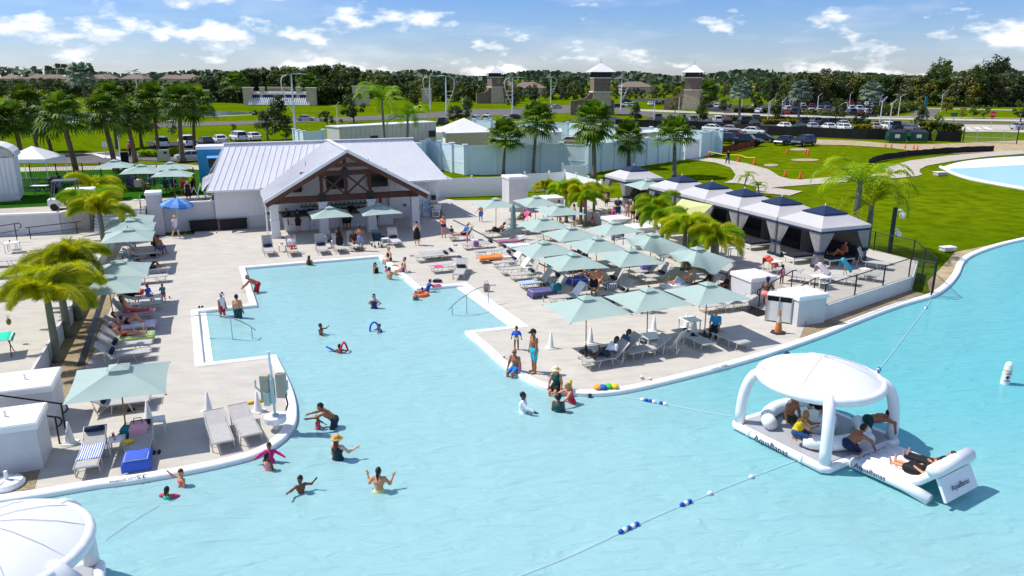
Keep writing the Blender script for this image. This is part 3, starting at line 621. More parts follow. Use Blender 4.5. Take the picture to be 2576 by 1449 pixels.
rail('short black ramp railing behind the yellow palms',[S(-12,56.3,1.5),S(-8.9,57.2,1.55)],[(S(-11.8,56.35,TZ),1.5),(S(-9.2,57.1,TZ),1.55)],mid=True,curl=False)
rail('black gate rail beside the white gate pillar',[S(-5.3,58.9,2.9),S(-5.25,56.5,1.0)],[(S(-5.3,58.7,1.6),2.75),(S(-5.25,56.6,.1),1.05)],curl=False,mid=True)
m_ss=mat('stainless_steel',(170,178,182),.25,.03,metal=.85)
for lab,P in(('curved stainless grab rail at the left pool steps',[('U',135,515,.85),('U',175,506,.9),('U',290,503,.92),('U',400,520,.88),('U',500,560,.62),('U',570,605,.2)]),('curved stainless grab rail at the right pool steps',[('U',2182,303,.9),('U',2150,305,.92),('U',2060,325,.95),('U',1985,368,.82),('U',1920,415,.55),('U',1865,468,.12)])):
 g_=thing('grab_rail',lab,'handrail')
 base={0:('U',185,632),1:('U',2152,413)}[0 if'left'in lab else 1];pp=catmull([at(q[0],q[1],q[2],q[3])for q in P],4)
 mb=MB();mb.tube(pp,.024,8);mb.build('rail',m_ss,g_)
 for k in(5,12,18):
  p=pp[k];mb=MB();mb.tube([p,Vector((p.x,p.y,.02 if k==5 else-.7))],.022,8);mb.build('post',m_ss,g_)
for lab,p,q in(('right_drain',('S',0,505),('K',1030,350)),('left_strip',('I',810,735),('a',255,850))):
 mb=MB();a_,b_=at(*p),at(*q);dd=(b_-a_).normalized();n=Vector((-dd.y,dd.x,0))*(.07 if lab=='right_drain'else .13);mb.sheet([Vector((x.x,x.y,.02))for x in(a_-n,b_-n,b_+n,a_+n)]);struct('dark_strip',mb,m_black)  # right one is a thin drain, left one a wider plain black strip
 # vegetation
def leaf_mat(name,c1,c2,c3,scale=1.2,trans=.3):
 m=bpy.data.materials.new(name);m.use_nodes=True;t=m.node_tree;p=t.nodes['Principled BSDF'];p.inputs['Roughness'].default_value=.55;p.inputs['Specular IOR Level'].default_value=.3
 co=t.nodes.new('ShaderNodeTexCoord');oi=t.nodes.new('ShaderNodeObjectInfo')
 av=t.nodes.new('ShaderNodeVectorMath');av.operation='ADD';t.links.new(co.outputs['Object'],av.inputs[0])
 cm=t.nodes.new('ShaderNodeVectorMath');cm.operation='SCALE';cm.inputs[3].default_value=40;t.links.new(oi.outputs['Random'],cm.inputs[0]);t.links.new(cm.outputs[0],av.inputs[1])
 nz=t.nodes.new('ShaderNodeTexNoise');nz.inputs['Scale'].default_value=scale;nz.inputs['Detail'].default_value=3;t.links.new(av.outputs[0],nz.inputs['Vector'])
 rp=t.nodes.new('ShaderNodeValToRGB');e=rp.color_ramp.elements;e[0].position=.36;e[0].color=lin(c1)+(1,);e[1].position=.64;e[1].color=lin(c3)+(1,);n=e.new(.5);n.color=lin(c2)+(1,)
 t.links.new(nz.outputs['Fac'],rp.inputs[0])
 hv=t.nodes.new('ShaderNodeHueSaturation');mr=t.nodes.new('ShaderNodeMapRange');mr.inputs[3].default_value=.78;mr.inputs[4].default_value=1.22;t.links.new(oi.outputs['Random'],mr.inputs[0]);t.links.new(mr.outputs[0],hv.inputs['Value'])
 t.links.new(rp.outputs[0],hv.inputs['Color']);t.links.new(hv.outputs[0],p.inputs['Base Color'])
 tr=t.nodes.new('ShaderNodeBsdfTranslucent');t.links.new(hv.outputs[0],tr.inputs[0]);ms=t.nodes.new('ShaderNodeMixShader');ms.inputs[0].default_value=trans
 t.links.new(p.outputs[0],ms.inputs[1]);t.links.new(tr.outputs[0],ms.inputs[2]);t.links.new(ms.outputs[0],t.nodes['Material Output'].inputs[0]);return m
m_fox=leaf_mat('golden_frond',(130,156,14),(190,196,16),(206,208,30),1.3,.55)
m_fox2=leaf_mat('yellow_green_frond',(100,150,14),(152,184,18),(188,204,28),1.3,.55)
m_fan=leaf_mat('fan_palm_leaf',(48,84,12),(80,114,18),(120,138,28),1.6,.35)
m_queen=leaf_mat('feather_palm_leaf',(92,136,18),(130,168,26),(168,186,38),1.4,.4)
m_silver=leaf_mat('silver_palm_leaf',(80,104,84),(116,138,116),(146,164,140),1.6,.2)
m_tree=leaf_mat('dark_tree_leaf',(32,52,14),(54,76,20),(80,98,26),.5,.25)
m_tree2=leaf_mat('olive_tree_leaf',(54,70,18),(86,98,24),(124,120,34),.5,.2)
m_tree3=leaf_mat('grey_tree_leaf',(70,78,48),(98,102,66),(122,120,84),.5,.2)
m_treef=leaf_mat('far_tree_leaf',(34,54,30),(48,70,38),(64,86,46),.05,.1)
m_hedge=leaf_mat('hedge_leaf',(120,118,10),(160,146,8),(186,160,12),.8,.3)
m_bark=mat('palm_bark',(112,92,74),.9,.3,6,bump=.8,bscale=12)
m_bark2=mat('grey_bark',(120,112,104),.9,.25,5,bump=.6,bscale=14)
m_smooth=mat('smooth_palm_trunk',(112,116,98),.8,.2,5,bump=.3,bscale=10)
def frond(mb,base,az,el,L,rows,n,ll,droop,wd=.035,rng=random):
 p=Vector(base);h=Vector((math.cos(az),math.sin(az),0));pts=[];e=el;st=L/n
 for i in range(n+1):
  pts.append((p.copy(),e));p=p+(h*math.cos(e)+Vector((0,0,1))*math.sin(e))*st;e-=droop/n*(0.5+1.2*i/n)
 mb.tube([q for q,_ in pts[::3]]+[pts[-1][0]],[.022*(1-.8*k/(len(pts[::3])+1))for k in range(len(pts[::3])+1)],4,cap=False)
 side=h.cross(Vector((0,0,1)))
 for i in range(2,n+1):
  q,e=pts[i];t=i/n;d=h*math.cos(e)+Vector((0,0,1))*math.sin(e);u=side.cross(d)
  l=ll*(math.sin(math.pi*min(1,.18+.82*t))**.5*.9+.12)
  for r in range(rows):
   for sg in(-1,1):
    a=(r-(rows-1)/2)*.75+rng.uniform(-.2,.2)
    v=(side*sg*math.cos(a)+u*math.sin(a)*1.0)*.85+d*(.55+.3*t);v=v.normalized()*l*rng.uniform(.8,1.1);tip=q+v+Vector((0,0,-l*.22))
    w_=d*wd;mid=q+v*.5
    mb.add([q-w_*.5,q+w_*.5,mid+w_*.8+Vector((0,0,.01)),tip,mid-w_*.5],[(0,1,2,4),(4,2,3)])
def foxtail(seed,nf,L,rows=3,ll=.42,n=26,droop=1.9,th=2.5,stems=1,wd=.035):
 rng=random.Random(seed);mb=MB();tr=MB()
 for s_ in range(stems):
  a0=rng.uniform(0,6.28);lean=0 if stems==1 else rng.uniform(.2,.55);hh=th*(1 if stems==1 else rng.uniform(.65,1.1));top=Vector((math.cos(a0)*lean*hh*.5,math.sin(a0)*lean*hh*.5,hh))
  r0=.13 if stems==1 else .06
  tr.tube([(0,0,0),top*.08+Vector((0,0,.0)),top*.45,top*.9,top],[r0*1.5,r0*1.1,r0,r0*.85,r0*.6],8)
  for k in range(nf):
   az=a0+k*2.399+rng.uniform(-.2,.2);el=rng.uniform(.35,1.2)if k%3 else rng.uniform(.95,1.4)
   frond(mb,top-Vector((0,0,.05*(k%4))),az,el,L*rng.uniform(.8,1.1),rows,n,ll,droop*rng.uniform(.85,1.2),wd,rng)
 return mb.mesh('fronds',m_fox),tr.mesh('trunk',m_smooth,True)
def fan_crown(seed,nl=34,R_=.95,pet=.9,hang=.9):
 rng=random.Random(seed);mb=MB()
 for k in range(nl):
  az=k*2.399+rng.uniform(-.2,.2);t=k/nl;el=1.35-2.0*t*hang+rng.uniform(-.12,.12)
  h=Vector((math.cos(az),math.sin(az),0));d=h*math.cos(el)+Vector((0,0,1))*math.sin(el);q=d*pet*rng.uniform(.8,1.1)-Vector((0,0,.25*t))
  mb.tube([(0,0,-.2*t),q],.022,4,cap=False);side=h.cross(Vector((0,0,1)));up=side.cross(d)
  ns=15
  for j in range(ns):
   a=(j/(ns-1)-.5)*3.5;v=d*math.cos(a)+side*math.sin(a);v=(v+up*.12*abs(math.sin(a))).normalized();l=R_*rng.uniform(.85,1.1)*(1-.18*abs(a)/1.75);nrm=v.cross(up).normalized()*.075
   m_=q+v*l*.6;tip=q+v*l+Vector((0,0,-.34*l-.1*t));mb.add([q,m_+nrm,tip,m_-nrm],[(0,1,2,3)])
 return mb
def trunk_mesh(h,r,curve=.3,seed=0,rough=True,m=None):
 rng=random.Random(seed);mb=MB();a=rng.uniform(0,6.28);n=max(8,int(h*3));pts=[];rs=[]
 for i in range(n+1):
  t=i/n;pts.append((math.cos(a)*curve*math.sin(t*1.6)*t,math.sin(a)*curve*math.sin(t*1.6)*t,h*t));rs.append(r*(1.25-.35*t+(.25*(1-t*6)if t<.16 else 0))*(1+(.08 if i%2 and rough else 0)))
 mb.tube(pts,rs,9);return mb.mesh('trunk',m or m_bark,True),Vector(pts[-1])
fan_meshes=[fan_crown(s,nl,1.0,.95,hg).mesh('crown',m_fan)for s,nl,hg in((1,36,.95),(2,32,.8),(3,40,1.05))]
def fan_palm(label,base,h,sc_=1.0,r=.16,mi=0,curve=.3,m=None,group=None,crown_m=None):
 t=thing('fan_palm',label,'palm tree',base,random.uniform(0,6),group);tm,top=trunk_mesh(h,r,curve,hash(label)%999,m=m);O('trunk',tm,t)
 c=O('crown',fan_meshes[mi],t,top);c.scale=(sc_,)*3
 if crown_m:c.material_slots[0].link='OBJECT';c.material_slots[0].material=crown_m
 return t
def up_h(base,t,x,y):
 oy,k=TL[t][1],TL[t][2];ty=(oy+y*k)/1.4907;v=-(ty-724.5)/FPX
 return(v*(base.y*_c)-base.y*_s)/(_c+v*_s)+CAMH-base.z if True else 0
G1='cabbage palms round the upper lawn'
for i,(x,y,z,cy_,s_,l)in enumerate(((780,1270,2,620,1.25,'leaning thick-trunked cabbage palm rising through the white canopy fence'),(1365,1100,2,640,1.1,'cabbage palm behind the second turf umbrella'),(1165,1190,2,600,1.15,'cabbage palm left of the crosswalk lamp post'),(1840,1090,2,500,1.2,'grey-trunked cabbage palm beside the tall white lamp post'),(515,990,0,640,1.5,'cabbage palm left of the thick leaning trunk, on the lawn'),(1600,1010,0,500,1.5,'cabbage palm left of the white pickup row'),(1965,990,0,520,1.45,'cabbage palm right of the tall white lamp post'),(1425,940,0,620,1.3,'cabbage palm on the mulch island'),(230,1090,2,660,1.15,'cabbage palm at the left edge behind the white shed'),(40,1100,2,680,1.2,'cabbage palm cut by the left picture edge'),(385,1020,0,520,1.4,'cabbage palm on the far lawn left of the pond'),(1180,960,0,470,1.35,'cabbage palm farther back between the two crosswalk palms'))):
 b=at('A',x,y,z);hh=up_h(b,'A',x,cy_);fan_palm(l,b,max(2.5,hh),s_*(1.12 if z else 1.4),.2,(0,2,2)[i%3],.5,group=G1)
for i,(x,y,cy_,s_,l,r)in enumerate(((215,1215,680,1.5,'slim fan palm in front of the blue wall, leftmost of the five',.15),(-70+0,0,0,0,'',0),(825,1250,690,1.6,'tall fan palm at the corner of the white gate wall',.2),(1180,1150,850,1.45,'short fan palm beside the wall door',.16),(1630,1240,830,1.55,'fan palm on the lawn behind the cabanas, rightmost of the five',.2))):
 if not l:continue
 b=at('C',x,y);hh=up_h(b,'C',x,cy_);fan_palm(l,b,hh,s_,r,i%3,.35,m_bark2)
b=at('B',2490,1215);fan_palm('fan palm with bare brown shaft before the blue wall, above the white fence',b,up_h(b,'B',2490,850),1.5,.15,1,.3,m_bark2)
for x,y,cy_,l in((2285,640,380,'silver palm standing alone between the two car parks, left'),):
 b=at('C',x,y);fan_palm(l,b,up_h(b,'C',x,cy_),1.9,.25,0,.3,m_bark2,crown_m=m_silver)
for x,y,cy_,l in((305,655,385,'silver palm in front of the far car park, left one'),(1010,625,385,'silver palm in front of the far car park, right one')):
 b=at('D',x,y);fan_palm(l,b,up_h(b,'D',x,cy_),2.0,.26,0,.3,m_bark2,crown_m=m_silver)
b=at('A',850,460);fan_palm('large silver palm in front of the left woods',b,11,4.2,.4,0,.3,m_bark2,crown_m=m_silver)
for x,y,cy_,l in((2400,500,300,'small cabbage palm left of the fountain wall'),):
 b=at('A',x,y);fan_palm(l,b,up_h(b,'A',x,cy_),3.2,.3,1,.3)
b=at('B',545,480);fan_palm('round cabbage palm in front of the fountain pillar',b,up_h(b,'B',545,320),3.6,.3,1,.3)
b=at('C',1950,530);fan_palm('green fan palm right of the right stone tower',b,up_h(b,'C',1950,390),3.0,.3,2,.3)
fox=[foxtail(1,14,2.15,5,.42,48,2.0,2.4,1,.026),foxtail(2,13,2.0,5,.4,46,2.1,2.0,1,.026),foxtail(3,14,1.95,5,.4,46,1.9,2.2,1,.026),foxtail(4,9,1.8,5,.38,40,2.0,1.9,2,.026)]
m_qfr=[foxtail(11,11,2.4,1,.62,24,2.2,3.0,1,.05),foxtail(12,10,2.2,1,.55,22,2.1,1.3,1,.05)]
def fox_palm(label,base,k,s_=1.0,rz=0,leaf=None,name='foxtail_palm',meshes=None,group=None,tz=1.0):
 fm,tm=(meshes or fox)[k];t=thing(name,label,'palm tree',base,rz,group);t.scale=(s_,s_,s_*tz);a=O('fronds',fm,t);O('trunk',tm,t)
 if leaf:a.material_slots[0].link='OBJECT';a.material_slots[0].material=leaf
for i,(q,k,s_,rz,lf,l)in enumerate(((('I',585,690),0,1.12,.3,m_fox,'golden foxtail palm nearest the lower left blocks'),(('I',690,440),1,1.2,2.0,m_fox,'golden foxtail palm just behind the nearest one'),(('W',1020,1100),0,1.15,4.0,m_fox,'big golden foxtail palm behind the left row umbrellas'),(('E',1060,830),2,1.25,1.0,m_fox,'golden foxtail palm in the middle of the left planter'),(('E',960,700),1,1.3,2.6,m_fox2,'green golden foxtail palm before the upper walk'),(('E',1010,560),2,1.25,5.0,m_fox,'farthest golden foxtail palm at the left stairs'))):
 b=at(*q);b.z=.01;fox_palm(l,b,k,s_,rz,lf,group='foxtail palms of the left planter')
for i,(q,k,s_,rz,lf,l)in enumerate(((('G',330,330),3,1.0,.3,m_fox,'golden palm clump leftmost in the terrace planter'),(('G',545,520),2,1.25,.3,m_fox2,'tall green palm in the left terrace clump'),(('G',690,540),0,1.2,2.0,m_fox,'golden palm at the middle of the left terrace clump'),(('G',735,560),2,1.15,3.3,m_fox2,'green golden palm at the right of the left terrace clump'),(('G',820,500),1,1.15,4.2,m_fox,'short golden palm beside the man in navy shirt'),(('G',1440,700),2,1.25,1.2,m_fox2,'deep green palm beside the green inflatable'),(('G',1500,850),0,1.15,2.2,m_fox2,'green golden palm leftmost of the right terrace clump'),(('G',1720,1000),2,1.25,.5,m_fox,'golden palm behind the sagging umbrella'),(('G',1770,990),0,1.2,3.0,m_fox2,'green palm left of the three sunbathers'),(('G',2000,1060),1,1.25,4.0,m_fox2,'green palm right of the three sunbathers'),(('G',2040,1080),2,1.2,5.4,m_fox,'golden palm nearest the stairs block'))):
 b=at(*q);b.z=.01;fox_palm(l,b,k,s_*.84,rz,lf,group='palms of the terrace planter')
b=at('H',850,960);b=at('H',840,830);fox_palm('large drooping golden green palm behind the last cabana',b,0,1.6,.4,m_fox2,meshes=m_qfr,name='feather_palm',tz=.95)
b=b+Vector((1.3,.8,0));fox_palm('second drooping golden palm behind the last cabana, right side',b,1,1.5,2.4,m_fox,meshes=m_qfr,name='feather_palm',tz=1.6)
for q,cy_,s_,k,l in((('B',1310,1150),470,2.0,0,'bright feather palm behind the pavilion roof, left one'),(('B',1530,1150),640,1.75,1,'bright feather palm behind the pavilion roof, right one'),(('C',2330,1385),1240,.62,1,'small coconut palm beside the garden path, left one'),(('C',2480,1430),1330,.5,0,'small coconut palm beside the garden path, right one')):
 b=at(*q);fm,tm=m_qfr[k];hh=up_h(b,q[0],q[1],cy_);tz=hh/(3.0 if k==0 else 1.3)/s_
 t=thing('feather_palm',l,'palm tree',b,k*2.0);tr,top=trunk_mesh(hh,.14 if s_>1 else .06,.2,5,m=m_bark2);O('trunk',tr,t)
 a=O('fronds',fm,t,top-Vector((0,0,(3.0 if k==0 else 1.3)*s_)));a.scale=(s_,)*3
 a.material_slots[0].link='OBJECT';a.material_slots[0].material=m_queen
def leaf_tree(seed,m,nl=1500,shape='round',tall=1.0):
 rng=random.Random(seed);mb=MB();cl=[]
 nclump=26
 for k in range(nclump):
  if shape=='cone':z=rng.uniform(.2,.97);rr=.34*(1-z)**.7*math.sqrt(rng.random())*1.1
  elif shape=='flat':z=rng.uniform(.62,.95);rr=.42*math.sqrt(rng.random())*(1-abs(z-.78)*2.2)
  elif shape=='bush':z=rng.uniform(.05,.93);rr=.38*math.sqrt(rng.random())*math.sqrt(max(.05,1-((z-.45)/.52)**2))
  else:z=rng.uniform(.26,.93);rr=.40*math.sqrt(rng.random())*math.sqrt(max(.02,1-((z-.56)/.42)**2))
  a=rng.uniform(0,6.28);cl.append((Vector((rr*math.cos(a),rr*math.sin(a),z)),rng.uniform(.07,.13)))
 for i in range(nl):
  c,r_=cl[i%nclump];u=Vector((rng.gauss(0,1),rng.gauss(0,1),rng.gauss(0,1))).normalized();q=c+u*r_*(.55+.6*rng.random())*Vector((1,1,.8)).length/1.6
  n=(u+Vector((rng.uniform(-.6,.6),rng.uniform(-.6,.6),rng.uniform(-.1,.8)))).normalized();x=n.orthogonal().normalized();y=n.cross(x);s_=rng.uniform(.016,.034)
  mb.add([q-x*s_,q-y*s_*.8,q+x*s_,q+y*s_*.8],[(0,1,2,3)])
 tr=MB();tr.tube([(0,0,0),(.005,0,.12),(0,.006,.35),(0,0,.62)],[.03,.022,.018,.008],7)
 for c,r_ in cl[::3]:tr.tube([(0,0,max(.14,c.z*.5)),c*.6+Vector((0,0,c.z*.28)),c],[.012,.008,.003],4,cap=False)
 return mb.mesh('crown',m),tr.mesh('trunk',m_bark2)
TREES={'oak':[leaf_tree(s,m_tree,1700)for s in(1,2,3)],'olive':[leaf_tree(s,m_tree2,1500)for s in(4,5)],'grey':[leaf_tree(s,m_tree3,800)for s in(6,7)],'cone':[leaf_tree(s,m_tree,1600,'cone')for s in(8,9)],'pine':[leaf_tree(10,m_tree,1300,'flat')],'woak':[leaf_tree(s,m_tree,1900,'bush')for s in(21,22,23)],'wolive':[leaf_tree(s,m_tree2,1800,'bush')for s in(24,25)],'wgrey':[leaf_tree(s,m_tree3,1100,'bush')for s in(26,27)]}
def tree(kind,label,base,h,wscale=1.0,group=None,name='tree',rng=random):
 cm,tm=rng.choice(TREES[kind]);t=thing(name,label,'tree',base,rng.uniform(0,6),group);t.scale=(h*wscale,h*wscale,h);O('crown',cm,t);O('trunk',tm,t);return t
for kind,t_,x,y,ty,ws,l in(('oak','B',120,870,545,1.3,'dark bushy tree directly left behind the pavilion ridge'),('cone','B',245,760,395,1.1,'dark tall tree in front of the fountain'),('oak','B',310,870,720,1.6,'low dark shrub tree left of the white wall corner'),('oak','B',720,745,575,1.3,'round dark tree left of the office trailer'),('oak','B',985,700,385,1.15,'dark oak on the road verge above the office trailer'),('cone','B',1600,590,400,1.2,'dark tree on the median near the arched lamps'),('oak','B',2030,720,520,1.3,'dark tree right of the arched lamp pair'),('cone','B',2120,690,420,1.0,'dark slim tree behind the small lamp'),('oak','C',350,700,500,1.2,'dark tree left of the middle stone tower'),('oak','C',10,560,400,1.2,'dark tree between the left tower and the arched lamp'),('oak','C',955,650,520,1.0,'dark tree at the foot of the middle stone tower'),('cone','C',1245,690,475,1.0,'dark conical tree right of the middle stone tower'),('olive','C',1640,600,430,1.1,'thin grey green tree before the right stone tower'),('cone','C',1890,700,460,1.1,'dark conical tree before the right stone tower'),('oak','C',2140,600,450,1.2,'dark tree in the near car park strip'),('oak','C',2440,590,430,1.2,'dark tree beside the silver palm'),('cone','D',85,700,470,1.2,'dark tree at the left of the solar lamps'),('oak','D',680,650,450,1.2,'dark oak in front of the far parked cars'),('oak','D',940,760,590,1.3,'bushy tree behind the black mesh fence'),('cone','D',1540,715,510,1.2,'dark tree by the crossing entrance'),('olive','D',1690,760,620,1.2,'pale olive shrub tree at the crosswalk'),('olive','D',1945,655,540,1.0,'small orange green tree beside the right verge, left one'),('olive','D',2170,655,520,1.0,'small orange green tree beside the right verge, right one'),('oak','D',2060,650,510,1.0,'small dark tree between the two orange green trees'),('oak','D',2540,690,470,1.2,'dark tree at the right picture edge verge'),('olive','D',1790,600,430,1.3,'green brown tree left of the right verge'),('oak','A',570,460,330,1.2,'bright pine sapling in front of the pond, left'),('oak','A',660,470,360,1.0,'small round tree by the pond utility box'),('oak','A',2350,790,710,1.0,'clipped round bush on the left verge, left one'),('oak','A',1730,830,720,1.2,'clipped round bush behind the parked pickups'),('oak','B',300,760,690,1.0,'clipped round bush right of the dark tall tree'),('oak','B',865,712,668,1.2,'clipped round bush left of the road oak'),('oak','B',2330,655,602,1.2,'clipped round bush on the verge below the left tower')):
 b=at(t_,x,y);tree(kind,l,b,max(1.2,up_h(b,t_,x,ty)),ws)
rng=random.Random(5)
def band(x):
 K=((-80,245,200),(0,245,196),(120,246,193),(200,245,192),(330,246,198),(430,247,200),(520,246,190),(560,243,178),(640,240,168),(760,242,164),(830,244,160),(900,246,168),(980,250,176),(1040,252,190),(1080,255,196),(1160,256,198),(1250,256,200),(1330,252,204),(1420,250,196),(1480,250,208),(1560,248,212),(1700,246,208),(1800,246,206),(1900,246,200),(1970,262,190),(2030,266,172),(2120,262,180),(2230,264,188),(2330,266,186),(2440,268,176),(2520,268,182),(2680,268,186))
 for i in range(len(K)-1):
  if K[i][0]<=x<=K[i+1][0]:
   t=(x-K[i][0])/(K[i+1][0]-K[i][0]);return[K[i][k]*(1-t)+K[i+1][k]*t for k in(1,2)]
 return K[-1][1:]
WL=(('woak','dense dark evergreen tree in the woods %s'),('wolive','yellowish olive tree in the woods %s'),('wgrey','thin grey half-bare tree in the woods %s'),('woak','dense dark evergreen tree in the woods %s'))
def zone(x):return'beyond the left pond'if x<540 else'behind the fountain wall'if x<1060 else'between the stone towers'if x<1960 else'behind the far car park'
x=-70
while x<2650:
 for row in(0,1):
  xx=x+rng.uniform(-9,9);yb,yt=band(min(2640,max(-60,xx)));yb=yb-(0 if row==0 else .22*(yb-192));yt=yt+(rng.uniform(2,16)if row==0 else rng.uniform(-3,8))
  r_=rng.random();ki=0 if r_<.5 else 1 if r_<.74 else 2 if r_<.87 else 3
  if 540<xx<1060 and ki==2:ki=0
  if xx>1960:ki=rng.choice((0,1,2,2,3,1))
  b=at('T',xx,yb);h=up_h(b,'T',xx,yt)
  if(505<xx<575 or 700<xx<1000)and False:continue
  tree(WL[ki][0],WL[ki][1]%zone(xx),b,max(3,h)*1.02,rng.uniform(1.0,1.4),WL[ki][1]%zone(xx)+' group','woodland_tree',rng)
 x+=19 if x<540 or 1060<x<1960 else 17
for x,yt,l in((2355,150,'tall flat-topped pine above the right woods, left one'),(2490,143,'tall flat-topped pine above the right woods, right one'),(2440,165,'shorter flat-topped pine between the two tall pines')):
 b=at('T',x,262);tree('pine',l,b,up_h(b,'T',x,yt),.8)
mb=MB();rng=random.Random(9)
for i in range(9000):
 d=rng.uniform(700,1250);az=rng.uniform(-.66,.66);x_=d*math.tan(az);top=13+4*math.sin(az*37)*math.sin(az*11+2)+(9 if az<-.49 else 0)
 q=Vector((x_,d,rng.random()**.6*top));s_=rng.uniform(1.4,3.2)
 n=Vector((rng.uniform(-1,1),-1+rng.uniform(-.4,.4),rng.uniform(-.2,1.2))).normalized();a=n.orthogonal().normalized();b=n.cross(a);mb.add([q-a*s_,q-b*s_,q+a*s_,q+b*s_],[(0,1,2,3)])
mb.build('far_woodland',m_treef,kind='stuff',label='far dark belt of woodland along the whole horizon',cat='woodland')
def hedge(label,pts,h,wd,m,n=900,name='hedge'):
 rng=random.Random(len(label));P=[at(*q)for q in pts];mb=MB()
 for i in range(n):
  k=rng.randrange(len(P)-1);c=P[k].lerp(P[k+1],rng.random());q=c+Vector((rng.uniform(-wd,wd),rng.uniform(-wd,wd),h*rng.random()**.55));n_=Vector((rng.uniform(-1,1),rng.uniform(-1,1),rng.uniform(0,1.4))).normalized()
  a=n_.orthogonal().normalized();b=n_.cross(a);s_=rng.uniform(.12,.26)*max(.6,h);mb.add([q-a*s_,q-b*s_,q+a*s_,q+b*s_],[(0,1,2,3)])
 t=thing(name,label,'hedge');mb.build('foliage',m,t);st=MB()
 for k in range(len(P)-1):st.bar(P[k]+Vector((0,0,h*.3)),P[k+1]+Vector((0,0,h*.3)),wd*1.1,h*.6)
 st.build('woody_core',m_tree,t)
hedge('yellow hedge strip between the near car park rows, left',[('D',-40,715),('D',280,715)],1.1,.7,m_hedge);hedge('yellow hedge strip right of the parked white cars',[('D',840,770),('D',1020,772)],1.1,.6,m_hedge,600)
hedge('dark hedge at the fountain side',[('B',590,520),('B',850,500)],6,2.5,m_tree,1500);hedge('dark clipped hedge below the fountain left',[('A',2100,490),('A',2480,500)],4.0,2.0,m_tree,900)
hedge('dark low hedge in front of the far car park',[('C',2230,595),('C',2576,600),('D',760,640)],1.5,1.0,m_tree2,1500);hedge('dark low hedge along the near car park',[('C',2060,680),('D',420,700),('D',1200,745)],1.3,.8,m_tree,1700)
hedge('leafy shrub bank beside the car park entrance',[('D',1480,770),('D',1900,800)],1.7,1.2,m_tree2,900);hedge('brush strip right of the far car park',[('D',1100,630),('D',1480,560)],2.6,2.2,m_tree2,900)
hedge('lime grass clumps beside the steel trash bin',[('A',1430,1040),('A',1600,1040)],.9,.7,m_fox2,500,'border_plants');hedge('lime grass clumps right of the steel trash bin',[('A',1700,1030),('A',1800,1030)],1.0,.7,m_fox2,400,'border_plants')
# walls and fences beyond the pool
m_vinyl=mat('pale_blue_vinyl',(216,236,242),.5,.03,.5);m_vinylw=mat('white_vinyl',(242,243,244),.45,.03,.5)
m_mesh=mat('black_screen_mesh',(16,16,18),.8,.25,3,bump=.3,bscale=8);m_iron=mat('wrought_iron',(20,20,22),.5,0)
def panel_wall(label,pts,h,m,step,name,post=.18,rail_=True,cat='wall',z0=0.0):
 t=thing(name,label,cat);first=True
 for i in range(len(pts)-1):
  p,q=Vector(pts[i]),Vector(pts[i+1]);L=(q-p).length;n=max(1,round(L/step));d=(q-p).normalized()
  for k in range(n):
   a=p+d*(L*k/n);b=p+d*(L*(k+1)/n);mb=MB();mb.bar(a+d*post*.5+Vector((0,0,z0+h/2)),b-d*post*.5+Vector((0,0,z0+h/2)),.06,h-.02)
   if rail_:mb.bar(a+d*post*.5+Vector((0,0,z0+h*.42)),b-d*post*.5+Vector((0,0,z0+h*.42)),.1,.12);mb.bar(a+d*post*.5+Vector((0,0,z0+h-.06)),b-d*post*.5+Vector((0,0,z0+h-.06)),.12,.12)
   mb.build('panel',m,t)
  for k in range(n+(1 if i==len(pts)-2 else 0)):
   a=p+d*(L*k/n);mb=MB();T=Matrix.Translation((a.x,a.y,z0))@Matrix.Rotation(math.atan2(d.y,d.x),4,'Z');mb.box(-post/2,post/2,-post/2,post/2,0,h+.12,0,T);mb.box(-post*.7,post*.7,-post*.7,post*.7,h+.12,h+.2,0,T);mb.build('post',m,t)
 return t
hW=3.3
panel_wall('long pale blue panel wall behind the white fence and pavilion',[at('B',1500,960,hW).xy.to_3d(),at('B',1740,1150),at('B',2110,1225),at('C',110,1210),at('C',490,1193),at('C',760,1210),at('C',1030,1165),at('C',1230,1140),at('C',1690,1075)],hW,m_vinyl,2.9,'panel_wall',.45)
panel_wall('pale blue wall end right of the service gate',[at('C',1890,1040),at('C',2095,1003)],hW,m_vinyl,2.9,'panel_wall',.4)
panel_wall('white service gate leaf between the blue walls',[at('C',1735,1070),at('C',1870,1046)],2.5,m_vinylw,3.2,'service_gate',.2,cat='gate')
tz=lambda t,x,y:at(t,x,y,hW).xy.to_3d()
panel_wall('far pale blue wall closing the service yard',[tz('C',2108,782),tz('C',1780,768),tz('C',1400,748),tz('C',1050,735),tz('C',560,700),tz('C',-40,682),tz('B',2190,668)],hW,m_vinyl,3.3,'panel_wall',.4)
panel_wall('pale blue wall left of the office trailer',[tz('B',680,775),tz('B',480,790),tz('B',380,770)],hW,m_vinyl,3.0,'panel_wall',.4)
panel_wall('plain white vinyl fence beside the pavilion',[S(17.0,66.2),at('F',1850,268),at('F',2490,245)],1.75,m_vinylw,2.45,'vinyl_fence',.13,False,'fence')
panel_wall('plain white vinyl fence behind the tall plaster pillar and palms',[at('C',130,1212,1.75).xy.to_3d(),at('C',375,1204,1.75).xy.to_3d(),at('C',535,1190,1.75).xy.to_3d(),at('C',900,1290,1.75).xy.to_3d()],1.75,m_vinylw,2.45,'vinyl_fence',.13,False,'fence')
panel_wall('white utility enclosure with a yellow notice behind the fence',[at('C',510,1125,1.9).xy.to_3d(),at('C',755,1125,1.9).xy.to_3d()],1.9,m_vinylw,2.6,'utility_enclosure',.15,False,'enclosure')
panel_wall('white gate set in the blue wall below a fan palm',[at('C',1040,1160),at('C',1215,1142)],2.6,m_vinylw,3.0,'service_gate',.15,False,'gate')
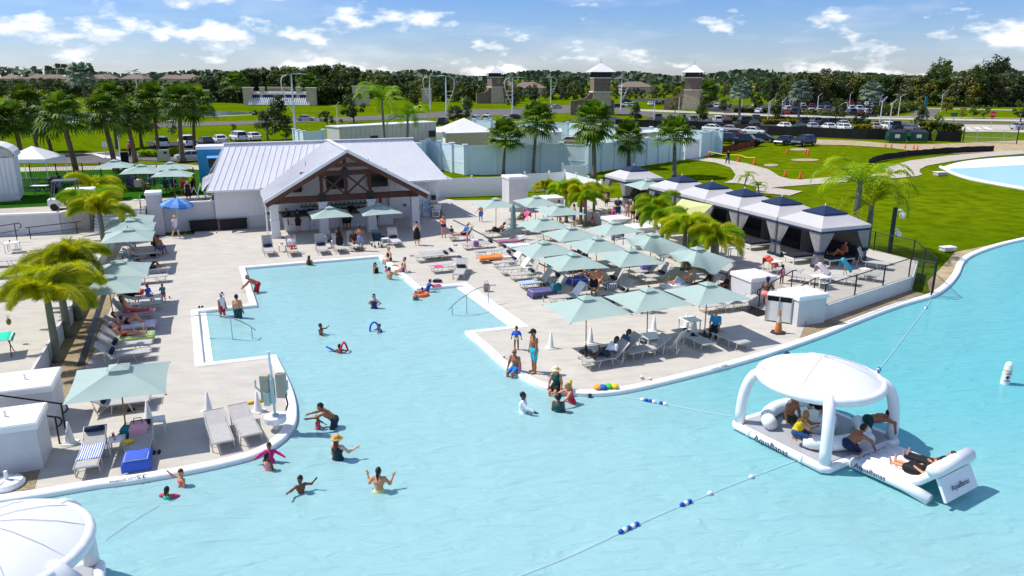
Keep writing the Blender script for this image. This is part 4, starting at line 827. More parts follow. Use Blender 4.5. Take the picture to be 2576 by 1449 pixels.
def mesh_fence(label,pts,h,name='mesh_fence',step=3.0,m=None):
 t=thing(name,label,'fence');P=[Vector(p)for p in pts];tot=0
 for i in range(len(P)-1):
  p,q=P[i],P[i+1];L=(q-p).length;n=max(1,round(L/step))
  for k in range(n):
   a,b=p.lerp(q,k/n),p.lerp(q,(k+1)/n);mb=MB();sag=.05*math.sin(k*2.1+i)
   c=(a+b)/2;nn=Vector((-(b-a).y,(b-a).x,0)).normalized()*.06*math.sin(k*1.7+i)
   for u,v in((a,c+nn),(c+nn,b)):quadpanel(mb,u,v,v+Vector((0,0,h+(sag if v is not b else 0))),u+Vector((0,0,h+(sag if u is not a else 0))),.015)
   mb.build('mesh_panel',m or m_mesh,t);mb=MB();mb.tube([a,(a.x,a.y,h+.08)],.03,5);mb.build('post',m_black,t)
mesh_fence('tall black screened fence along the near car park',[at('C',1040,745),at('C',1300,752),at('C',2000,775),at('D',0,822),at('D',1000,866),at('D',1940,892)],1.75)
mesh_fence('low black silt fence winding beside the garden path',[at('D',1010,1135),at('D',1070,1105),at('D',1160,1078),at('D',1400,1042),at('D',1570,1025),at('D',1830,1005),at('D',2270,985)],.85,'silt_fence',2.2)
mesh_fence('black screen panel by the turf umbrellas',[at('A',1230,1170,PL),at('A',1310,1165,PL)],1.7,'privacy_screen',2)
g_=thing('chain_link_gate','double chain link gate at the car park exit','gate');p,q=at('D',1960,890),at('D',2500,912)
for k in range(2):
 a,b=p.lerp(q,k*.5+.01),p.lerp(q,k*.5+.49);mb=MB();mb.tube([a+Vector((0,0,.1)),a+Vector((0,0,2.2)),b+Vector((0,0,2.2)),b+Vector((0,0,.1))],.05,6,closed=True);c=(a+b)/2;mb.tube([c+Vector((0,0,.1)),c+Vector((0,0,2.2))],.04,6);mb.tube([a+Vector((0,0,.9)),b+Vector((0,0,.9))],.03,5);mb.build('gate_leaf',m_alu,g_)
 mb=MB()
 for j in range(14):u=a.lerp(b,j/14);v=a.lerp(b,min(1,(j+2)/14));mb.bar(u+Vector((0,0,.1)),v+Vector((0,0,2.2)),.012,.012);mb.bar(v+Vector((0,0,.1)),u+Vector((0,0,2.2)),.012,.012)
 mb.build('wire',m_alu,g_)
for a in(p,q):
 mb=MB();mb.tube([a,a+Vector((0,0,2.5))],.08,6);mb.build('post',m_black,g_)
def picket(label,pts,h=1.35,z=PL):
 t=thing('picket_fence',label,'fence');P=[Vector((at(*q,z).x,at(*q,z).y,z))for q in pts]
 for i in range(len(P)-1):
  p,q=P[i],P[i+1];n=max(2,int((q-p).length/.13));mb=MB()
  for k in range(n):a=p.lerp(q,k/n);mb.bar(a,a+Vector((0,0,h)),.02,.02)
  mb.build('pickets',m_iron,t,kind='stuff')
  for zz in(.12,h-.12):mb=MB();mb.bar(p+Vector((0,0,zz)),q+Vector((0,0,zz)),.03,.03);mb.build('rail',m_iron,t)
  m2=max(1,round((q-p).length/2.4))
  for k in range(m2+1):a=p.lerp(q,k/m2);mb=MB();mb.box(-.035,.035,-.035,.035,0,h+.12,0,Matrix.Translation(a));mb.build('post',m_iron,t)
picket('black iron picket fence behind the white canopy tent',[('V',480,560),('V',870,545),('V',1270,540),('V',1540,520)])
picket('black iron picket fence right of the walkway, behind the turf umbrellas',[('V',1810,490),('V',2060,540),('V',2390,575),('V',2576,590),('A',1960,1320)])
m_barr=mat('grey_plastic_barrier',(84,96,98),.5,.08)
def barrier(label,p,q):
 t=thing('crowd_barrier',label,'barrier');p,q=at(*p,PL),at(*q,PL);d=(q-p).normalized();mb=MB();mb.tube([p+Vector((0,0,.12)),p+Vector((0,0,1.05)),q+Vector((0,0,1.05)),q+Vector((0,0,.12))],.05,6,closed=True);mb.build('frame',m_barr,t)
 n=9
 for k in range(1,n):a=p.lerp(q,k/n);mb=MB();mb.bar(a+Vector((0,0,.14)),a+Vector((0,0,1.02)),.08,.05);mb.build('slat',m_barr,t)
 for a in(p.lerp(q,.12),p.lerp(q,.88)):mb=MB();n_=Vector((-d.y,d.x,0));mb.bar(a-n_*.35+Vector((0,0,.05)),a+n_*.35+Vector((0,0,.05)),.1,.08);mb.build('foot',m_barr,t)
barrier('grey plastic crowd barrier under the white canopy, left',('V',290,720),('V',620,715));barrier('grey plastic crowd barrier right of the black bin',('V',660,715),('V',1120,705));barrier('grey plastic crowd barrier beside the red cooler',('V',1260,715),('V',1660,700));barrier('grey plastic crowd barrier left of the seated group',('V',1680,690),('V',2030,670));barrier('grey plastic crowd barrier behind the seated group',('V',2080,640),('V',2390,590))
sh=thing('white_shed','white boarded shed with lattice skirt at the left edge','shed');b0=at('V',310,860,PL);T=Matrix.Translation(b0)@Matrix.Rotation(SA+.1,4,'Z')
for k in range(9):
 mb=MB();mb.box(-.3*(k+1)+.01,-.3*k-.01,0,.05,.55,3.3,0,T);mb.build('wall_board',m_side,sh)
mb=MB();mb.box(-3,-.01,.06,3.2,.1,3.25,0,T);mb.build('wall_core',m_side,sh)
for k in range(24):
 x0=-k*.12;mb=MB();mb.bar(T@Vector((x0,.01,0)),T@Vector((x0-.5,.01,.5)),.02,.03);mb.build('lattice_strip',m_wmetal,sh);mb=MB();mb.bar(T@Vector((x0-.5,.03,0)),T@Vector((x0,.03,.5)),.02,.03);mb.build('lattice_strip',m_wmetal,sh)
mb=MB()
for k in range(9):a0,a1=math.pi*k/9,math.pi*(k+1)/9;quadpanel(mb,T@Vector((-1.5-1.7*math.cos(a0),-.15,3.25+1.0*math.sin(a0))),T@Vector((-1.5-1.7*math.cos(a1),-.15,3.25+1.0*math.sin(a1))),T@Vector((-1.5-1.7*math.cos(a1),3.4,3.25+1.0*math.sin(a1))),T@Vector((-1.5-1.7*math.cos(a0),3.4,3.25+1.0*math.sin(a0))),.05)
mb.add([T@Vector((-1.5-1.55*math.cos(math.pi*k/9),0,3.2+.95*math.sin(math.pi*k/9)))for k in range(10)],[tuple(range(10)),tuple(range(9,-1,-1))]);mb.build('roof',m_roof,sh)
m_tent=mat('white_tent_fabric',(240,241,243),.7,.03,trans=.2)
tn=thing('canopy_tent','white pop-up canopy tent on the upper lawn','tent',at('V',580,620,PL),.1);W_=1.75
mb=MB();ap=Vector((0,0,3.3));cs=[Vector((-W_,-W_,2.35)),Vector((W_,-W_,2.35)),Vector((W_,W_,2.35)),Vector((-W_,W_,2.35))]
for i in range(4):a,b=cs[i],cs[(i+1)%4];mb.add([a,b,ap],[(0,1,2)]);mb.add([a,b,b-Vector((0,0,.3)),a-Vector((0,0,.3))],[(0,3,2,1)])
mb.build('canopy',m_tent,tn)
for c in cs:mb=MB();mb.tube([(c.x*.98,c.y*.98,0),(c.x*.98,c.y*.98,2.3)],.03,6);mb.build('leg',m_wmetal,tn)
ft=thing('food_truck','bright blue food truck with white roof behind the pavilion','food truck',at('c',1110,740,PL),SA-.05);mblue=mat('bright_blue_paint',(20,130,176),.4,.04)
mb=MB();mb.box(0,5.2,0,2.2,.45,3.1);mb.build('body',mblue,ft);mb=MB();mb.box(-.08,5.28,-.08,2.28,3.1,3.35);mb.build('roof',m_roof,ft)
mb=MB();mb.box(.8,2.6,-.02,0,1.6,2.6);mb.build('serving_window',m_dark,ft);mb=MB();quadpanel(mb,(.75,-.02,2.65),(2.65,-.02,2.65),(2.65,-.9,2.45),(.75,-.9,2.45),.03);mb.build('awning',mat('light_blue_awning',(90,160,220),.6,.1,8),ft)
for x in(1.0,4.2):mb=MB();mb.lathe([(.38,-.12),(.38,.12)],14);mb.xform(Matrix.Translation((x,.1,.38))@Matrix.Rotation(math.pi/2,4,'X'));mb.build('wheel',m_black,ft)
gc=thing('golf_cart','white golf cart with grey roof behind the left wall','golf cart',at('V',930,1010,PL)+Vector((0,.9,0)),SA)
m_gcr=mat('grey_cart_roof',(96,100,106),.5,.05)
mb=MB();mb.box(-.75,.75,-.6,.6,1.95,2.03);mb.build('roof',m_gcr,gc);mb=MB();mb.box(-1.15,-.55,-.55,.55,.3,.75);mb.box(-.55,.2,-.58,.58,.25,.35);mb.box(.2,1.2,-.58,.58,.3,.7);mb.build('body',m_wmetal,gc)
for sx in(-.68,.68):
 for sy in(-.52,.52):mb=MB();mb.bar((sx-.25*(sx<0),sy,.7),(sx,sy,1.96),.1,.06);mb.build('roof_post',m_gcr,gc)
mb=MB();mb.box(.2,.6,-.5,.5,.72,.84);mb.box(.6,.72,-.5,.5,.84,1.25);mb.build('seat',m_gcr,gc);mb=MB();mb.tube([(-.5,-.25,.7),(-.25,-.25,1.05)],.02,5);mb.tube([(-.25+.1*math.cos(k*.785),-.25+.15*math.sin(k*.785),1.05+.08*math.cos(k*.785))for k in range(8)],.015,5,closed=True);mb.build('steering_wheel',m_black,gc)
for sx in(-.8,.8):
 for sy in(-.5,.5):mb=MB();mb.lathe([(.24,-.08),(.24,.08)],12);mb.xform(Matrix.Translation((sx,sy,.24))@Matrix.Rotation(math.pi/2,4,'X'));mb.build('wheel',m_black,gc)
def simple(name,label,cat,loc,rz,parts,group=None):
 t=thing(name,label,cat,loc,rz,group)
 for nm,f,m in parts:
  mb=MB();f(mb);mb.build(nm,m,t)
 return t
simple('folding_table','white folding table under the canopy tent','table',at('V',620,770,PL),.1,[('table_top',lambda m:m.box(-.6,.6,-.3,.3,.7,.75),m_white)]+[('leg',(lambda sx:lambda m:(m.tube([(sx,-.25,0),(sx*.6,.2,.7)],.02,5),m.tube([(sx,.25,0),(sx*.6,-.2,.7)],.02,5)))(sx),m_black)for sx in(-.45,.45)])
simple('trash_barrel','black square trash barrel beside the man in navy','barrel',at('V',815,745,PL),.1,[('body',lambda m:m.lathe([(.3,0),(.36,1.1)],4),m_black),('lid',lambda m:m.lathe([(.4,1.1),(.4,1.2),(.2,1.3)],4),m_black)])
mred=mat('red_plastic',(196,30,44),.5,.05)
simple('cooler','small red cooler on the turf by the fence','cooler',at('V',1232,615,PL),.2,[('body',lambda m:m.box(-.2,.2,-.15,.15,0,.34),mred),('lid',lambda m:m.box(-.22,.22,-.17,.17,.345,.42),mred),('handle',lambda m:m.tube([(-.18,0,.42),(-.18,0,.52),(.18,0,.52),(.18,0,.42)],.015,5),mred)])
for i,(x,y)in enumerate(((2090,845),(2320,815))):simple('drain_plate',('white square drain plate in the turf, nearer one','white square drain plate in the turf, farther one')[i],'drain plate',at('V',x,y,PL+.02),SA,[('plate',lambda m:m.box(-.38,.38,-.2,.2,-.01,.03),m_white),('grate',lambda m:m.box(-.12,.12,-.05,.05,.03,.035),m_black)])
for i,(x,y,l)in enumerate(((920,1100,'white wooden A-frame easel on the upper walk, left one'),(1110,1110,'white wooden A-frame easel on the upper walk, right taller one'))):
 hh=1.0+.3*i;simple('easel',l,'easel',at('c',x+30,y,PL),SA,[('leg',(lambda s:lambda m:m.bar((s*.42,0,0),(0,0,hh),.08,.06))(s),m_white)for s in(-1,1)])
simple('steel_trash_bin','steel twin trash bin between lime grass clumps','trash bin',at('A',1655,1085),.2,[('body',lambda m:m.box(-.7,.7,-.4,.4,0,1.5),m_alu),('opening',lambda m:m.box(.1,.5,-.41,-.39,1.0,1.3),m_black),('side_panel',lambda m:m.box(-.75,-.705,-.42,.42,0,1.6),m_black)])
for i,(x,y,l)in enumerate(((1070,1070,'small street sign on a post at the crosswalk'),(1520,860,'white sign on a post before the parked white van row'),(1720,840,'white parking sign behind the pickup'))):simple('street_sign',l,'sign',at('A',x,y),0,[('post',lambda m:m.tube([(0,0,0),(0,0,2.3)],.04,5),m_alu),('plate',lambda m:m.box(-.3,.3,-.02,.02,1.7,2.4),m_white)])
# service yard, towers, fountain, houses
def slab_box(name,label,cat,pl,pr,ps,h,m,ribs=0,roofm=None):
 t=thing(name,label,cat);a,b,c=(Vector((p.x,p.y,0))for p in(pl,pr,ps));d=c-a;mb=MB();mb.prism([(a.x,a.y),(b.x,b.y),((b+d).x,(b+d).y),(c.x,c.y)],0,h);mb.build('body',m,t)
 e=(b-a).normalized()*.12;f=d.normalized()*.12;mb=MB();mb.prism([((a-e-f).x,(a-e-f).y),((b+e-f).x,(b+e-f).y),((b+d+e+f).x,(b+d+e+f).y),((c-e+f).x,(c-e+f).y)],h,h+.14);mb.build('roof',roofm or m_roof,t)
 n=Vector(((b-a).y,-(b-a).x,0)).normalized()
 for k in range(ribs):
  p=a.lerp(b,(k+.5)/ribs)+n*.04;mb=MB();mb.bar(p+Vector((0,0,.1)),p+Vector((0,0,h-.05)),.1,.07,up=n);mb.build('rib',m,t)
 return t,a,b,n
m_trail=mat('cream_trailer_siding',(206,203,194),.6,.04,1);m_cont=mat('beige_container',(214,196,166),.5,.05)
H_=3.5;A0,B0=at('B',835,748,H_),at('B',1812,695,H_);dpt=(at('B',670,733,H_)-A0).normalized()*3.6
t,a,b,n=slab_box('office_trailer','long cream office trailer behind the pavilion roof','trailer',A0,B0,A0+dpt,H_,m_trail,22)
for k,(u,z0,z1,w_)in enumerate(((.1,.9,1.7,1.6),(.33,.9,2.0,1.4),(.7,.2,2.2,.9),(.95,1.2,2.2,1.4))):
 p=a.lerp(b,u)+n*.08;d=(b-a).normalized();mb=MB();mb.bar(p-d*w_/2+Vector((0,0,(z0+z1)/2)),p+d*w_/2+Vector((0,0,(z0+z1)/2)),.05,z1-z0);mb.build('door'if k==2 else'window',m_trail if k==2 else m_dgrey,t)
H_=2.7;slab_box('cargo_container','white ribbed cargo container in the service yard','container',at('C',20,812,H_),at('C',498,800,H_),at('C',40,775,H_),H_,m_vinylw,24)
slab_box('cargo_container','beige cargo container behind the white tank','container',at('B',1905,812,H_),at('B',2340,800,H_),at('B',1960,780,H_),H_,m_cont,20)
slab_box('cargo_container','tan container with dark lettering behind a fan palm','container',at('C',1180,815,2.9),at('C',1460,800,2.9),at('C',1230,788,2.9),2.9,m_cont,10)
slab_box('pump_house','small white pump house beside the service gate','shed',at('C',1210,860,2.2),at('C',1400,850,2.2),at('C',1240,838,2.2),2.2,m_vinylw,8)
p=at('B',1930,880);simple('water_tank','round white water tank in the service yard','tank',p,0,[('shell',lambda m:m.lathe([(3.3,0),(3.3,1.7),(2.9,2.2),(.6,2.5)],18),m_vinylw),('hatch',lambda m:m.lathe([(.5,2.5),(.5,2.65)],10),m_vinylw)])
p=at('B',2090,960)+Vector((0,2,0));simple('hipped_kiosk','white hipped metal roof kiosk behind the blue wall','kiosk',p,.25,[('body',lambda m:m.box(-3,3,-3,3,0,2.8),m_vinylw)]+[('roof_panel',(lambda i:lambda m:quadpanel(m,*[(Matrix.Rotation(i*math.pi/2,4,'Z')@Vector(v))for v in((-3.8,-3.8,2.75),(3.8,-3.8,2.75),(.01,0,4.6),(-.01,0,4.6))],.04))(i),m_roof)for i in range(4)])
m_stone=mat('tan_field_stone',(196,178,154),.9,.22,1.6,bump=1,bscale=5);m_stoned=mat('brown_stone_cladding',(128,110,96),.9,.25,1.8,bump=1,bscale=6);m_trimw=mat('white_stone_trim',(226,222,214),.7,.04)
m_brown=mat('brown_timber',(58,38,30),.7,.2)
def tower(label,base,rz,s_=1.0,writing=True):
 t=thing('stone_tower',label,'tower',base,rz);t.scale=(s_,)*3
 def frus(mb,w0,w1,z0,z1):
  v=[(sx*w,sy*w,z)for z,w in((z0,w0),(z1,w1))for sx,sy in((-1,-1),(1,-1),(1,1),(-1,1))];mb.add(v,[(3,2,1,0),(4,5,6,7),(0,1,5,4),(1,2,6,5),(2,3,7,6),(3,0,4,7)])
 rng=random.Random(3)
 mb=MB();frus(mb,2.9,2.35,0,6.3);mb.build('base_core',m_stone,t)
 for i in range(14):
  z0=.02+i*.45;w=2.9-(.55*z0/6.3)
  for k in range(4):
   T=Matrix.Rotation(k*math.pi/2,4,'Z');x=-w
   while x<w-.2:
    L=min(rng.uniform(.6,1.3),w-x);mb=MB();mb.box(x+.02,x+L-.02,-w-.05-rng.uniform(0,.05),-w+.05,z0,z0+.42,0,T)
    mb.build('stone',m_stone,t);x+=L
 mb=MB();mb.box(-2.75,2.75,-2.75,2.75,6.3,6.6);mb.build('lower_ledge',m_trimw,t);mb=MB();frus(mb,2.42,2.42,6.6,10.2);mb.build('shaft',m_stoned,t);mb=MB();mb.box(-2.6,2.6,-2.6,2.6,10.2,10.5);mb.build('upper_ledge',m_trimw,t)
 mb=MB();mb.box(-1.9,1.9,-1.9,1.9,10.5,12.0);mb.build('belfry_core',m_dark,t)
 for k in range(4):
  for j in range(7):x=-2.4+j*.8;T=Matrix.Rotation(k*math.pi/2,4,'Z');mb=MB();mb.bar(T@Vector((x,-2.4,10.5)),T@Vector((x,-2.5,12.05)),.14,.14);mb.build('belfry_post',m_brown,t)
  T=Matrix.Rotation(k*math.pi/2+math.pi/4,4,'Z');mb=MB();mb.bar(T@Vector((0,-3.3,10.7)),T@Vector((0,-4.6,12.0)),.16,.16);mb.build('corner_strut',m_brown,t)
 for k in range(4):
  T=Matrix.Rotation(k*math.pi/2,4,'Z')
  for j in range(10):
   x0,x1=-3.7+j*.74,-3.7+(j+1)*.74;f0,f1=1-abs(x0)/3.7,1-abs(x1)/3.7
   mb=MB();quadpanel(mb,T@Vector((x0,-3.7,12.0)),T@Vector((x1,-3.7,12.0)),T@Vector((x1,-3.7+3.7*f1,12.0+2.5*f1)),T@Vector((x0,-3.7+3.7*f0-.001,12.0+2.5*f0+.001)),.06);mb.build('roof_panel',m_roof,t)
 mb=MB();mb.lathe([(.12,14.4),(.06,14.9),(.03,16.0)],6);mb.build('finial',m_dgrey,t)
 mb=MB();prof=[(-2.6,0),(-9.0,0),(-9.0,4.0),(-7.4,4.05),(-5.6,4.4),(-4.3,5.1),(-3.4,6.2),(-2.4,6.25)];v=[(x,y,z)for y in(-1.9,-1.1)for x,z in prof];n_=len(prof)
 mb.add(v,[tuple(range(n_-1,-1,-1)),tuple(range(n_,2*n_))]+[(i,(i+1)%n_,n_+(i+1)%n_,n_+i)for i in range(n_)]);mb.build('wing_wall',m_stoned,t)
 mb=MB();mb.box(2.6,3.9,-1.9,-1.1,0,4.2);mb.build('side_pier',m_stoned,t)
 return t
tw=tower('stone gate tower with white roof, leftmost and farthest of the three',at('B',2405,500),.45)
m_em=mat('pale_sign_metal',(206,202,196),.4,0);F_=frame((1,0,0),(0,0,1),(.6,-2.45,8.6))
mb=MB();mb.tube([F_@Vector((.55*math.cos(k*.393),.85*math.sin(k*.393)*(1 if math.sin(k*.393)<0 else 1.15),0))for k in range(16)],.07,5,closed=True);mb.tube([F_@Vector(v)for v in((-.3,-.5,0),(0,.5,0),(.3,-.5,0))],.06,5);mb.build('emblem',m_em,tw)
tower('stone gate tower with white roof and curved wing, largest in the middle',at('C',880,615),.12);tower('stone gate tower with white roof, rightmost beside palms',at('C',1810,568),-.35)
fw=thing('fountain_wall','curved fountain wall with blue basin and white water jets','fountain');m_navy=mat('navy_tile',(26,44,96),.3,.2,2)
P0,P1=at('A',2520,520),at('B',575,525)
u_=(P1-P0).normalized();nn=Vector((u_.y,-u_.x,0))
def fwp(t,off=0):return P0+(P1-P0)*t+nn*(-off)-nn*0+Vector((0,0,0))-nn*(6*math.sin(math.pi*t))*(-1 if False else 1)*.0
Lw=(P1-P0).length;H0=up_h(P0,'A',2520,370)
mb=MB();mb.bar(P0+Vector((0,0,2.6)),P1+Vector((0,0,2.6)),.6,5.2);mb.build('tile_wall',m_navy,fw);mb=MB();mb.bar(P0+nn*.2+Vector((0,0,5.6)),P1+nn*.2+Vector((0,0,5.6)),1.2,.8);mb.build('spillway',m_trimw,fw)
mb=MB();mb.bar(P0-nn*.3+Vector((0,0,6.4)),P1-nn*.3+Vector((0,0,6.4)),.5,.8);mb.build('parapet',m_trimw,fw)
for tt,w_,h in((0,3.2,8.4),(.2,1.6,8.6),(.78,1.6,8.6),(1.0,3.2,8.4)):
 p=P0.lerp(P1,tt)+nn*(.8 if tt in(0,1.0)else-.4);mb=MB();mb.box(-w_/2,w_/2,-w_/2,w_/2,0,h,0,Matrix.Translation(p));mb.build('stone_pillar',m_stone,fw);mb=MB();mb.box(-w_*.6,w_*.6,-w_*.6,w_*.6,h,h+.35,0,Matrix.Translation(p));mb.build('pillar_cap',m_trimw,fw)
a,b=P0.lerp(P1,.3)-nn*.6,P0.lerp(P1,.66)-nn*.6;mb=MB();mb.bar(a+Vector((0,0,7.2)),b+Vector((0,0,7.2)),.9,3.0);mb.build('name_wall',m_stone,fw);mb=MB();mb.bar(a+Vector((0,0,8.8)),b+Vector((0,0,8.8)),1.2,.25);mb.build('name_wall_cap',m_trimw,fw)
fw.scale=(1,1,.76)
text_mesh('EPPERSON',1.9,'lettering',m_brown,fw,frame(u_,(0,0,1),(a+b)/2+nn*.5+Vector((0,0,7.3))))
m_foam=mat('white_water_foam',(240,244,248),.5,.02,trans=.3)
for k in range(30):
 t0=.03+.94*k/29;p=P0.lerp(P1,t0)+nn*.4;mb=MB();mb.tube([p+nn*(2.4*s)+u_*(.5*s)+Vector((0,0,3.4+2.4*s-5.6*s*s))for s in(0,.2,.4,.6,.8,1.0)],[.12,.16,.22,.28,.36,.42],5);mb.build('water_jet',m_foam,fw)
for i,(t_,x,y,w_,h)in enumerate((('A',2075,470,3.5,4.6),('A',2245,450,1.8,3),('A',2400,440,1.8,3),('B',650,400,7,3),('B',785,400,2,3),('B',925,400,22,3.2),('B',1075,415,2,3),('B',1235,440,7,5),('B',1385,455,2,3),('B',1060,520,6,7),('B',1720,495,4,5.5))):
 b=at(t_,x,y+8);simple('stone_pier','stone pier wall on the green bank, '+ORD[i]+' from the left','wall',b,.0,[('body',(lambda w_,h:lambda m:m.box(-w_/2,w_/2,-.6,.6,0,h))(w_,h),m_stone),('cap',(lambda w_,h:lambda m:m.box(-w_/2-.2,w_/2+.2,-.8,.8,h,h+.3))(w_,h),m_trimw)],'stone piers on the bank')
m_rf=mat('brown_shingle',(128,112,100),.9,.15,1);m_hw=mat('beige_house_wall',(190,176,158),.8,.05)
hl=MB();hl.prism([(-520,545),(-110,520),(-90,720),(-560,720)],-.5,5.0);struct('low_hill',hl,m_far)
rng=random.Random(2)
for i in range(22):
 x=-450+i*16.5;y=560+rng.uniform(0,70);w_=rng.uniform(7,9.5);d_=rng.uniform(5,7);hh=rng.uniform(2.4,3.4)
 t=simple('suburban_house','tan house with brown hip roof beyond the left woods, '+(ORD[i]if i<20 else('second to last'if i==20 else'last'))+' from the left','house',(x,y,5.0),rng.uniform(-.3,.3),[('wall',(lambda w_,d_:lambda m:m.box(-w_,w_,-d_,d_,0,3.6))(w_,d_),m_hw)]+[('roof_slope',(lambda q,h:lambda m:quadpanel(m,*q,.1))(q,hh),m_rf)for q in(((-w_-.6,-d_-.6,3.6),(w_+.6,-d_-.6,3.6),(w_*.4,0,3.6+hh),(-w_*.4,0,3.6+hh)),((w_+.6,d_+.6,3.6),(-w_-.6,d_+.6,3.6),(-w_*.4,0,3.6+hh),(w_*.4,0,3.6+hh)),((w_+.6,-d_-.6,3.6),(w_+.6,d_+.6,3.6),(w_*.4,.01,3.6+hh),(w_*.4,-.01,3.6+hh)),((-w_-.6,d_+.6,3.6),(-w_-.6,-d_-.6,3.6),(-w_*.4,-.01,3.6+hh),(-w_*.4,.01,3.6+hh)))]+[('window',(lambda xx,d_:lambda m:m.box(xx-.8,xx+.8,-d_-.06,-d_,1.2,2.6))(xx,d_),m_dgrey)for xx in(-w_*.55,w_*.5)],'houses beyond the left woods')
for l,x,y,w_ in(('brown-roofed house behind the middle tower, right side',1595,236,10),('brown-roofed house left of the middle tower woods',1330,240,9),('brown-roofed house left of the left stone tower, small',1270,232,7)):
 d_=7;hh=3.2;b=at('T',x,y);simple('suburban_house',l,'house',b,.1,[('wall',lambda m:m.box(-w_,w_,-d_,d_,0,4.2),m_hw)]+[('roof_slope',(lambda q:lambda m:quadpanel(m,*q,.1))(q),m_rf)for q in(((-w_-.6,-d_-.6,4.2),(w_+.6,-d_-.6,4.2),(w_*.4,0,4.2+hh),(-w_*.4,0,4.2+hh)),((w_+.6,d_+.6,4.2),(-w_-.6,d_+.6,4.2),(-w_*.4,0,4.2+hh),(w_*.4,0,4.2+hh)),((w_+.6,-d_-.6,4.2),(w_+.6,d_+.6,4.2),(w_*.4,.01,4.2+hh),(w_*.4,-.01,4.2+hh)),((-w_-.6,d_+.6,4.2),(-w_-.6,-d_-.6,4.2),(-w_*.4,-.01,4.2+hh),(-w_*.4,.01,4.2+hh)))]+[('window',lambda m:m.box(-2,0,-d_-.06,-d_,1.2,2.8),m_dgrey)])
 # lamps
m_lampw=mat('white_lamp_pole',(226,230,234),.4,.02);m_pv=mat('solar_panel',(60,70,90),.2,.05)
def solar_lamp(label,base,h,arm=True,rz=0,group='solar lamp posts'):
 t=thing('solar_lamp',label,'street lamp',base,rz,group);k=h/6
 mb=MB();mb.tube([(0,0,0),(0,0,h)],[.13*k,.09*k],8);mb.build('pole',m_lampw,t)
 mb=MB();quadpanel(mb,(-.15*k,-.35*k,h-.1),(-.15*k,.35*k,h-.1),(1.0*k,.35*k,h+1.0*k),(1.0*k,-.35*k,h+1.0*k),-.06*k);mb.build('solar_panel',m_lampw,t);mb=MB();quadpanel(mb,(-.1*k,-.3*k,h-.04),(-.1*k,.3*k,h-.04),(.95*k,.3*k,h+1.0*k),(.95*k,-.3*k,h+1.0*k),-.02*k);mb.build('cell_face',m_pv,t)
 if arm:mb=MB();mb.tube([(0,0,h*.78),(-.35*k,0,h*.9),(-.8*k,0,h*.95),(-1.4*k,0,h*.94)],.05*k,6);mb.bar((-1.1*k,0,h*.935),(-1.7*k,0,h*.93),.22*k,.07*k);mb.build('lamp_arm',m_lampw,t)
L_=[('A',1850,1090,650,1,'tall solar lamp beside the grey-trunked palm'),('A',1215,1060,830,0,'white solar lamp behind the crosswalk palm'),('B',820,715,520,1,'solar lamp left of the road oak'),('B',1370,680,500,0,'solar lamp behind the feather palms'),('B',2080,575,480,1,'solar lamp in front of the left tower verge'),('B',190,620,470,0,'solar lamp inside the dark tree left of the fountain'),('C',258,585,490,1,'solar lamp left of the middle tower'),('C',912,575,480,1,'solar lamp in front of the middle tower'),('C',1428,680,470,0,'solar lamp right of the middle tower'),('C',1675,630,440,0,'solar lamp before the right tower'),('C',2310,570,440,0,'solar lamp beside the silver palm'),('C',2570,700,500,0,'solar lamp at the near car park hedge left'),('D',130,700,480,0,'solar lamp at the hedge, second from left'),('D',10,650,480,0,'solar lamp at the hedge, first from left'),('D',215,560,430,0,'solar lamp at the far lot left end'),('D',490,620,430,0,'solar lamp in the far lot, left of centre'),('D',520,515,400,0,'solar lamp behind the far lot, left'),('D',815,545,410,0,'solar lamp in the far lot, centre'),('D',975,510,410,0,'solar lamp in the far lot, behind a silver palm'),('D',1115,590,440,0,'solar lamp right of the right silver palm'),('D',1120,745,480,0,'solar lamp beside the white van'),('D',1215,775,500,0,'solar lamp in front of the white hatchback'),('D',1308,640,440,0,'solar lamp at the lot exit'),('D',1440,440,400,0,'small solar lamp by the woods'),('D',1735,590,410,1,'solar lamp at the side road'),('D',75,490,400,0,'solar lamp far left behind the lot'),('D',710,440,410,0,'short solar lamp behind the lot centre'),('A',120,700,540,0,'solar lamp at the pond left edge')]
for t_,x,y,ty,arm,l in L_:
 b=at(t_,x,y);solar_lamp(l,b,max(3.5,up_h(b,t_,x,ty)),arm,random.uniform(-.3,.3))
def arc_lamp(label,base,h,sg,group='tall arched boulevard lamps'):
 t=thing('arched_lamp',label,'street lamp',base,0,group);mb=MB();mb.tube([(0,0,0),(0,0,h)],[.22,.14],8);mb.build('pole',m_lampw,t)
 arc=[Vector((-sg*2.2*math.sin(min(1,k/9)*2.2)*1.0+sg*max(0,k-9)*.9,0,h*(.28+.72*math.sin(min(1.57,k*.135)))))for k in range(14)]
 mb=MB();mb.tube(arc,.11,6);mb.build('arched_arm',m_lampw,t);e=arc[-1];mb=MB();mb.bar(e,e+Vector((sg*1.4,0,-.1)),.35,.12);mb.build('lamp_head',m_lampw,t)
 mb=MB();quadpanel(mb,(-.9,-.6,h-.2),(-.9,.6,h-.2),(1.2,.6,h+.6),(1.2,-.6,h+.6),-.08);mb.build('solar_panel',m_pv,t)
 for z in(.45,.55,.65):mb=MB();mb.tube([(0,0,h*z),(-sg*1.9,0,h*z)],.05,5);mb.build('stay',m_lampw,t)
for t_,x,y,ty,sg,l in(('B',1755,570,230,1,'tall arched lamp left of the arched pair'),('B',1918,668,225,-1,'tall arched lamp right of the arched pair'),('B',395,770,205,1,'tall arched lamp before the fountain'),('C',5,640,240,1,'tall arched lamp right of the left stone tower'),('C',390,500,240,-1,'tall arched lamp left of the middle stone tower'),('C',1095,570,250,-1,'tall arched lamp right of the middle stone tower'),('A',1405,560,175,-1,'tall arched lamp above the left palms')):
 b=at(t_,x,y);arc_lamp(l,b,up_h(b,t_,x,ty),sg)
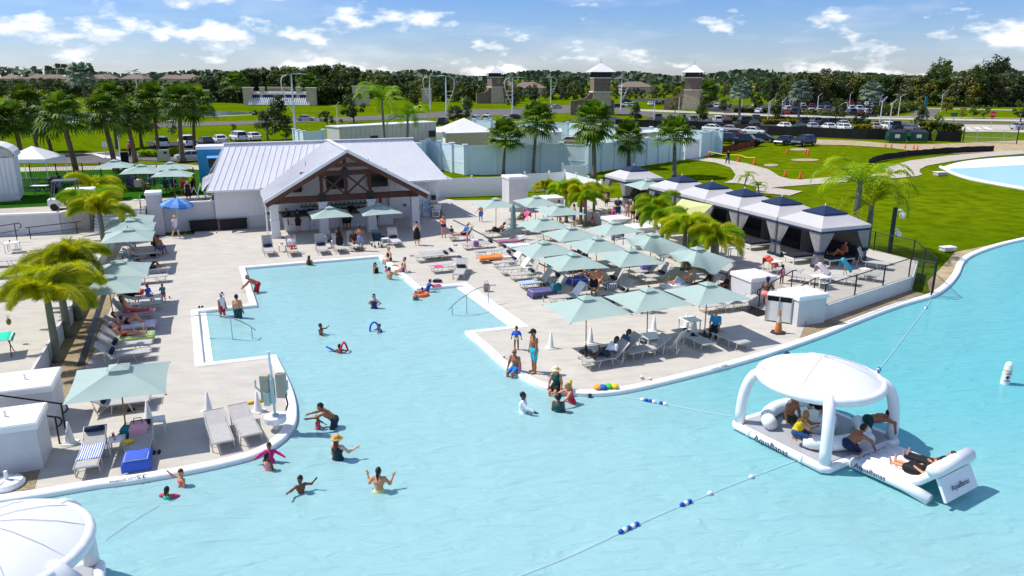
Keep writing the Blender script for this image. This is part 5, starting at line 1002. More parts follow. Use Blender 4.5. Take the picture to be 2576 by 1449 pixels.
m_dgreen=mat('dark_green_steel',(14,74,58),.5,.15,2)
for x,l in((1280,'dark green dumpster before the mesh fence, left one'),(1495,'dark green dumpster before the mesh fence, right one')):
 simple('dumpster',l,'dumpster',at('D',x,895),-.1,[('body',lambda m:(m.box(-1.4,1.4,-.9,.9,.15,1.7)),m_dgreen),('lid',lambda m:quadpanel(m,(-1.45,-.95,1.72),(1.45,-.95,1.72),(1.45,.95,2.1),(-1.45,.95,2.1),.05),m_black),('label_plate',lambda m:m.box(-.5,.3,-.93,-.905,.8,1.4),m_white)]+[('side_pocket',(lambda s:lambda m:m.box(min(s*1.4,s*1.6),max(s*1.4,s*1.6),-.6,.6,.8,1.05))(s),m_dgreen)for s in(-1,1)])
ss=simple('stop_sign','red octagonal stop sign at the right car park exit','sign',at('D',2240,755),0,[('post',lambda m:m.tube([(0,0,0),(0,0,2.4)],.05,5),m_alu)]);mb=MB();mb.lathe([(.75,-.02),(.75,.02)],8);mb.xform(Matrix.Translation((0,-.06,2.9))@Matrix.Rotation(math.pi/2,4,'X')@Matrix.Rotation(math.pi/8,4,'Z'));mb.build('plate',mred,ss);text_mesh('STOP',.5,'lettering',m_white,ss,frame((1,0,0),(0,0,1),(0,-.09,2.9)))
simple('green_sign','small green sign on a post by the right road','sign',at('D',1862,700),0,[('post',lambda m:m.tube([(0,0,0),(0,0,1.6)],.05,5),m_black),('plate',lambda m:m.box(-.8,.8,-.03,.03,1.5,2.4),mat('green_sign_face',(24,110,90),.4,0))])
simple('feather_banner','teal feather banner near the side road','banner',at('D',1562,600),0,[('pole',lambda m:m.tube([(0,0,0),(0,0,5)],.04,5),m_alu),('flag',lambda m:quadpanel(m,(.05,0,1.6),(1.0,0,1.9),(.7,0,4.8),(.05,0,5.0),.03),mat('teal_flag',(30,130,160),.6,.1))])
simple('lime_marker','lime green bean-shaped marker leaning on the mesh fence','marker',at('D',1665,892),0,[('face',lambda m:m.add([(.45*math.cos(k*.393)*(1.2 if math.sin(k*.393)>0 else .8),0,1.1+1.0*math.sin(k*.393))for k in range(16)]+[(.45*math.cos(k*.393)*(1.2 if math.sin(k*.393)>0 else .8),.08,1.1+1.0*math.sin(k*.393))for k in range(16)],[tuple(range(16)),tuple(range(31,15,-1))]+[(k,16+k,16+(k+1)%16,(k+1)%16)for k in range(16)]),mat('lime_paint',(128,150,20),.6,.1))])
simple('utility_box','low concrete utility box beside the upper lagoon','utility box',at('D',1730,1228),.2,[('box',lambda m:m.box(-.6,.6,-.4,.4,0,.35),m_path),('lid',lambda m:m.box(-.65,.65,-.45,.45,.355,.42),m_white)])
simple('utility_box','white utility box on the lawn edge by the lagoon bend','utility box',at('H',1805,805),.3,[('box',lambda m:m.box(-.45,.45,-.25,.25,0,.22),m_stucco),('lid',lambda m:m.box(-.48,.48,-.28,.28,.225,.28),m_white)])
m_cone=mat('orange_cone',(226,84,26),.6,.1);m_conew=mat('white_cone',(236,236,234),.5,.03)
def cone_meshes(m):
 a=MB();a.lathe([(.02,.72),(.03,.715),(.14,.06),(.15,.035)][::-1],14);b=MB();b.box(-.2,.2,-.2,.2,0,.035);return a.mesh('cone_body',m,True),b.mesh('base_plate',m)
cO,cW=cone_meshes(m_cone),cone_meshes(m_conew)
def cone(label,p,white=False,s_=1.0,group=None):
 t=thing('white_cone'if white else'traffic_cone',label,'cone',p,random.uniform(0,1.5),group);a,b=cW if white else cO;O('cone_body',a,t);O('base_plate',b,t);t.scale=(s_,)*3;return t
for x,y,l in((188,1005,'small orange cone on the lawn left of the bare patch'),(380,1000,'small orange cone behind the bare patch, upper of two'),(400,1020,'small orange cone behind the bare patch, lower of two'),(172,1232,'orange cone at the path bend, left one'),(320,1258,'orange cone at the path bend, right one'),(1180,943,'pinkish cone on the sand track, first from left'),(1240,948,'pinkish cone on the sand track, second from left'),(1378,958,'dark cone on the sand track, third from left'),(1465,965,'pinkish cone on the sand track, fourth from left'),(1502,968,'pinkish cone on the sand track, fifth from left'),(1668,982,'pinkish cone behind the silt fence')):
 cone(l,at('D',x,y),False,1.05,'orange cones on the lawn')
for x,y,l in((1972,1050,'orange cone holding the caution tape, left'),(2280,1085,'orange cone holding the caution tape, middle'),(2440,1112,'orange cone holding the caution tape, right')):cone(l,at('C',x,y),False,1.25,'cones of the caution tape')
t=thing('caution_tape','yellow caution tape strung between three orange cones','tape');m_tape=mat('yellow_tape',(226,214,60),.5,.05)
for a,b in((('C',1972,1050),('C',2280,1085)),(('C',2280,1085),('C',2440,1112))):mb=MB();p,q=at(*a)+Vector((0,0,.86)),at(*b)+Vector((0,0,.84));c=(p+q)/2-Vector((0,0,.2));mb.bar(p,c,.02,.1);mb.bar(c,q,.02,.1);mb.build('tape_strip',m_tape,t)
mesh_fence('low orange safety net in front of the parked cars',[at('C',2110,1003),at('C',2260,985),at('C',2480,925)],1.0,'safety_net',2.5,mat('orange_net',(120,52,16),.8,.2,6))
# umbrellas
m_umb=mat('pale_aqua_canvas',(170,192,184),.75,.03,1.5,trans=.18);m_teak=mat('teak_pole',(176,110,66),.5,.15,8)
def umbrella_meshes(half=1.37,zr=1.86,za=2.42,sag=.05,seed=0,wild=0):
 rng=random.Random(seed);mb=MB();n=7
 cs=[Vector((-half,-half,zr)),Vector((half,-half,zr)),Vector((half,half,zr)),Vector((-half,half,zr))];ap=Vector((0,0,za-.04))
 for i in range(4):
  a,b=cs[i],cs[(i+1)%4];o=len(mb.v)
  for r in range(n+1):
   t=r/n
   for c in range(n+1):
    u=c/n;e=a.lerp(b,u);p=ap.lerp(e,t);ins=(1-(2*u-1)**2)*t*t;p=p-Vector((e.x,e.y,0))*.035*ins;p.z-=sag*math.sin(math.pi*t)*(1-(2*u-1)**2)*.8-.02*ins
    p.z+=wild*ins*(.5*math.sin(u*9+i*2)+.3*math.sin(t*7))-wild*1.2*t*t*(1 if i in(0,1)else-.1)*ins
    mb.v.append(tuple(p))
  for r in range(n):
   for c in range(n):k=o+r*(n+1)+c;mb.f.append((k,k+n+1,k+n+2,k+1));mb.m.append(0)
 can=mb.mesh('canopy',m_umb,True)
 mb=MB();v=[Vector((sx*.3,sy*.3,za-.085))for sx,sy in((-1,-1),(1,-1),(1,1),(-1,1))]
 for i in range(4):mb.add([v[i],v[(i+1)%4],Vector((0,0,za+.05))],[(0,1,2)]);mb.add([v[i],v[(i+1)%4],v[(i+1)%4]*1.02-Vector((0,0,.03)),v[i]*1.02-Vector((0,0,.03))],[(0,3,2,1)])
 vent=mb.mesh('vent_cap',m_umb)
 mb=MB();mb.tube([(0,0,0),(0,0,za-.05)],.024,8);pole=mb.mesh('pole',m_teak)
 mb=MB();mb.lathe([(.02,za+.03),(.03,za+.07),(.012,za+.14)],6);fin=mb.mesh('finial',m_teak)
 ribs=[]
 for c in cs:mb=MB();mb.bar(Vector((0,0,za-.1)),c-Vector((0,0,.035)),.025,.03);ribs.append(mb.mesh('rib',m_teak))
 mb=MB();mb.lathe([(.28,0),(.28,.06),(.06,.08),(.05,.3)],14);base=mb.mesh('base_weight',m_dgrey)
 return can,vent,pole,fin,ribs,base
UM=umbrella_meshes();UW=umbrella_meshes(1.4,1.84,2.42,.1,3,.42)
def umbrella(label,p,group,mset=None,rz=SA,tilt=0):
 can,vent,pole,fin,ribs,base=mset or UM;t=thing('market_umbrella',label,'umbrella',p,rz,group);t.rotation_euler=(random.uniform(-.03,.03),random.uniform(-.03,.03)+tilt,rz)
 c=O('canopy',can,t);O('vent_cap',vent,c);O('pole',pole,t);O('finial',fin,t)
 for r_ in ribs:O('rib',r_,t)
 O('base_weight',base,t);return t
def ap(t,x,y,z=2.46,zb=0.0):p=at(t,x,y,z+zb);p.z=zb;return p
GU='pale aqua square umbrellas'
for q,l in((('F',735,352),'at the porch, left of the second pillar'),(('F',1235,322),'at the porch, before the third pillar'),(('F',2412,270),'nearest the tall plaster pillar, left of the palm clump'),(('G',235,245),'in front of the far plaster block'),(('G',475,330),'before the left palm clump'),(('G',320,460),'second row, left of the man standing by the trunks'),(('G',600,555),'over the pink towel, before the middle stairs'),(('G',1045,505),'beside the people in the middle stairs'),(('G',335,700),'left one of the middle field, above folded white towels'),(('G',850,660),'centre of the field, above the woman with pink cap'),(('G',610,820),'centre front, over the reclining woman in grey'),(('G',1180,775),'right centre, over the lavender bags'),(('K',760,285),'front row left, behind the two resting men'),(('K',1385,205),'front row middle, hiding a seated dark-haired person'),(('K',1975,150),'front row right, nearest the stairs mat')):
 umbrella('pale aqua umbrella '+l,ap(*q),GU)
umbrella('pale aqua umbrella with wind-blown sagging canopy, beside the palm trunks',ap('G',1400,620),GU,UW);umbrella('pale aqua umbrella with sagging canopy above the three sunbathers',ap('G',1862,762),GU,UW,SA+.1)
for i,(q,l)in enumerate(((('E',1315,415),'farthest in the left row, at the stairs'),(('E',1300,475),'second farthest in the left row'),(('E',1275,570),'third in the left row, over the couple on chairs'),(('E',1190,895),'fourth in the left row, over the dark loungers'),(('E',1080,1040),'fifth in the left row, with palm shadow on it'),(('I',1165,705),'nearest and largest, by the lower left stairs'))):umbrella('pale aqua umbrella '+l,ap(*q),GU)
for q,l in((('A',1145,1066),'first on the upper turf, by the fence'),(('A',1410,1110),'second on the upper turf'),(('A',1715,1086),'third on the upper turf, farther back'),(('A',1725,1145),'fourth on the upper turf, over the seated group')):umbrella('pale aqua umbrella '+l,ap(*q,2.46,PL),GU,None,.3)
umbrella('pale aqua umbrella squeezed between the first two cabanas',ap('G',1365,78,2.46,TZ),GU)
t=umbrella('pale yellow tilted umbrella leaning before the cabanas',ap('R',1640,700,2.0,TZ),'coloured parasols',UM,SA+.2,-.62);my_=mat('pale_yellow_canvas',(216,218,150),.75,.03,trans=.2)
for c in t.children:
 for d in(c,)+tuple(c.children):
  if d.material_slots and d.material_slots[0].material==m_umb:d.material_slots[0].link='OBJECT';d.material_slots[0].material=my_
t=thing('closed_umbrella','folded dark aqua umbrella beside the reclining reader','umbrella',at('S',905,790),SA,'coloured parasols');mb=MB();mb.lathe([(.02,2.45),(.1,2.35),(.16,1.9),(.2,1.3),(.26,.75),(.2,.72)][::-1],9);mb.build('folded_canopy',mat('shaded_aqua_canvas',(104,140,134),.8,.15,4),t);mb=MB();mb.tube([(0,0,0),(0,0,2.55)],.024,8);mb.build('pole',m_teak,t);mb=MB();mb.lathe([(.28,0),(.28,.06),(.06,.1)],12);mb.build('base_weight',m_dgrey,t)  # copy of the aqua canvas with shade put into its darker colour
t=thing('beach_parasol','round blue striped beach parasol by the gate pillar','umbrella',at('E',1785,635),0,'coloured parasols');t.rotation_euler=(.05,.12,0);mb1,mb2=mat('sky_blue_canvas',(120,176,232),.7,.04,trans=.2),mat('royal_blue_canvas',(60,120,206),.7,.04,trans=.2)
for k in range(12):
 a0,a1=k*math.pi/6,(k+1)*math.pi/6;mb=MB();pr=[(.05,2.6),(.5,2.52),(.88,2.36),(1.1,2.18),(1.11,2.06)]
 for i in range(4):
  (r0,z0),(r1,z1)=pr[i],pr[i+1];mb.add([(r0*math.cos(a0),r0*math.sin(a0),z0),(r1*math.cos(a0),r1*math.sin(a0),z1),(r1*math.cos(a1),r1*math.sin(a1),z1),(r0*math.cos(a1),r0*math.sin(a1),z0)],[(0,1,2,3)])
 mb.build('canopy_panel',mb1 if k%2 else mb2,t)
mb=MB();mb.tube([(0,0,0),(0,0,2.85)],.022,8);mb.build('pole',m_wmetal,t)
# loungers
m_sling=mat('grey_sling_fabric',(178,176,172),.8,.06,6,bump=.2,bscale=200);m_fr=mat('pewter_frame',(196,194,188),.4,.04,metal=.25);m_pil=mat('navy_cushion',(18,28,62),.8,.12,6)
LNG={}
def lounger_meshes(ang):
 if ang in LNG:return LNG[ang]
 a=R(ang);hy=-.15;bt=Vector((0,hy-.78*math.cos(a),.36+.78*math.sin(a)));out={}
 mb=MB();mb.box(-.28,.28,hy+.01,1.18,.35,.368);out['seat']=mb.mesh('seat',m_sling)
 mb=MB();quadpanel(mb,(-.28,hy,.36),(-.28,bt.y,bt.z),(.28,bt.y,bt.z),(.28,hy,.36),.02);out['backrest']=mb.mesh('backrest',m_sling)
 mb=MB();mb.tube([(-.31,hy,.355),(-.31,1.22,.355),(.31,1.22,.355),(.31,hy,.355)],.02,6);mb.tube([(-.31,hy,.36),(-.31,bt.y,bt.z),(.31,bt.y,bt.z),(.31,hy,.36)],.02,6)
 if ang>10:
  for sx in(-.31,.31):mb.tube([(sx,hy-.45*math.cos(a),.36+.45*math.sin(a)),(sx,hy-.25,.12),(sx,hy+.1,.33)],.014,5)
 out['frame']=mb.mesh('frame',m_fr);legs=[]
 for y0,y1 in((1.08,.55),(.05,-.5)):
  for sx in(-.31,.31):mb=MB();mb.tube([(sx,y0,.35),(sx*1.02,y0-.06,.02),(sx*1.02,y1+.12,.02),(sx,y1,.35)],.018,6);legs.append(mb.mesh('leg',m_fr))
 out['legs']=legs
 mb=MB();c=Vector((0,hy-.6*math.cos(a),.36+.6*math.sin(a)))+Vector((0,math.sin(a),math.cos(a)))*.09;mb.lathe([(.02,-.27),(.085,-.25),(.095,0),(.085,.25),(.02,.27)],10);mb.xform(Matrix.Translation(c)@Matrix.Rotation(math.pi/2,4,'Y'));out['pillow']=mb.mesh('pillow',m_pil,True)
 mb=MB();c=Vector((0,hy-.12*math.cos(a),.36+.12*math.sin(a)))+Vector((0,math.sin(a),math.cos(a)))*.09;mb.lathe([(.02,-.27),(.085,-.25),(.095,0),(.085,.25),(.02,.27)],10);mb.xform(Matrix.Translation(c)@Matrix.Rotation(math.pi/2,4,'Y'));out['pillow_low']=mb.mesh('pillow',m_pil,True)
 LNG[ang]=out;return out
DIR={'E':SA-math.pi/2,'W':SA+math.pi/2,'S':SA+math.pi,'N':SA}
def lounger(label,q,d,ang=45,pil=0,z=0.0,jit=None,group='pool loungers'):
 p=at(q[0],q[1],q[2],.35+z);rz=(DIR[d]if isinstance(d,str)else d)+(random.uniform(-.06,.06)if jit is None else jit)
 o=p-Vector((-math.sin(rz),math.cos(rz),0))*.45;o.z=z
 t=thing('pool_lounger',label,'lounger',o,rz,group);M=lounger_meshes(ang)
 O('seat',M['seat'],t);O('backrest',M['backrest'],t);O('frame',M['frame'],t)
 for l in M['legs']:O('leg',l,t)
 if pil:O('pillow',M['pillow'if pil==1 else'pillow_low'],t,label='navy roll pillow')
 return t
Lg={}
for i,(k,q,a,pl,l)in enumerate((('l1',('b',720,1065),40,2,'empty, nearest in the left row'),('l2',('b',760,905),40,2,'empty, second nearest in the left row'),('l3',('b',800,755),40,0,'under the woman in red bikini'),('l4',('b',830,545),32,0,'under the woman in blue bikini'),('l5',('b',850,330),60,0,'under the brown-haired woman in left row'),('l6',('a',1000,1050),15,0,'with bag and drinks behind the brown-haired woman'),('l7',('a',1030,935),20,0,'where the small boy sits, left row'),('l8',('a',1130,560),25,0,'in umbrella shade left of the standing toddler'),('l9',('a',1180,415),40,0,'with the dark-clothed sleeper in the left row'),('l10',('a',1000,290),45,0,'behind the dark-clothed sleeper'),('l11',('a',1000,140),30,0,'beside the couple on chairs'),('l12',('a',960,40),45,0,'behind the couple on chairs'))):
 Lg[k]=lounger('grey sling lounger '+l,q,'E',a,pl)
Lg['n1']=lounger('grey sling lounger under the nearest umbrella, front one',('I',1270,1075),'E',30,2);Lg['n2']=lounger('grey sling lounger under the nearest umbrella, rear one',('I',1320,1010),'E',15,0)
Lg['m1']=lounger('grey lounger with blue striped towel at the lower left water edge',('M',740,455),'S',25,1);Lg['m2']=lounger('grey lounger with blue towel over its foot, lower left',('M',1140,400),'S',25,1);Lg['m3']=lounger('empty grey lounger beside the pool lift, left one',('M',1810,265),'S',15,0,jit=.12);Lg['m4']=lounger('empty grey lounger beside the pool lift, right one',('M',2030,210),'S',15,0,jit=.16)
for i,(q,l)in enumerate(((('E',60,900),'farthest'),(('E',80,1010),'second farthest'),(('E',80,1145),'third'),(('E',20,1230),'nearest'))):lounger('white grey lounger on the left terrace, '+l+' of four',q,'E',0 if i else 20,0,TZ)
for k,q,a,pl,l in(('p1',('F',130,790),70,2,'leftmost at the porch, with a navy pillow'),('p2',('F',365,790),65,0,'under the woman in white shirt at the porch'),('p3',('F',665,775),70,2,'with backpack and blue checked bag at the porch'),('p4',('F',840,765),60,0,'behind the woman in black dress at the porch'),('p5',('F',1000,740),65,0,'under the person in maroon at the porch'),('p6',('F',1400,700),62,2,'with lavender towel right of the stroller')):Lg[k]=lounger('grey sling lounger '+l,q,'S',a,pl)
for k,q,d,a,pl,l in(('f1',('F',1720,855),'W',0,1,'flat, front one of the empty pair by the pool corner'),('f2',('F',1775,825),'W',0,1,'flat, rear one of the empty pair by the pool corner'),('f3',('F',1880,960),'W',35,1,'with pink towel near the pool corner'),('f4',('F',2050,1010),SA+2.7,35,2,'beside the one with pink towel'),
('f5',('S',90,735),'W',60,0,'under the reader in blue tank top'),('f6',('S',300,860),'W',0,1,'flat, behind the pink water bottle'),('f7',('S',500,960),'W',10,1,'with a patterned bag and towel'),('f8',('S',560,1050),'W',10,1,'under the orange towel'),('f9',('S',780,1130),'W',50,2,'with white towel over its back, left field'),('f10',('Z',260,620),'W',50,0,'with white and navy towel over its back'),('f11',('Z',420,705),'W',65,2,'empty, with navy pillow, front of the left field'),('f12',('Z',830,790),'W',45,2,'beside the small yellow bag in the field'),('f13',('Z',590,840),'W',55,0,'under the white blue towel'),('f14',('Z',770,960),'W',50,0,'with the purple patterned towel and teal cooler'),('f15',('Z',1080,1070),'W',50,0,'with white towel back and teal print towel'),('f16',('Z',1390,770),'W',45,0,'under the blue towel and the woman in grey'),('f17',('Z',1720,830),'W',50,2,'with the canvas tote in the field centre'),('f18',('Z',1830,1000),'W',45,2,'with the navy white duffel'),('f19',('P',1130,400),'W',52,2,'empty dark-backed one before the palm trunks'),('f20',('P',950,320),'W',45,0,'with the lavender bags'),('f21',('P',1510,540),'W',35,0,'under the sunbathing man in white shorts'),('f22',('P',1900,540),'W',38,0,'under the middle sunbather'),('f23',('P',2180,610),'W',38,0,'under the right sunbather with dark curls'),('f24',('P',860,830),'W',0,0,'under the front middle umbrella'),('f25',('P',2120,860),'W',20,0,'under the front right umbrella, left one'),('f26',('P',2400,830),'W',20,0,'under the front right umbrella, right one'),('f27',('Z',1730,520),'W',30,0,'half hidden under the right centre umbrella'),('f28',('P',2330,250),SA-.9,0,0,'empty, right of the sagging umbrella')):
 Lg[k]=lounger('grey sling lounger '+l,q,d,a,pl,TZ if k=='f28'else 0)
for k,q,d,a,l in(('r1',('S',600,690),'W',30,'under the reader behind a magazine'),('r2',('S',820,810),'W',10,'with the striped beach towel'),('r3',('S',980,880),'W',15,'with a white towel beyond the drain'),('r4',('S',930,500),'W',45,'with pink towel and the woman in green'),('r5',('S',1180,640),'W',20,'under the second-row umbrella'),('r6',('S',1420,740),'W',30,'beside the woman with pink towel'),('r7',('S',2330,410),'W',40,'in the middle terrace crowd, under the sunbathing woman'),('r8',('Z',980,480),'W',30,'between the two centre umbrellas'),('r9',('Z',1290,680),'W',40,'under the person left of the woman in grey')):Lg[k]=lounger('grey sling lounger '+l,q,d,a,0,TZ if k=='r7'else 0)
Lg['k1']=lounger('grey lounger under the man in white shirt, front right deck',('K',880,915),'W',42,jit=.05);Lg['k2']=lounger('grey lounger under the man in blue shirt, front right deck',('K',1010,835),'W',42,jit=.05);Lg['k3']=lounger('grey lounger right of the two resting men, low back',('K',1300,825),'W',30,jit=.1);Lg['k4']=lounger('grey lounger with its raised back to the camera, front deck',('K',1500,760),'N',60,jit=.55)
Lg['k5']=lounger('flat grey lounger with two black caps on it',('K',1870,725),'S',0,jit=.1);Lg['k6']=lounger('flat grey lounger beside the woman in blue shirt',('K',2210,715),'S',0,jit=.15)
for k,q,a,l in(('t1',('H',200,985),40,'with red striped towel on its back, terrace'),('t2',('H',440,1075),0,'flat, terrace front left of the low table'),('t3',('H',740,1070),40,'with white floral towel, terrace'),('t4',('H',960,1030),50,'beside the teal towel, terrace'),('t5',('H',1080,920),65,'with raised back at the terrace end')):Lg[k]=lounger('grey lounger '+l,q,SA+math.pi+.55,a,2 if k=='t5'else 0,TZ)
# side tables, chairs, beds
m_tbl=mat('white_table_resin',(226,226,222),.5,.03)
def tbl_meshes(w_,h):
 a=MB();a.box(-w_/2,w_/2,-w_/2,w_/2,h-.035,h);ls=[]
 for sx in(-1,1):
  for sy in(-1,1):m=MB();m.box(sx*w_*.44-.02,sx*w_*.44+.02,sy*w_*.44-.02,sy*w_*.44+.02,0,h-.037);ls.append(m.mesh('leg',m_tbl))
 return a.mesh('table_top',m_tbl),ls
TB1,TB2=tbl_meshes(.45,.45),tbl_meshes(.75,.62)
def table(label,q,z=0.0,big=False,rz=SA):
 p=at(*q,z+(.62 if big else .45));p.z=z;t=thing('side_table',label,'table',p,rz,'white side tables');a,ls=TB2 if big else TB1;O('table_top',a,t)
 for l in ls:O('leg',l,t)
for q,z,b,l in((('F',262,745),0,0,'with two red cups at the porch'),(('F',790,700),0,0,'under the left porch umbrella'),(('F',1300,680),0,0,'behind the stroller at the porch'),(('S',320,800),0,0,'beside the reader in blue tank top'),(('Z',410,110),0,0,'with white hat beyond the drain strip'),(('Z',490,600),0,0,'behind the empty pillow lounger'),(('Z',180,430),0,0,'with blue bag, left field'),(('M',960,315),0,0,'with food boxes between the lower left loungers'),(('I',1580,1260),0,0,'behind the blue towel lounger, lower left'),(('K',1790,525),0,1,'tall one behind the white cones'),(('K',1400,690),0,1,'behind the front right loungers'),(('K',1460,760),0,0,'between the front right loungers'),(('b',860,560),0,0,'crowded with drinks in the left row'),(('b',800,185),0,0,'with a yellow can in the left row'),(('G',2195,770),TZ,1,'tall one alone on the terrace'),(('H',500,850),TZ,0,'in front of the last cabana'),(('H',50,905),TZ,1,'at the terrace left of the child'),(('H',530,1060),TZ,1,'low white one at the terrace front'),(('H',980,985),TZ,0,'behind the terrace loungers'),(('E',115,720),TZ,1,'tall one on the left terrace with a red cup'),(('W',150,100),TZ,0,'behind the left terrace loungers')):table('white side table '+l,q,z,b)
m_day=mat('dark_daybed_cushion',(30,36,48),.8,.1,5)
for q,l in((('H',340,850),'black cushioned daybed at the last cabana left side'),(('H',700,870),'teal draped daybed inside the last cabana'),(('G',2480,720),'navy cushioned daybed before the fifth cabana')):
 p=at(*q,TZ+.4);p.z=TZ;simple('daybed',l,'daybed',p,SA,[('frame',lambda m:m.box(-.9,.9,-.4,.4,.3,.38),m_tbl),('cushion',lambda m:m.box(-.88,.88,-.38,.38,.385,.5),m_day)]+[('leg',(lambda a,b:lambda m:m.box(a-.03,a+.03,b-.03,b+.03,0,.3))(a,b),m_tbl)for a in(-.85,.85)for b in(-.35,.35)])
 # cabanas
m_cabw=mat('cabana_canvas',(198,196,195),.8,.03,1,trans=.1);m_cabn=mat('cabana_navy_trim',(18,42,78),.8,.06);m_curt=mat('grey_striped_curtain',(146,145,145),.85,.16,9);m_cabg=mat('grey_cabana_wall',(120,116,114),.9,.06)
def make_cabana():
 t=thing('cabana','x','cabana');w_=1.75;z0,z1=2.25,2.78;iw=.75
 for i in range(4):
  T=Matrix.Rotation(i*math.pi/2,4,'Z');mb=MB();o=len(mb.v);n=6
  for r in range(n+1):
   tt=r/n
   for c in range(n+1):u=-1+2*c/n;ww=w_+(iw-w_)*tt;mb.v.append(tuple(T@Vector((u*ww,-ww,z0+(z1-z0)*tt-.04*math.sin(math.pi*tt)*(1-u*u)))))
  for r in range(n):
   for c in range(n):k=r*(n+1)+c;mb.f.append((k,k+1,k+n+2,k+n+1));mb.m.append(0)
  ro=mb.build('roof_panel',m_cabw,t,True)
  mb=MB();quadpanel(mb,T@Vector((-w_,-w_-.01,z0-.2)),T@Vector((w_,-w_-.01,z0-.2)),T@Vector((w_,-w_-.01,z0)),T@Vector((-w_,-w_-.01,z0)),.02);mb.build('valance',m_cabw,t)
  mb=MB();quadpanel(mb,T@Vector((-w_-.015,-w_-.03,z0-.29)),T@Vector((w_+.015,-w_-.03,z0-.29)),T@Vector((w_+.015,-w_-.03,z0-.19)),T@Vector((-w_-.015,-w_-.03,z0-.19)),.03);mb.build('navy_trim',m_cabn,t)
  mb=MB();mb.add([T@Vector((-.85,-.85,z1+.03)),T@Vector((.85,-.85,z1+.03)),T@Vector((0,0,z1+.38))],[(0,1,2)]);mb.add([T@Vector((-.85,-.85,z1+.03)),T@Vector((.85,-.85,z1+.03)),T@Vector((.85,-.85,z1-.06)),T@Vector((-.85,-.85,z1-.06))],[(0,3,2,1)]);mb.build('vent_roof',m_cabn,t)
  p=T@Vector((-w_+.08,-w_+.08,0));mb=MB();mb.box(-.04,.04,-.04,.04,0,z0-.02,0,Matrix.Translation(p));mb.build('post',m_alu,t)
  for sd in(0,1):
   mb=MB();ax=(T.to_3x3()@Vector((1,0,0)))if sd==0 else(T.to_3x3()@Vector((0,1,0)));out_=(T.to_3x3()@Vector((0,-1,0)))if sd==0 else(T.to_3x3()@Vector((-1,0,0)));nzz,nxx=10,18
   for r in range(nzz+1):
    tt=r/nzz;z=z0-.28-(z0-.32)*tt;wd=.85-.62*min(1,tt/.58)**1.2 if tt<.58 else .23+.2*(tt-.58)/.42
    for c in range(nxx+1):u=c/nxx;mb.v.append(tuple(p+ax*(u*wd)+out_*(.06+.045*math.sin(u*nxx*1.55)*(.4+.6*abs(tt-.58)))+Vector((0,0,z))))
   for r in range(nzz):
    for c in range(nxx):k=r*(nxx+1)+c;mb.f.append((k,k+1,k+nxx+2,k+nxx+1));mb.m.append(0)
   cu=mb.build('curtain',m_curt,t,True);mb=MB();mb.box(-.03,.27,-.08,.08,-.08,.08);mb.xform(Matrix.Translation(p+out_*.06+Vector((0,0,z0-.28-(z0-.32)*.58)))@Matrix.Rotation(math.atan2(ax.y,ax.x),4,'Z'));mb.build('tie_band',m_cabn,cu);
   mb=MB();mb.box(-.02,.44,-.085,.085,0,.14);mb.xform(Matrix.Translation(p+out_*.06+Vector((0,0,.02)))@Matrix.Rotation(math.atan2(ax.y,ax.x),4,'Z'));mb.build('hem_band',m_cabn,cu)
 mb=MB();mb.box(-w_+.12,w_-.12,w_-.14,w_-.1,.05,z0-.1);mb.build('back_wall',m_cabg,t);mb=MB();mb.box(-w_+.1,-w_+.14,-w_*.0,w_-.15,.05,z0-.1);mb.xform(Matrix.Rotation(0,4,'Z'));mb.build('side_wall',m_cabg,t)
 mb=MB();mb.box(-1.2,1.2,.6,1.35,.05,.45);mb.build('sofa_base',m_day,t);mb=MB();mb.box(-1.2,1.2,1.2,1.4,.455,.95);mb.build('sofa_back',m_day,t)
 mb=MB();mb.lathe([(.05,z1+.36),(.02,z1+.5)],6);mb.build('finial',m_wmetal,t);return t
cab=make_cabana();CB='row of canvas cabanas on the terrace'
for i,b_ in enumerate((54.7,47.7,44.0,40.45,36.85,33.25)):
 l='grey canvas cabana with navy vent roof, '+('farthest from the camera by the white fence','second, beside the squeezed umbrella','third, behind the green inflatable','fourth, behind the yellow umbrella','fifth, next to the last one','nearest, at the terrace end with chain link fence')[i]
 p=S(32.0,b_,TZ)
 if i==0:cab.location=p;cab.rotation_euler[2]=SA-math.pi/2;cab['label']=l;cab['group']=CB
 else:dup(cab,p,SA-math.pi/2,l,CB)
m_cl=mat('dark_green_vinyl_wire',(16,40,36),.5,.1);m_clp=mat('dark_fence_post',(14,24,24),.5,.05)
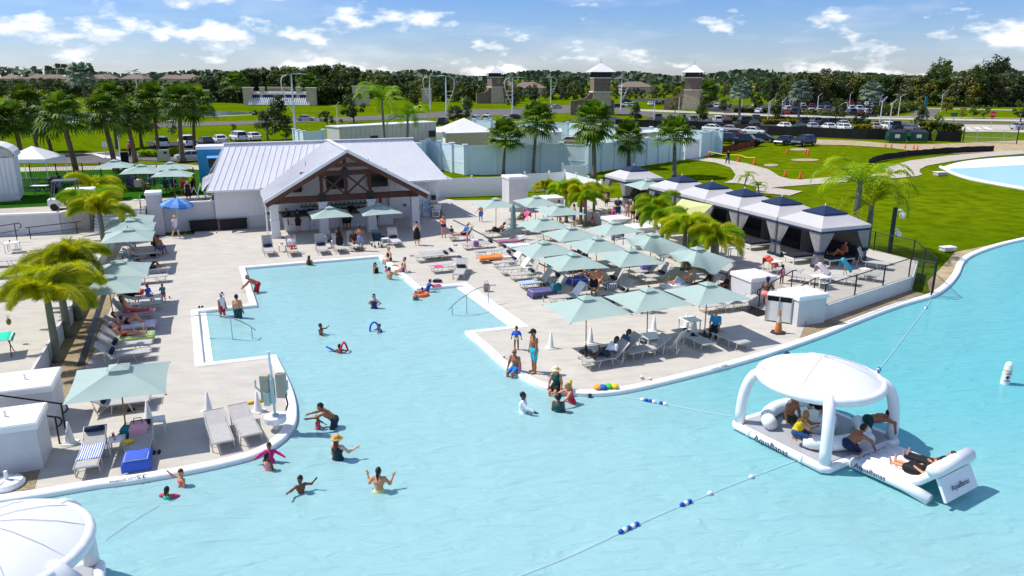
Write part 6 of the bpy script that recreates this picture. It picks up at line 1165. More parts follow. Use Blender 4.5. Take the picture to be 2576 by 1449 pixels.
def chain_link(label,pts,h=1.25):
 t=thing('chain_link_fence',label,'fence');P=[Vector(p)for p in pts]
 for i in range(len(P)-1):
  p,q=P[i],P[i+1];L=(q-p).length;mb=MB();mb.tube([p+Vector((0,0,h)),q+Vector((0,0,h))],.025,6);mb.build('top_rail',m_clp,t);d=(q-p)/L;n=int(L/.11);mb=MB()
  for k in range(-int(h/.11)-1,n+1):
   for sg in(1,-1):
    s0=k*.11;e0,e1=(s0,s0+h)if sg>0 else(s0+h,s0);u0,u1=0,h
    if min(e0,e1)<0 or max(e0,e1)>L:
     def zc(s):return(s-e0)/(e1-e0)*h
     za,zb=sorted((zc(max(0,min(e0,e1))),zc(min(L,max(e0,e1)))))
     if zb-za<.05:continue
     sa,sb=e0+(e1-e0)*za/h,e0+(e1-e0)*zb/h;e0,e1,u0,u1=sa,sb,za,zb
    a,b=p+(q-p)*(e0/L)+Vector((0,0,u0)),p+(q-p)*(e1/L)+Vector((0,0,u1));nv=Vector((0,0,.006));mb.add([a-nv,a+nv,b+nv,b-nv],[(0,1,2,3)])
  mb.build('wire_mesh',m_cl,t,kind='stuff')
  m2=max(1,round(L/2.6))
  for k in range(m2+(1 if i==len(P)-2 else 0)):a=p.lerp(q,k/m2);mb=MB();mb.tube([a-Vector((0,0,.0)),a+Vector((0,0,h+.04))],.035,7);mb.build('post',m_clp,t)
chain_link('chain link fence in front of the terrace end wall',[Vector((at('L',1185,545).x,at('L',1185,545).y,.0)),at('L',2040,235)],1.75)
chain_link('chain link fence across the grass to the lagoon edge',[at('L',2040,235),at('L',2285,292)],1.75)
chain_link('chain link fence behind the terrace loungers',[S(36.5,36.5),S(36.9,31.2),at('H',1655,1240)],1.9)
cpz=thing('camera_pole','dark square pole carrying two white security cameras','camera pole',at('H',1205,940),.1);hc=up_h(cpz.location,'H',1205,370);mb=MB();mb.box(-.09,.09,-.09,.09,0,hc);mb.build('pole',m_clp,cpz)
for z,l in((hc-.25,.5),(hc-1.4,.4)):mb=MB();mb.tube([(.09,0,z+.05),(l*.7,0,z+.1),(l,0,z-.02),(l,0,z-.15)],.05,7);mb.lathe([(.15,-.1),(.17,-.2),(.15,-.36),(.06,-.42)][::-1],10,c=(l,0,z));mb.build('security_camera',m_wmetal,cpz)
# bins, mats, cones, block
bn=thing('recycling_bins','white double recycling bin beside the plaster block','trash bin',at('L',770,560)+Vector((.0,.25,0)),SA-.85)
mb=MB();mb.box(-.55,.55,-.33,.33,.06,1.0);mb.build('body',m_tbl,bn);mb=MB();mb.box(-.58,.58,-.36,.36,1.25,1.29);mb.build('lid',m_white,bn)
for sx in(-.56,0,.56):
 for sy in(-.34,.34):mb=MB();mb.box(sx-.025,sx+.025,sy-.025,sy+.025,0,1.25);mb.build('corner_post',m_alu,bn)
for sx in(-.28,.28):mb=MB();mb.box(sx-.25,sx+.25,-.3,.3,1.0,1.01);mb.box(sx-.25,sx+.25,-.31,.31,1.02,1.24);mb.build('opening',m_dark,bn)
mt_=thing('rubber_mat','black tiled rubber mat at the foot of the terrace stairs','mat');c0=[at('L',x,y,.015)for x,y in((305,412),(450,388),(690,465),(540,502))]
for i in range(5):
 for j in range(3):
  f=lambda u,v:(c0[0].lerp(c0[3],u)).lerp(c0[1].lerp(c0[2],u),v);mb=MB();e=.02;P=[f((i+e)/5,(j+e)/3),f((i+1-e)/5,(j+e)/3),f((i+1-e)/5,(j+1-e)/3),f((i+e)/5,(j+1-e)/3)];mb.prism([(p.x,p.y)for p in P],.004,.02);mb.build('mat_tile',m_black,mt_)
cb=thing('cinder_block','grey cinder block at the corner of the plaster block','block',at('L',975,585),SA-.4);mg=mat('cinder_grey',(150,148,144),.9,.1,20,bump=.5)
for a,b in((-.2,-.16),(-.02,.02),(.16,.2)):mb=MB();mb.box(a,b,-.1,.1,0,.2);mb.build('web',mg,cb)
for y in(-.1,.07):mb=MB();mb.box(-.2,.2,y,y+.03,.0,.2);mb.build('face_shell',mg,cb)
t=thing('tall_cone','tall faded orange and white cone on a dark base, right deck','cone',at('L',745,665));mfo=mat('faded_orange',(196,120,64),.7,.15,6)
mb=MB();mb.lathe([(.17,.05),(.11,.5)],14);mb.build('lower_body',mfo,t);mb=MB();mb.lathe([(.11,.5),(.07,.78)],14);mb.build('reflective_band',mat('worn_white_band',(206,190,176),.6,.1,6),t);mb=MB();mb.lathe([(.07,.78),(.035,1.05),(.02,1.07)],14);mb.build('tip',mfo,t);mb=MB();mb.lathe([(.36,0),(.34,.05)],6);mb.build('base_plate',m_dgrey,t)
for q,l in((('K',390,820),'left of the front row, near the turquoise shorts man'),(('K',790,770),'behind the front left umbrella pole'),(('K',1425,645),'behind the front middle umbrella pole'),(('K',1752,620),'under the tall white table, left one'),(('K',1832,650),'under the tall white table, right one'),(('M',582,355),'left of the striped towel lounger'),(('I',2100,1190),'behind the empty loungers by the pool lift'),(('M',2125,92),'right of the yellow noodle by the lift'),(('I',1500,1280),'beside the side table, lower left')):cone('plain white plastic cone '+l,at(*q),True,1.0,'white plastic cones')
pl=thing('pool_lift','white pool lift chair with tan seat covers at the pool edge','pool lift',at('N',470,375));mtan=mat('tan_vinyl_cover',(176,172,152),.7,.1);mte=mat('pale_teal_enamel',(178,206,200),.4,.04)
mb=MB();mb.lathe([(.1,0),(.1,.3)],12);mb.build('anchor_post',m_wmetal,pl);mb=MB();mb.lathe([(.34,.28),(.35,.3),(.35,.46),(.33,.48)],22);mb.build('counterweight',m_wmetal,pl);mb=MB();mb.lathe([(.13,.48),(.12,.52),(.04,.54),(.04,1.9)],10);mb.build('mast',mte,pl)
mb=MB();mb.box(-.06,.06,-.06,.06,.9,1.75);mb.box(-.28,-.1,-.1,.1,.85,1.3);mb.build('actuator',mte,pl);mb=MB();mb.tube([(0,0,1.7),(-.05,.1,2.3),(-.06,.12,2.62)],.045,8);mb.build('upper_arm',m_wmetal,pl)
mb=MB();mb.box(-.38,-.12,-.05,.2,1.05,1.85);mb.build('seat_cover',mtan,pl);mb=MB();mb.box(.12,.4,-.05,.2,1.1,1.9);mb.build('back_cover',mtan,pl);mb=MB();mb.tube([(.4,0,1.2),(.46,-.05,.9),(.4,-.1,.7)],.03,5);mb.build('strap',m_black,pl);mb=MB();mb.tube([(-.38,0,1.3),(-.5,-.1,1.5),(-.5,-.1,1.75)],.03,6);mb.tube([(.4,0,1.3),(.52,-.1,1.45),(.52,-.1,1.75)],.03,6);mb.build('armrest',mte,pl)
m_print=mat('faded_navy_print',(64,84,110),.8,.1,20);m_printl=mat('faded_grey_print',(168,172,178),.8,.1,20)
def mark(txt,q,size,xdir,m=None,label=None):
 p=at(*q,.034);x=Vector(xdir).normalized();o=text_mesh(txt,size,'depth_mark',m or m_print,None,frame(x,Vector((-x.y,x.x,0)),p));o['label']=label;o['category']='marking'
tg=(at('M',900,690)-at('M',1300,620)).normalized()
mark('35',('M',1165,628),.3,tg,None,'upside-down black number 35 on the near left coping');mark('NO DIVING',('M',1010,655),.13,tg,m_print,'faded NO DIVING text on the near left coping')
mark('35',('Q',205,585),.26,(at('Q',0,440)-at('Q',235,690)),m_printl,'faded number 35 on the coping left of the bald man');mark('35',('K',2145,992),.26,(at('K',1788,1075)-at('K',2400,920)),m_print,'small number 35 on the right coping');mark('NO DIVING',('K',2070,1012),.13,(at('K',1788,1075)-at('K',2400,920)),m_printl,'faded NO DIVING text on the right coping')
# floats, ropes, buoys
m_pvc=mat('white_inflatable_pvc',(236,238,240),.35,.02);m_eva=mat('grey_foam_pad',(166,168,172),.8,.05,10);m_navyp=mat('navy_lettering',(16,40,84),.5,0)
m_pvcs=mat('pvc_seam',(214,216,220),.5,0)
def make_float():
 t=thing('inflatable_island','x','inflatable');hs=1.75
 mb=MB();pts=[(-hs,-hs),(hs,-hs),(hs,hs),(-hs,hs)];mb.prism([(x*.985,y*.985)for x,y in pts],-.1,.12);mb.build('platform',m_pvc,t)
 mb=MB();mb.tube([(x,y,.03)for x,y in((-hs,-hs+.1),(-hs+.1,-hs),(hs-.1,-hs),(hs,-hs+.1),(hs,hs-.1),(hs-.1,hs),(-hs+.1,hs),(-hs,hs-.1))],.13,10,closed=True);mb.build('side_tube',m_pvc,t,True)
 mb=MB();mb.prism([(x*.93,y*.93)for x,y in pts],.12,.15);mb.build('foam_deck',m_eva,t)
 for sg in(-1,1):
  mb=MB();mb.tube([(sg*(.25+1.15*math.cos(a)),1.35*math.sin(a),.38)for a in[(-1.25+2.5*k/14)for k in range(15)]],[.2]+[.23]*13+[.2],12);mb.build('bench_tube',m_pvc,t,True)
 mb=MB();mb.lathe([(.5,.15),(.62,.25),(.66,.45),(.62,.66),(.45,.74),(.05,.75)],20);mb.build('centre_table',m_pvc,t,True)
 zc=1.95;mb=MB();mb.lathe([(1.80,zc-.12),(1.88,zc),(1.80,zc+.06),(1.3,zc+.30),(.7,zc+.52),(.06,zc+.66)],48);ca=mb.build('canopy',m_pvc,t,True)
 mb=MB();mb.tube([(1.8*math.cos(k*.1963),1.8*math.sin(k*.1963),zc-.05)for k in range(32)],.14,10,closed=True);mb.build('canopy_ring',m_pvc,t,True)
 for k in range(10):a=k*math.pi/5;mb=MB();mb.tube([(1.86*math.cos(a),1.86*math.sin(a),zc+.03),(1.3*math.cos(a),1.3*math.sin(a),zc+.315),(.7*math.cos(a),.7*math.sin(a),zc+.535),(.05*math.cos(a),.05*math.sin(a),zc+.675)],.008,4);mb.build('canopy_seam',m_pvcs,ca)
 for sx,sy in((-1,-1),(1,-1),(1,1),(-1,1)):
  d=Vector((sx,sy,0)).normalized();mb=MB();mb.tube([d*(2.28-.62*(k/8)**2.2)+Vector((0,0,.15+(zc-.15)*math.sin(k/8*1.5708)**.9))for k in range(9)],[.17]*9,12);mb.build('leg',m_pvc,t,True)
 for k in range(4):T=Matrix.Rotation(k*math.pi/2,4,'Z');text_mesh('AquaBanas',.3,'lettering',m_navyp,t,T@frame((1,0,0),(0,0,1),(-.1,-hs-.135,.03)))
 for sx in(-1,1):mb=MB();mb.tube([(sx*1.0,-hs-.02,.12),(sx*1.0,-hs-.12,.2),(sx*1.0,-hs-.2,.0)],.02,5);mb.build('grab_handle',m_pvc,t)
 return t
fl=make_float();c1,c2,c3=at('O',170,690,.05),at('O',1010,1110,.05),at('O',1660,850,.05);cen=(c1+c3)/2;FA=math.atan2((c2-c1).y,(c2-c1).x)
fl.location=(cen.x,cen.y,-.02);fl.rotation_euler[2]=FA;fl['label']='white inflatable island with dome canopy, people at its table';fl['group']='inflatable islands'
pc=at('M',-150,1120,2.3);fl2=dup(fl,(pc.x,pc.y,-.02),R(28),'white inflatable island with dome canopy cut by the lower left corner','inflatable islands')
t=thing('inflatable_lounge','white inflatable lounge float with raised back and two people','inflatable');a0,a1,b0=at('O',1245,1040,.1),at('O',1900,1340,.1),at('O',1640,880,.1)
ul_=(a1-a0).normalized();vl=Vector((-ul_.y,ul_.x,0));Wd=1.75;Ln=2.35;T0=Matrix(((ul_.x,vl.x,0,a0.x),(ul_.y,vl.y,0,a0.y),(0,0,1,0),(0,0,0,1)));t.matrix_world=T0
mb=MB();mb.box(0,.35,0,Wd,-.08,.12);mb.build('foot_board',m_eva,t)
prof=[(.2,.16),(.7,.2),(1.2,.19),(1.6,.2),(1.9,.36),(2.15,.62),(2.32,.82)]
for k in range(7):y=.12+k*(Wd-.24)/6;mb=MB();mb.tube([(x,y,z)for x,z in prof],.13,9);mb.build('air_chamber',m_pvc,t,True)
for y in(.02,Wd-.02):mb=MB();mb.tube([(0,y,.06),(.8,y,.1),(1.6,y,.1),(2.3,y,.0)],.17,10);mb.build('side_tube',m_pvc,t,True)
mb=MB();mb.tube([(2.3,-.02,.86),(2.3,Wd+.02,.86)],.2,12);mb.build('head_roll',m_pvc,t,True);mb=MB();quadpanel(mb,(2.72,.08,.1),(2.72,Wd-.08,.1),(2.42,Wd-.08,.66),(2.42,.08,.66),.08);mb.build('back_board',m_pvc,t)
text_mesh('AquaBanas',.22,'lettering',m_navyp,t,frame((1,0,0),(0,0,1),(.65,-.16,.12)));text_mesh('AquaBanas',.2,'lettering',m_navyp,t,frame((0,1,0),(-.5,0,.85),(2.62,Wd/2,.36)))
LT=T0
m_rope=mat('white_rope',(224,230,236),.7,.1,30);m_bfl=mat('blue_float',(18,78,180),.4,.05)
def rope(label,pts,floats=()):
 t=thing('float_rope',label,'rope');P=[at(*q,WZ+.03)for q in pts];PP=catmull(P,5);mb=MB();mb.tube(PP,.009,5);mb.build('line',m_rope,t)
 for(q,kinds)in floats:
  p=at(*q,WZ+.05);i=min(range(len(PP)-1),key=lambda k:(PP[k]-p).length);d=(PP[i+1]-PP[i]).normalized();n=len(kinds)
  for k,c in enumerate(kinds):mb=MB();mb.sph((0,0,0),.085,.065,.065,12,8);mb.xform(Matrix.Translation(PP[i]+d*(.14*k)+Vector((0,0,.01)))@Matrix.Rotation(math.atan2(d.y,d.x),4,'Z'));mb.build('float',m_bfl if c=='b'else m_pvc,t,True)
rope('float rope from the deck corner to the inflatable island',[('K',1110,1300),('K',1500,1375),('K',2060,1480),('K',2210,1500)],((('K',1320,1345),'wbbw'),(('K',1510,1390),'bw')))
rope('long float rope across the lower right water',[('T',1290,1455),('T',1440,1395),('T',1590,1325),('T',1716,1270),('T',1890,1200),('T',2005,1157)],((('T',1575,1330),'bwbwb'),(('T',1708,1273),'bwb'),(('T',1888,1201),'w'),(('T',1806,1235),'w')))
rope('float rope tied to the lower left island',[('T',265,1357),('T',330,1312),('T',400,1270)]);rope('thin float rope along the right lagoon',[('L',2290,300),('L',2235,410),('L',1900,860),('L',1760,1030),('L',1680,1130)],((('L',2235,405),'bw'),(('L',1770,1020),'bwbwb')))
rope('short rope behind the island canopy',[('L',622,935),('L',650,975),('L',690,1005)])
by=thing('marker_buoy','white swim area marker buoy with gold band','buoy',at('T',2527,965,WZ));by.rotation_euler=(0,.06,0)
mb=MB();mb.lathe([(.13,-.6),(.15,-.05),(.15,.52)],18);mb.build('lower_body',m_pvc,by);mb=MB();mb.lathe([(.152,.52),(.152,.57)],18);mb.build('gold_band',mat('gold_band',(214,178,60),.4,0),by);mb=MB();mb.lathe([(.15,.57),(.13,.78),(.08,.86),(.02,.87)],18);mb.build('cap',m_pvc,by)
fr=frame((1,0,0),(0,0,1),(-.05,-.153,.44));text_mesh('SWIM',.1,'lettering',m_navyp,by,fr);text_mesh('AREA',.1,'lettering',m_navyp,by,frame((1,0,0),(0,0,1),(-.05,-.153,.16)));mb=MB();mb.bar((-.05,-.154,.22),(-.05,-.154,.38),.004,.004);mb.add([(-.05,-.156,.39),(.04,-.156,.3),(-.05,-.156,.21),(-.14,-.156,.3)],[(0,3,2,1)]);mb.build('diamond',mred,by)
# people: bodies grown as one smooth surface from a posed skeleton
def surfnet(F,o,h):
 nx,ny,nz=F.shape;Sg=F<0;tot=np.zeros((nx-1,ny-1,nz-1),np.int8)
 for i in(0,1):
  for j in(0,1):
   for k in(0,1):tot+=Sg[i:nx-1+i,j:ny-1+j,k:nz-1+k]
 act=(tot>0)&(tot<8);n=int(act.sum());idx=-np.ones(act.shape,np.int64);idx[act]=np.arange(n);I=np.argwhere(act)
 pos=np.zeros((n,3));cnt=np.zeros(n);C8=[(i,j,k)for i in(0,1)for j in(0,1)for k in(0,1)]
 for a in C8:
  for ax in range(3):
   if a[ax]:continue
   b=list(a);b[ax]=1
   fa=F[I[:,0]+a[0],I[:,1]+a[1],I[:,2]+a[2]];fb=F[I[:,0]+b[0],I[:,1]+b[1],I[:,2]+b[2]];m=(fa<0)!=(fb<0)
   t=np.where(m,fa/np.where(np.abs(fa-fb)<1e-9,1e-9,fa-fb),0);p=np.tile(np.array(a,float),(n,1));p[:,ax]+=t;pos[m]+=p[m];cnt[m]+=1
 V=o+h*(I+pos/cnt[:,None]);Q=[]
 for ax in range(3):
  u,v=(ax+1)%3,(ax+2)%3;sl0=[slice(None)]*3;sl1=[slice(None)]*3;sl0[ax]=slice(0,-1);sl1[ax]=slice(1,None)
  A,B=Sg[tuple(sl0)],Sg[tuple(sl1)]
  for fl,mk in((False,A&~B),(True,~A&B)):
   E_=np.argwhere(mk);E_=E_[(E_[:,u]>0)&(E_[:,v]>0)&(E_[:,u]<F.shape[u]-1)&(E_[:,v]<F.shape[v]-1)]
   if not len(E_):continue
   def g(du,dv):q=E_.copy();q[:,u]+=du;q[:,v]+=dv;return idx[q[:,0],q[:,1],q[:,2]]
   f=np.stack([g(-1,-1),g(0,-1),g(0,0),g(-1,0)],1);Q.append(f[:,::-1]if fl else f)
 return V,(np.concatenate(Q)if Q else np.zeros((0,4),int))
def sdf_mesh(name,caps,h,m,k=.03,cut=None,extra=None):
 P=np.array([c[0]for c in caps]+[c[1]for c in caps],float);r=max(max(c[2],c[3])for c in caps)+.05
 lo,hi=P.min(0)-r,P.max(0)+r;n=np.ceil((hi-lo)/h).astype(int)+2
 X=[(lo[i]+h*np.arange(n[i])).astype(np.float32)for i in range(3)];F=np.full(tuple(n),.25,np.float32)
 for c in caps:
  a=np.array(c[0],np.float32);b=np.array(c[1],np.float32);rr=max(c[2],c[3])+k+2*h;sc_=c[4]if len(c)>4 else None
  if sc_ is not None:rr=max(sc_[1])+k+2*h
  i0=np.maximum(np.floor((np.minimum(a,b)-rr-lo)/h).astype(int),0);i1=np.minimum(np.ceil((np.maximum(a,b)+rr-lo)/h).astype(int)+1,n)
  sl=tuple(slice(i0[i],i1[i])for i in range(3));G=np.stack(np.meshgrid(*[X[i][sl[i]]for i in range(3)],indexing='ij'),-1);ab=b-a;d=G-a;L2=float(ab@ab)
  if sc_ is not None:
   q=(d@np.array(sc_[0],np.float32))/np.array(sc_[1],np.float32);ln=np.sqrt((q*q).sum(-1));f=(ln-1)*min(sc_[1])
  else:
   t=np.clip((d@ab)/L2,0,1)if L2>1e-9 else np.zeros(d.shape[:-1],np.float32);e=d-t[...,None]*ab;f=np.sqrt((e*e).sum(-1))-(c[2]+(c[3]-c[2])*t)
  Fs=F[sl];hh=np.clip(.5+.5*(f-Fs)/k,0,1);F[sl]=f*(1-hh)+Fs*hh-k*hh*(1-hh)
 if cut is not None:G=np.stack(np.meshgrid(*X,indexing='ij'),-1)
 if cut is not None:F=np.maximum(F,cut(G))
 V,Q=surfnet(F,lo,h);vs=[tuple(v)for v in V.tolist()];fs=[tuple(q)for q in Q.tolist()]
 if extra:
  o=len(vs);vs+=extra.v;fs+=[tuple(i+o for i in f)for f in extra.f]
 me=bpy.data.meshes.new(name);me.from_pydata(vs,[],fs);me.polygons.foreach_set('use_smooth',[True]*len(fs));me.materials.append(m);me.update();return me
SK={1:(228,178,150),2:(206,148,112),3:(160,104,72),4:(120,78,55),5:(84,54,40)}
HC={'black':(20,16,16),'brown':(70,44,28),'blond':(176,134,76),'grey':(140,136,132),'auburn':(96,46,26)}
def cm(rgb,kind='cloth'):
 return mat('%s_%d_%d_%d'%((kind,)+tuple(rgb)),rgb,.75 if kind=='cloth'else .5,.1 if kind=='cloth'else .05,9)
def sdir(a,ab=0,sd=1):a,ab=R(a),R(ab);return np.array((sd*math.sin(ab),math.sin(a)*math.cos(ab),-math.cos(a)*math.cos(ab)))
POSE={
'stand':(0,(2,0),(-3,-3),(4,9,14,4),(4,9,14,4)),'walk':(3,(22,4),(-16,-30),(-18,9,-4,4),(20,9,34,4)),'phone':(2,(0,0),(8,-2),(30,16,140,-25),(30,16,140,-25)),
'hips':(0,(0,0),(4,0),(-25,38,40,-50),(-25,38,40,-50)),'armsup':(0,(8,-10),(2,-10),(60,50,150,20),(80,45,140,10)),'handsup':(4,(4,0),(0,0),(20,30,150,20),(20,30,150,20)),'reach':(28,(20,-20),(5,-25),(62,6,74,0),(62,6,74,0)),
'sit':(4,(86,4),(82,8),(12,12,60,-8),(12,12,60,-8)),'sitback':(-14,(86,6),(84,12),(-28,12,-6,4),(-28,12,-6,4)),'sitdown':(12,(80,4),(76,2),(6,18,22,2),(6,18,22,2)),'cross':(2,(80,-30),(80,-34),(25,10,75,-20),(25,10,75,-20)),
'recline':(-48,(86,84),(84,86),(-20,12,50,-12),(-20,12,50,-12)),'reclinek':(-55,(128,38),(90,86),(-30,14,60,-20),(-40,30,120,-60)),'lie':(-72,(90,92),(88,90),(-70,14,-60,4),(-70,14,-60,4)),
'bend':(58,(8,2),(26,-4),(40,8,52,0),(40,8,52,0)),'crawl':(78,(12,-80),(2,-86),(72,6,10,2),(72,6,10,2)),'crouch':(52,(70,-40),(60,-46),(60,14,30,0),(60,14,30,0)),'leanfwd':(22,(86,4),(84,6),(50,12,120,-30),(50,12,110,-40)),
'climb':(22,(62,4),(-6,-14),(30,14,70,0),(34,14,74,0)),'pushup':(20,(20,-30),(8,-30),(52,30,66,10),(52,30,66,10)),'float':(10,(30,-40),(16,-50),(50,50,70,20),(50,50,70,20)),'side':(0,(6,0),(0,0),(14,50,30,40),(150,40,165,10))}
def hand_mesh(mb,wr,d,side,up,s):
 d=Vector(d).normalized();x=Vector(side)-d*Vector(side).dot(d);x=x.normalized()if x.length>1e-3 else d.orthogonal().normalized();n=d.cross(x)
 w=Vector(wr);mb.tube([w-d*.02*s,w+d*.03*s,w+d*.075*s,w+d*.09*s],[.024*s,.034*s,.038*s,.03*s],6)
 for k,(o,l)in enumerate(((-.028,.062),(-.010,.074),(.010,.07),(.027,.054))):
  p=w+d*.08*s+x*o*s;mb.tube([p,p+d*l*.5*s+n*.008*s,p+d*l*.85*s+n*.03*s],[.0095*s,.0085*s,.007*s],5)
 p=w+d*.025*s-x*.03*s;mb.tube([p,p+d*.03*s-x*.028*s,p+d*.06*s-x*.034*s+n*.012*s],[.012*s,.011*s,.008*s],5)
NP=[0]
def person(label,loc,face,pose='stand',H=1.72,skin=2,hair='short',hc='brown',wear=(),hat=None,glasses=False,fat=1.07,anchor='feet',head=(0,0),group=None,**ov):
 lean,Lg_,Rg,La,Ra=POSE[pose];lean=ov.get('lean',lean);Lg_=ov.get('L',Lg_);Rg=ov.get('Rl',Rg);La=ov.get('La',La);Ra=ov.get('Ra',Ra)
 s=H/1.75;kid=H<1.4;dist=Vector(loc).length;h=(.021 if dist<33 else .028 if dist<52 else .04)*(.8 if kid else 1)
 tv=np.array((0,math.sin(R(lean)),math.cos(R(lean))));ex=np.array((1.,0,0));fw=np.array((0,math.cos(R(lean)),-math.sin(R(lean))))
 J={'P':np.zeros(3)};leg=.86 if kid else 1.0;J['W']=tv*.17*s;J['C']=tv*.33*s;J['N']=tv*.50*s
 hl=R(lean*.35+head[0]);hy=R(head[1]);up=np.array((0,math.sin(hl),math.cos(hl)));hf=np.array((math.sin(hy),math.cos(hy)*math.cos(hl),-math.cos(hy)*math.sin(hl)));hf/=np.linalg.norm(hf);hx=np.cross(hf,up)
 hk=1.16 if kid else 1.0;J['H']=J['N']+tv*.035*s+up*(.135*s*hk);
 for sd,nm,lg,ar in((-1,'l',Lg_,La),(1,'r',Rg,Ra)):
  J[nm+'h']=ex*sd*.088*s;J[nm+'k']=J[nm+'h']+sdir(lg[0],3,sd)*.43*s*leg;J[nm+'a']=J[nm+'k']+sdir(lg[1],1,sd)*.41*s*leg;ft=sdir(min(lg[1]+88,178)if pose not in('crawl',)else lg[1]+10,8,sd);J[nm+'t']=J[nm+'a']+ft*.17*s;J[nm+'q']=J[nm+'a']-ft*.03*s
  J[nm+'s']=tv*.455*s+ex*sd*.165*s*(.9+.1*fat);b=R(lean if pose in('recline','reclinek','lie','crawl')else lean*.2)
  def tw(v):c_,s_=math.cos(-b),math.sin(-b);return np.array((v[0],v[1]*c_-v[2]*s_,v[1]*s_+v[2]*c_))if pose in('recline','reclinek','lie')else v
  J[nm+'e']=J[nm+'s']+tw(sdir(ar[0],ar[1],sd))*.27*s*(.9 if kid else 1);J[nm+'w']=J[nm+'e']+tw(sdir(ar[2],ar[3],sd))*.235*s*(.9 if kid else 1)
 g=s*(.92 if kid else 1);f=fat
 T_=[(J['lh']*.8,J['rh']*.8,.105*g*f,.105*g*f),(J['P'],J['W'],.115*g*f,.108*g*f),(J['W'],J['C'],.108*g*f,.115*g*f),(J['C']-ex*.065*s,J['C']+ex*.065*s,.105*g*f,.105*g*f),(J['ls']*.96+tv*0,J['rs']*.96,.062*g,.062*g)]
 body=T_+[(J['N']-tv*.05*s,J['H'],.055*g,.05*g),(J['H'],J['H'],.1,.1,(np.stack([hx,hf,up],1),(.076*s*hk,.096*s*hk,.118*s*hk))),(J['H']+hf*.09*s*hk,J['H']+hf*.108*s*hk-up*.03*s,.012*s,.016*s),(J['H']-up*.07*s+hf*.03*s,J['H']-up*.085*s+hf*.065*s,.045*s,.03*s)]
 for nm,sd in(('l',-1),('r',1)):
  body+=[(J[nm+'h'],J[nm+'k'],.088*g*f**.6,.056*g),(J[nm+'k'],J[nm+'k']*.45+J[nm+'a']*.55,.055*g,.054*g),(J[nm+'k']*.45+J[nm+'a']*.55,J[nm+'a'],.05*g,.036*g),(J[nm+'q'],J[nm+'t'],.036*g,.026*g),(J[nm+'s'],J[nm+'e'],.056*g*f**.5,.046*g),(J[nm+'e'],J[nm+'w'],.046*g,.031*g),(J['H']+hx*sd*.076*s*hk,J['H']+hx*sd*.084*s*hk+up*.02*s,.018*s,.02*s)]
 hands=MB()
 for nm,sd in(('l',-1),('r',1)):hand_mesh(hands,J[nm+'w'],J[nm+'w']-J[nm+'e'],ex*sd,tv,s*(.95 if kid else 1))
 if anchor=='feet':z0=-min(min(J[n][2]for n in('lt','rt','lq','rq'))-.03*s,9)
 elif anchor=='seat':z0=.1*g*f
 elif anchor=='hands':z0=-min(J['lw'][2],J['rw'][2],J['lk'][2]-.05,J['rk'][2]-.05)+.03
 else:z0=anchor
 t=thing('person',label,'person',Vector(loc),math.pi+R(face),group);dz=np.array((0,0,z0))
 sh=lambda caps:[((np.array(c[0])+dz),(np.array(c[1])+dz))+tuple(c[2:])for c in caps]
 hands.v=[(v[0],v[1],v[2]+z0)for v in hands.v]
 ms=mat('skin_%d'%skin,SK[skin],.5,.06,6);O('body',sdf_mesh('body',sh(body),h,ms,.035,extra=hands),t)
 inf=lambda caps,e:[(c[0],c[1],c[2]+e,c[3]+e)+tuple(c[4:])for c in caps];lerp=lambda a,b,u:a*(1-u)+b*u
 for kind,rgb in wear:
  e=.012 if dist<33 else .018 if dist<52 else .024;caps=[]
  hips=[(J['lh']*.8,J['rh']*.8,.105*g*f,.105*g*f)]
  if kind in('trunks','pants','brief','shorts'):
   u={'trunks':.78,'shorts':.5,'pants':1,'brief':.1}[kind];caps=hips+([(J['P'],J['W']*.35,.112*g*f,.11*g*f)])
   for nm in'lr':
    if u>.1:caps.append((J[nm+'h'],lerp(J[nm+'h'],J[nm+'k'],u),.092*g*f**.6,.074*g))
    if u==1:caps.append((J[nm+'k'],lerp(J[nm+'k'],J[nm+'a'],.92),.066*g,.05*g))
  elif kind=='top':caps=[(J['C']-ex*.07*s+fw*.02*s,J['C']+ex*.07*s+fw*.02*s,.088*g*f,.088*g*f)]
  elif kind=='one':caps=hips+T_[1:4]
  elif kind in('tank','shirt','long'):
   caps=T_[1:5]+hips
   if kind!='tank':
    for nm in'lr':caps.append((J[nm+'s'],lerp(J[nm+'s'],J[nm+'e'],.62 if kind=='shirt'else 1),.058*g,.05*g));
    if kind=='long':
     for nm in'lr':caps.append((J[nm+'e'],lerp(J[nm+'e'],J[nm+'w'],.92),.048*g,.038*g))
  elif kind=='dress':
   caps=hips+T_[1:4]
   for nm in'lr':caps.append((J[nm+'h'],lerp(J[nm+'h'],J[nm+'k'],.8),.115*g*f,.12*g*f))
  elif kind=='skirt':
   caps=hips
   for nm in'lr':caps.append((J[nm+'h'],lerp(J[nm+'h'],J[nm+'k'],.6),.1*g*f,.098*g*f))
  elif kind=='armfloat':
   for nm in'lr':caps=[(lerp(J[nm+'s'],J[nm+'e'],.35),lerp(J[nm+'s'],J[nm+'e'],.9),.085*s,.085*s)];O('arm_float',sdf_mesh('arm_float',sh(caps),h,cm(rgb),.03),t)
   caps=[(J['C']-ex*.08*s+fw*.05*s,J['C']+ex*.08*s+fw*.05*s,.11*s,.11*s)]
  names={'trunks':'swim_trunks','pants':'trousers','brief':'swim_briefs','shorts':'shorts','top':'bikini_top','one':'swimsuit','tank':'tank_top','shirt':'shirt','long':'long_sleeve_shirt','dress':'dress','skirt':'skirt','armfloat':'float_vest'}
  O(names[kind],sdf_mesh(names[kind],sh(inf(caps,e)),h,cm(rgb),.03),t)
 Hd=J['H']+dz;hc_=HC.get(hc,hc);fr3=np.stack([hx,hf,up],1)
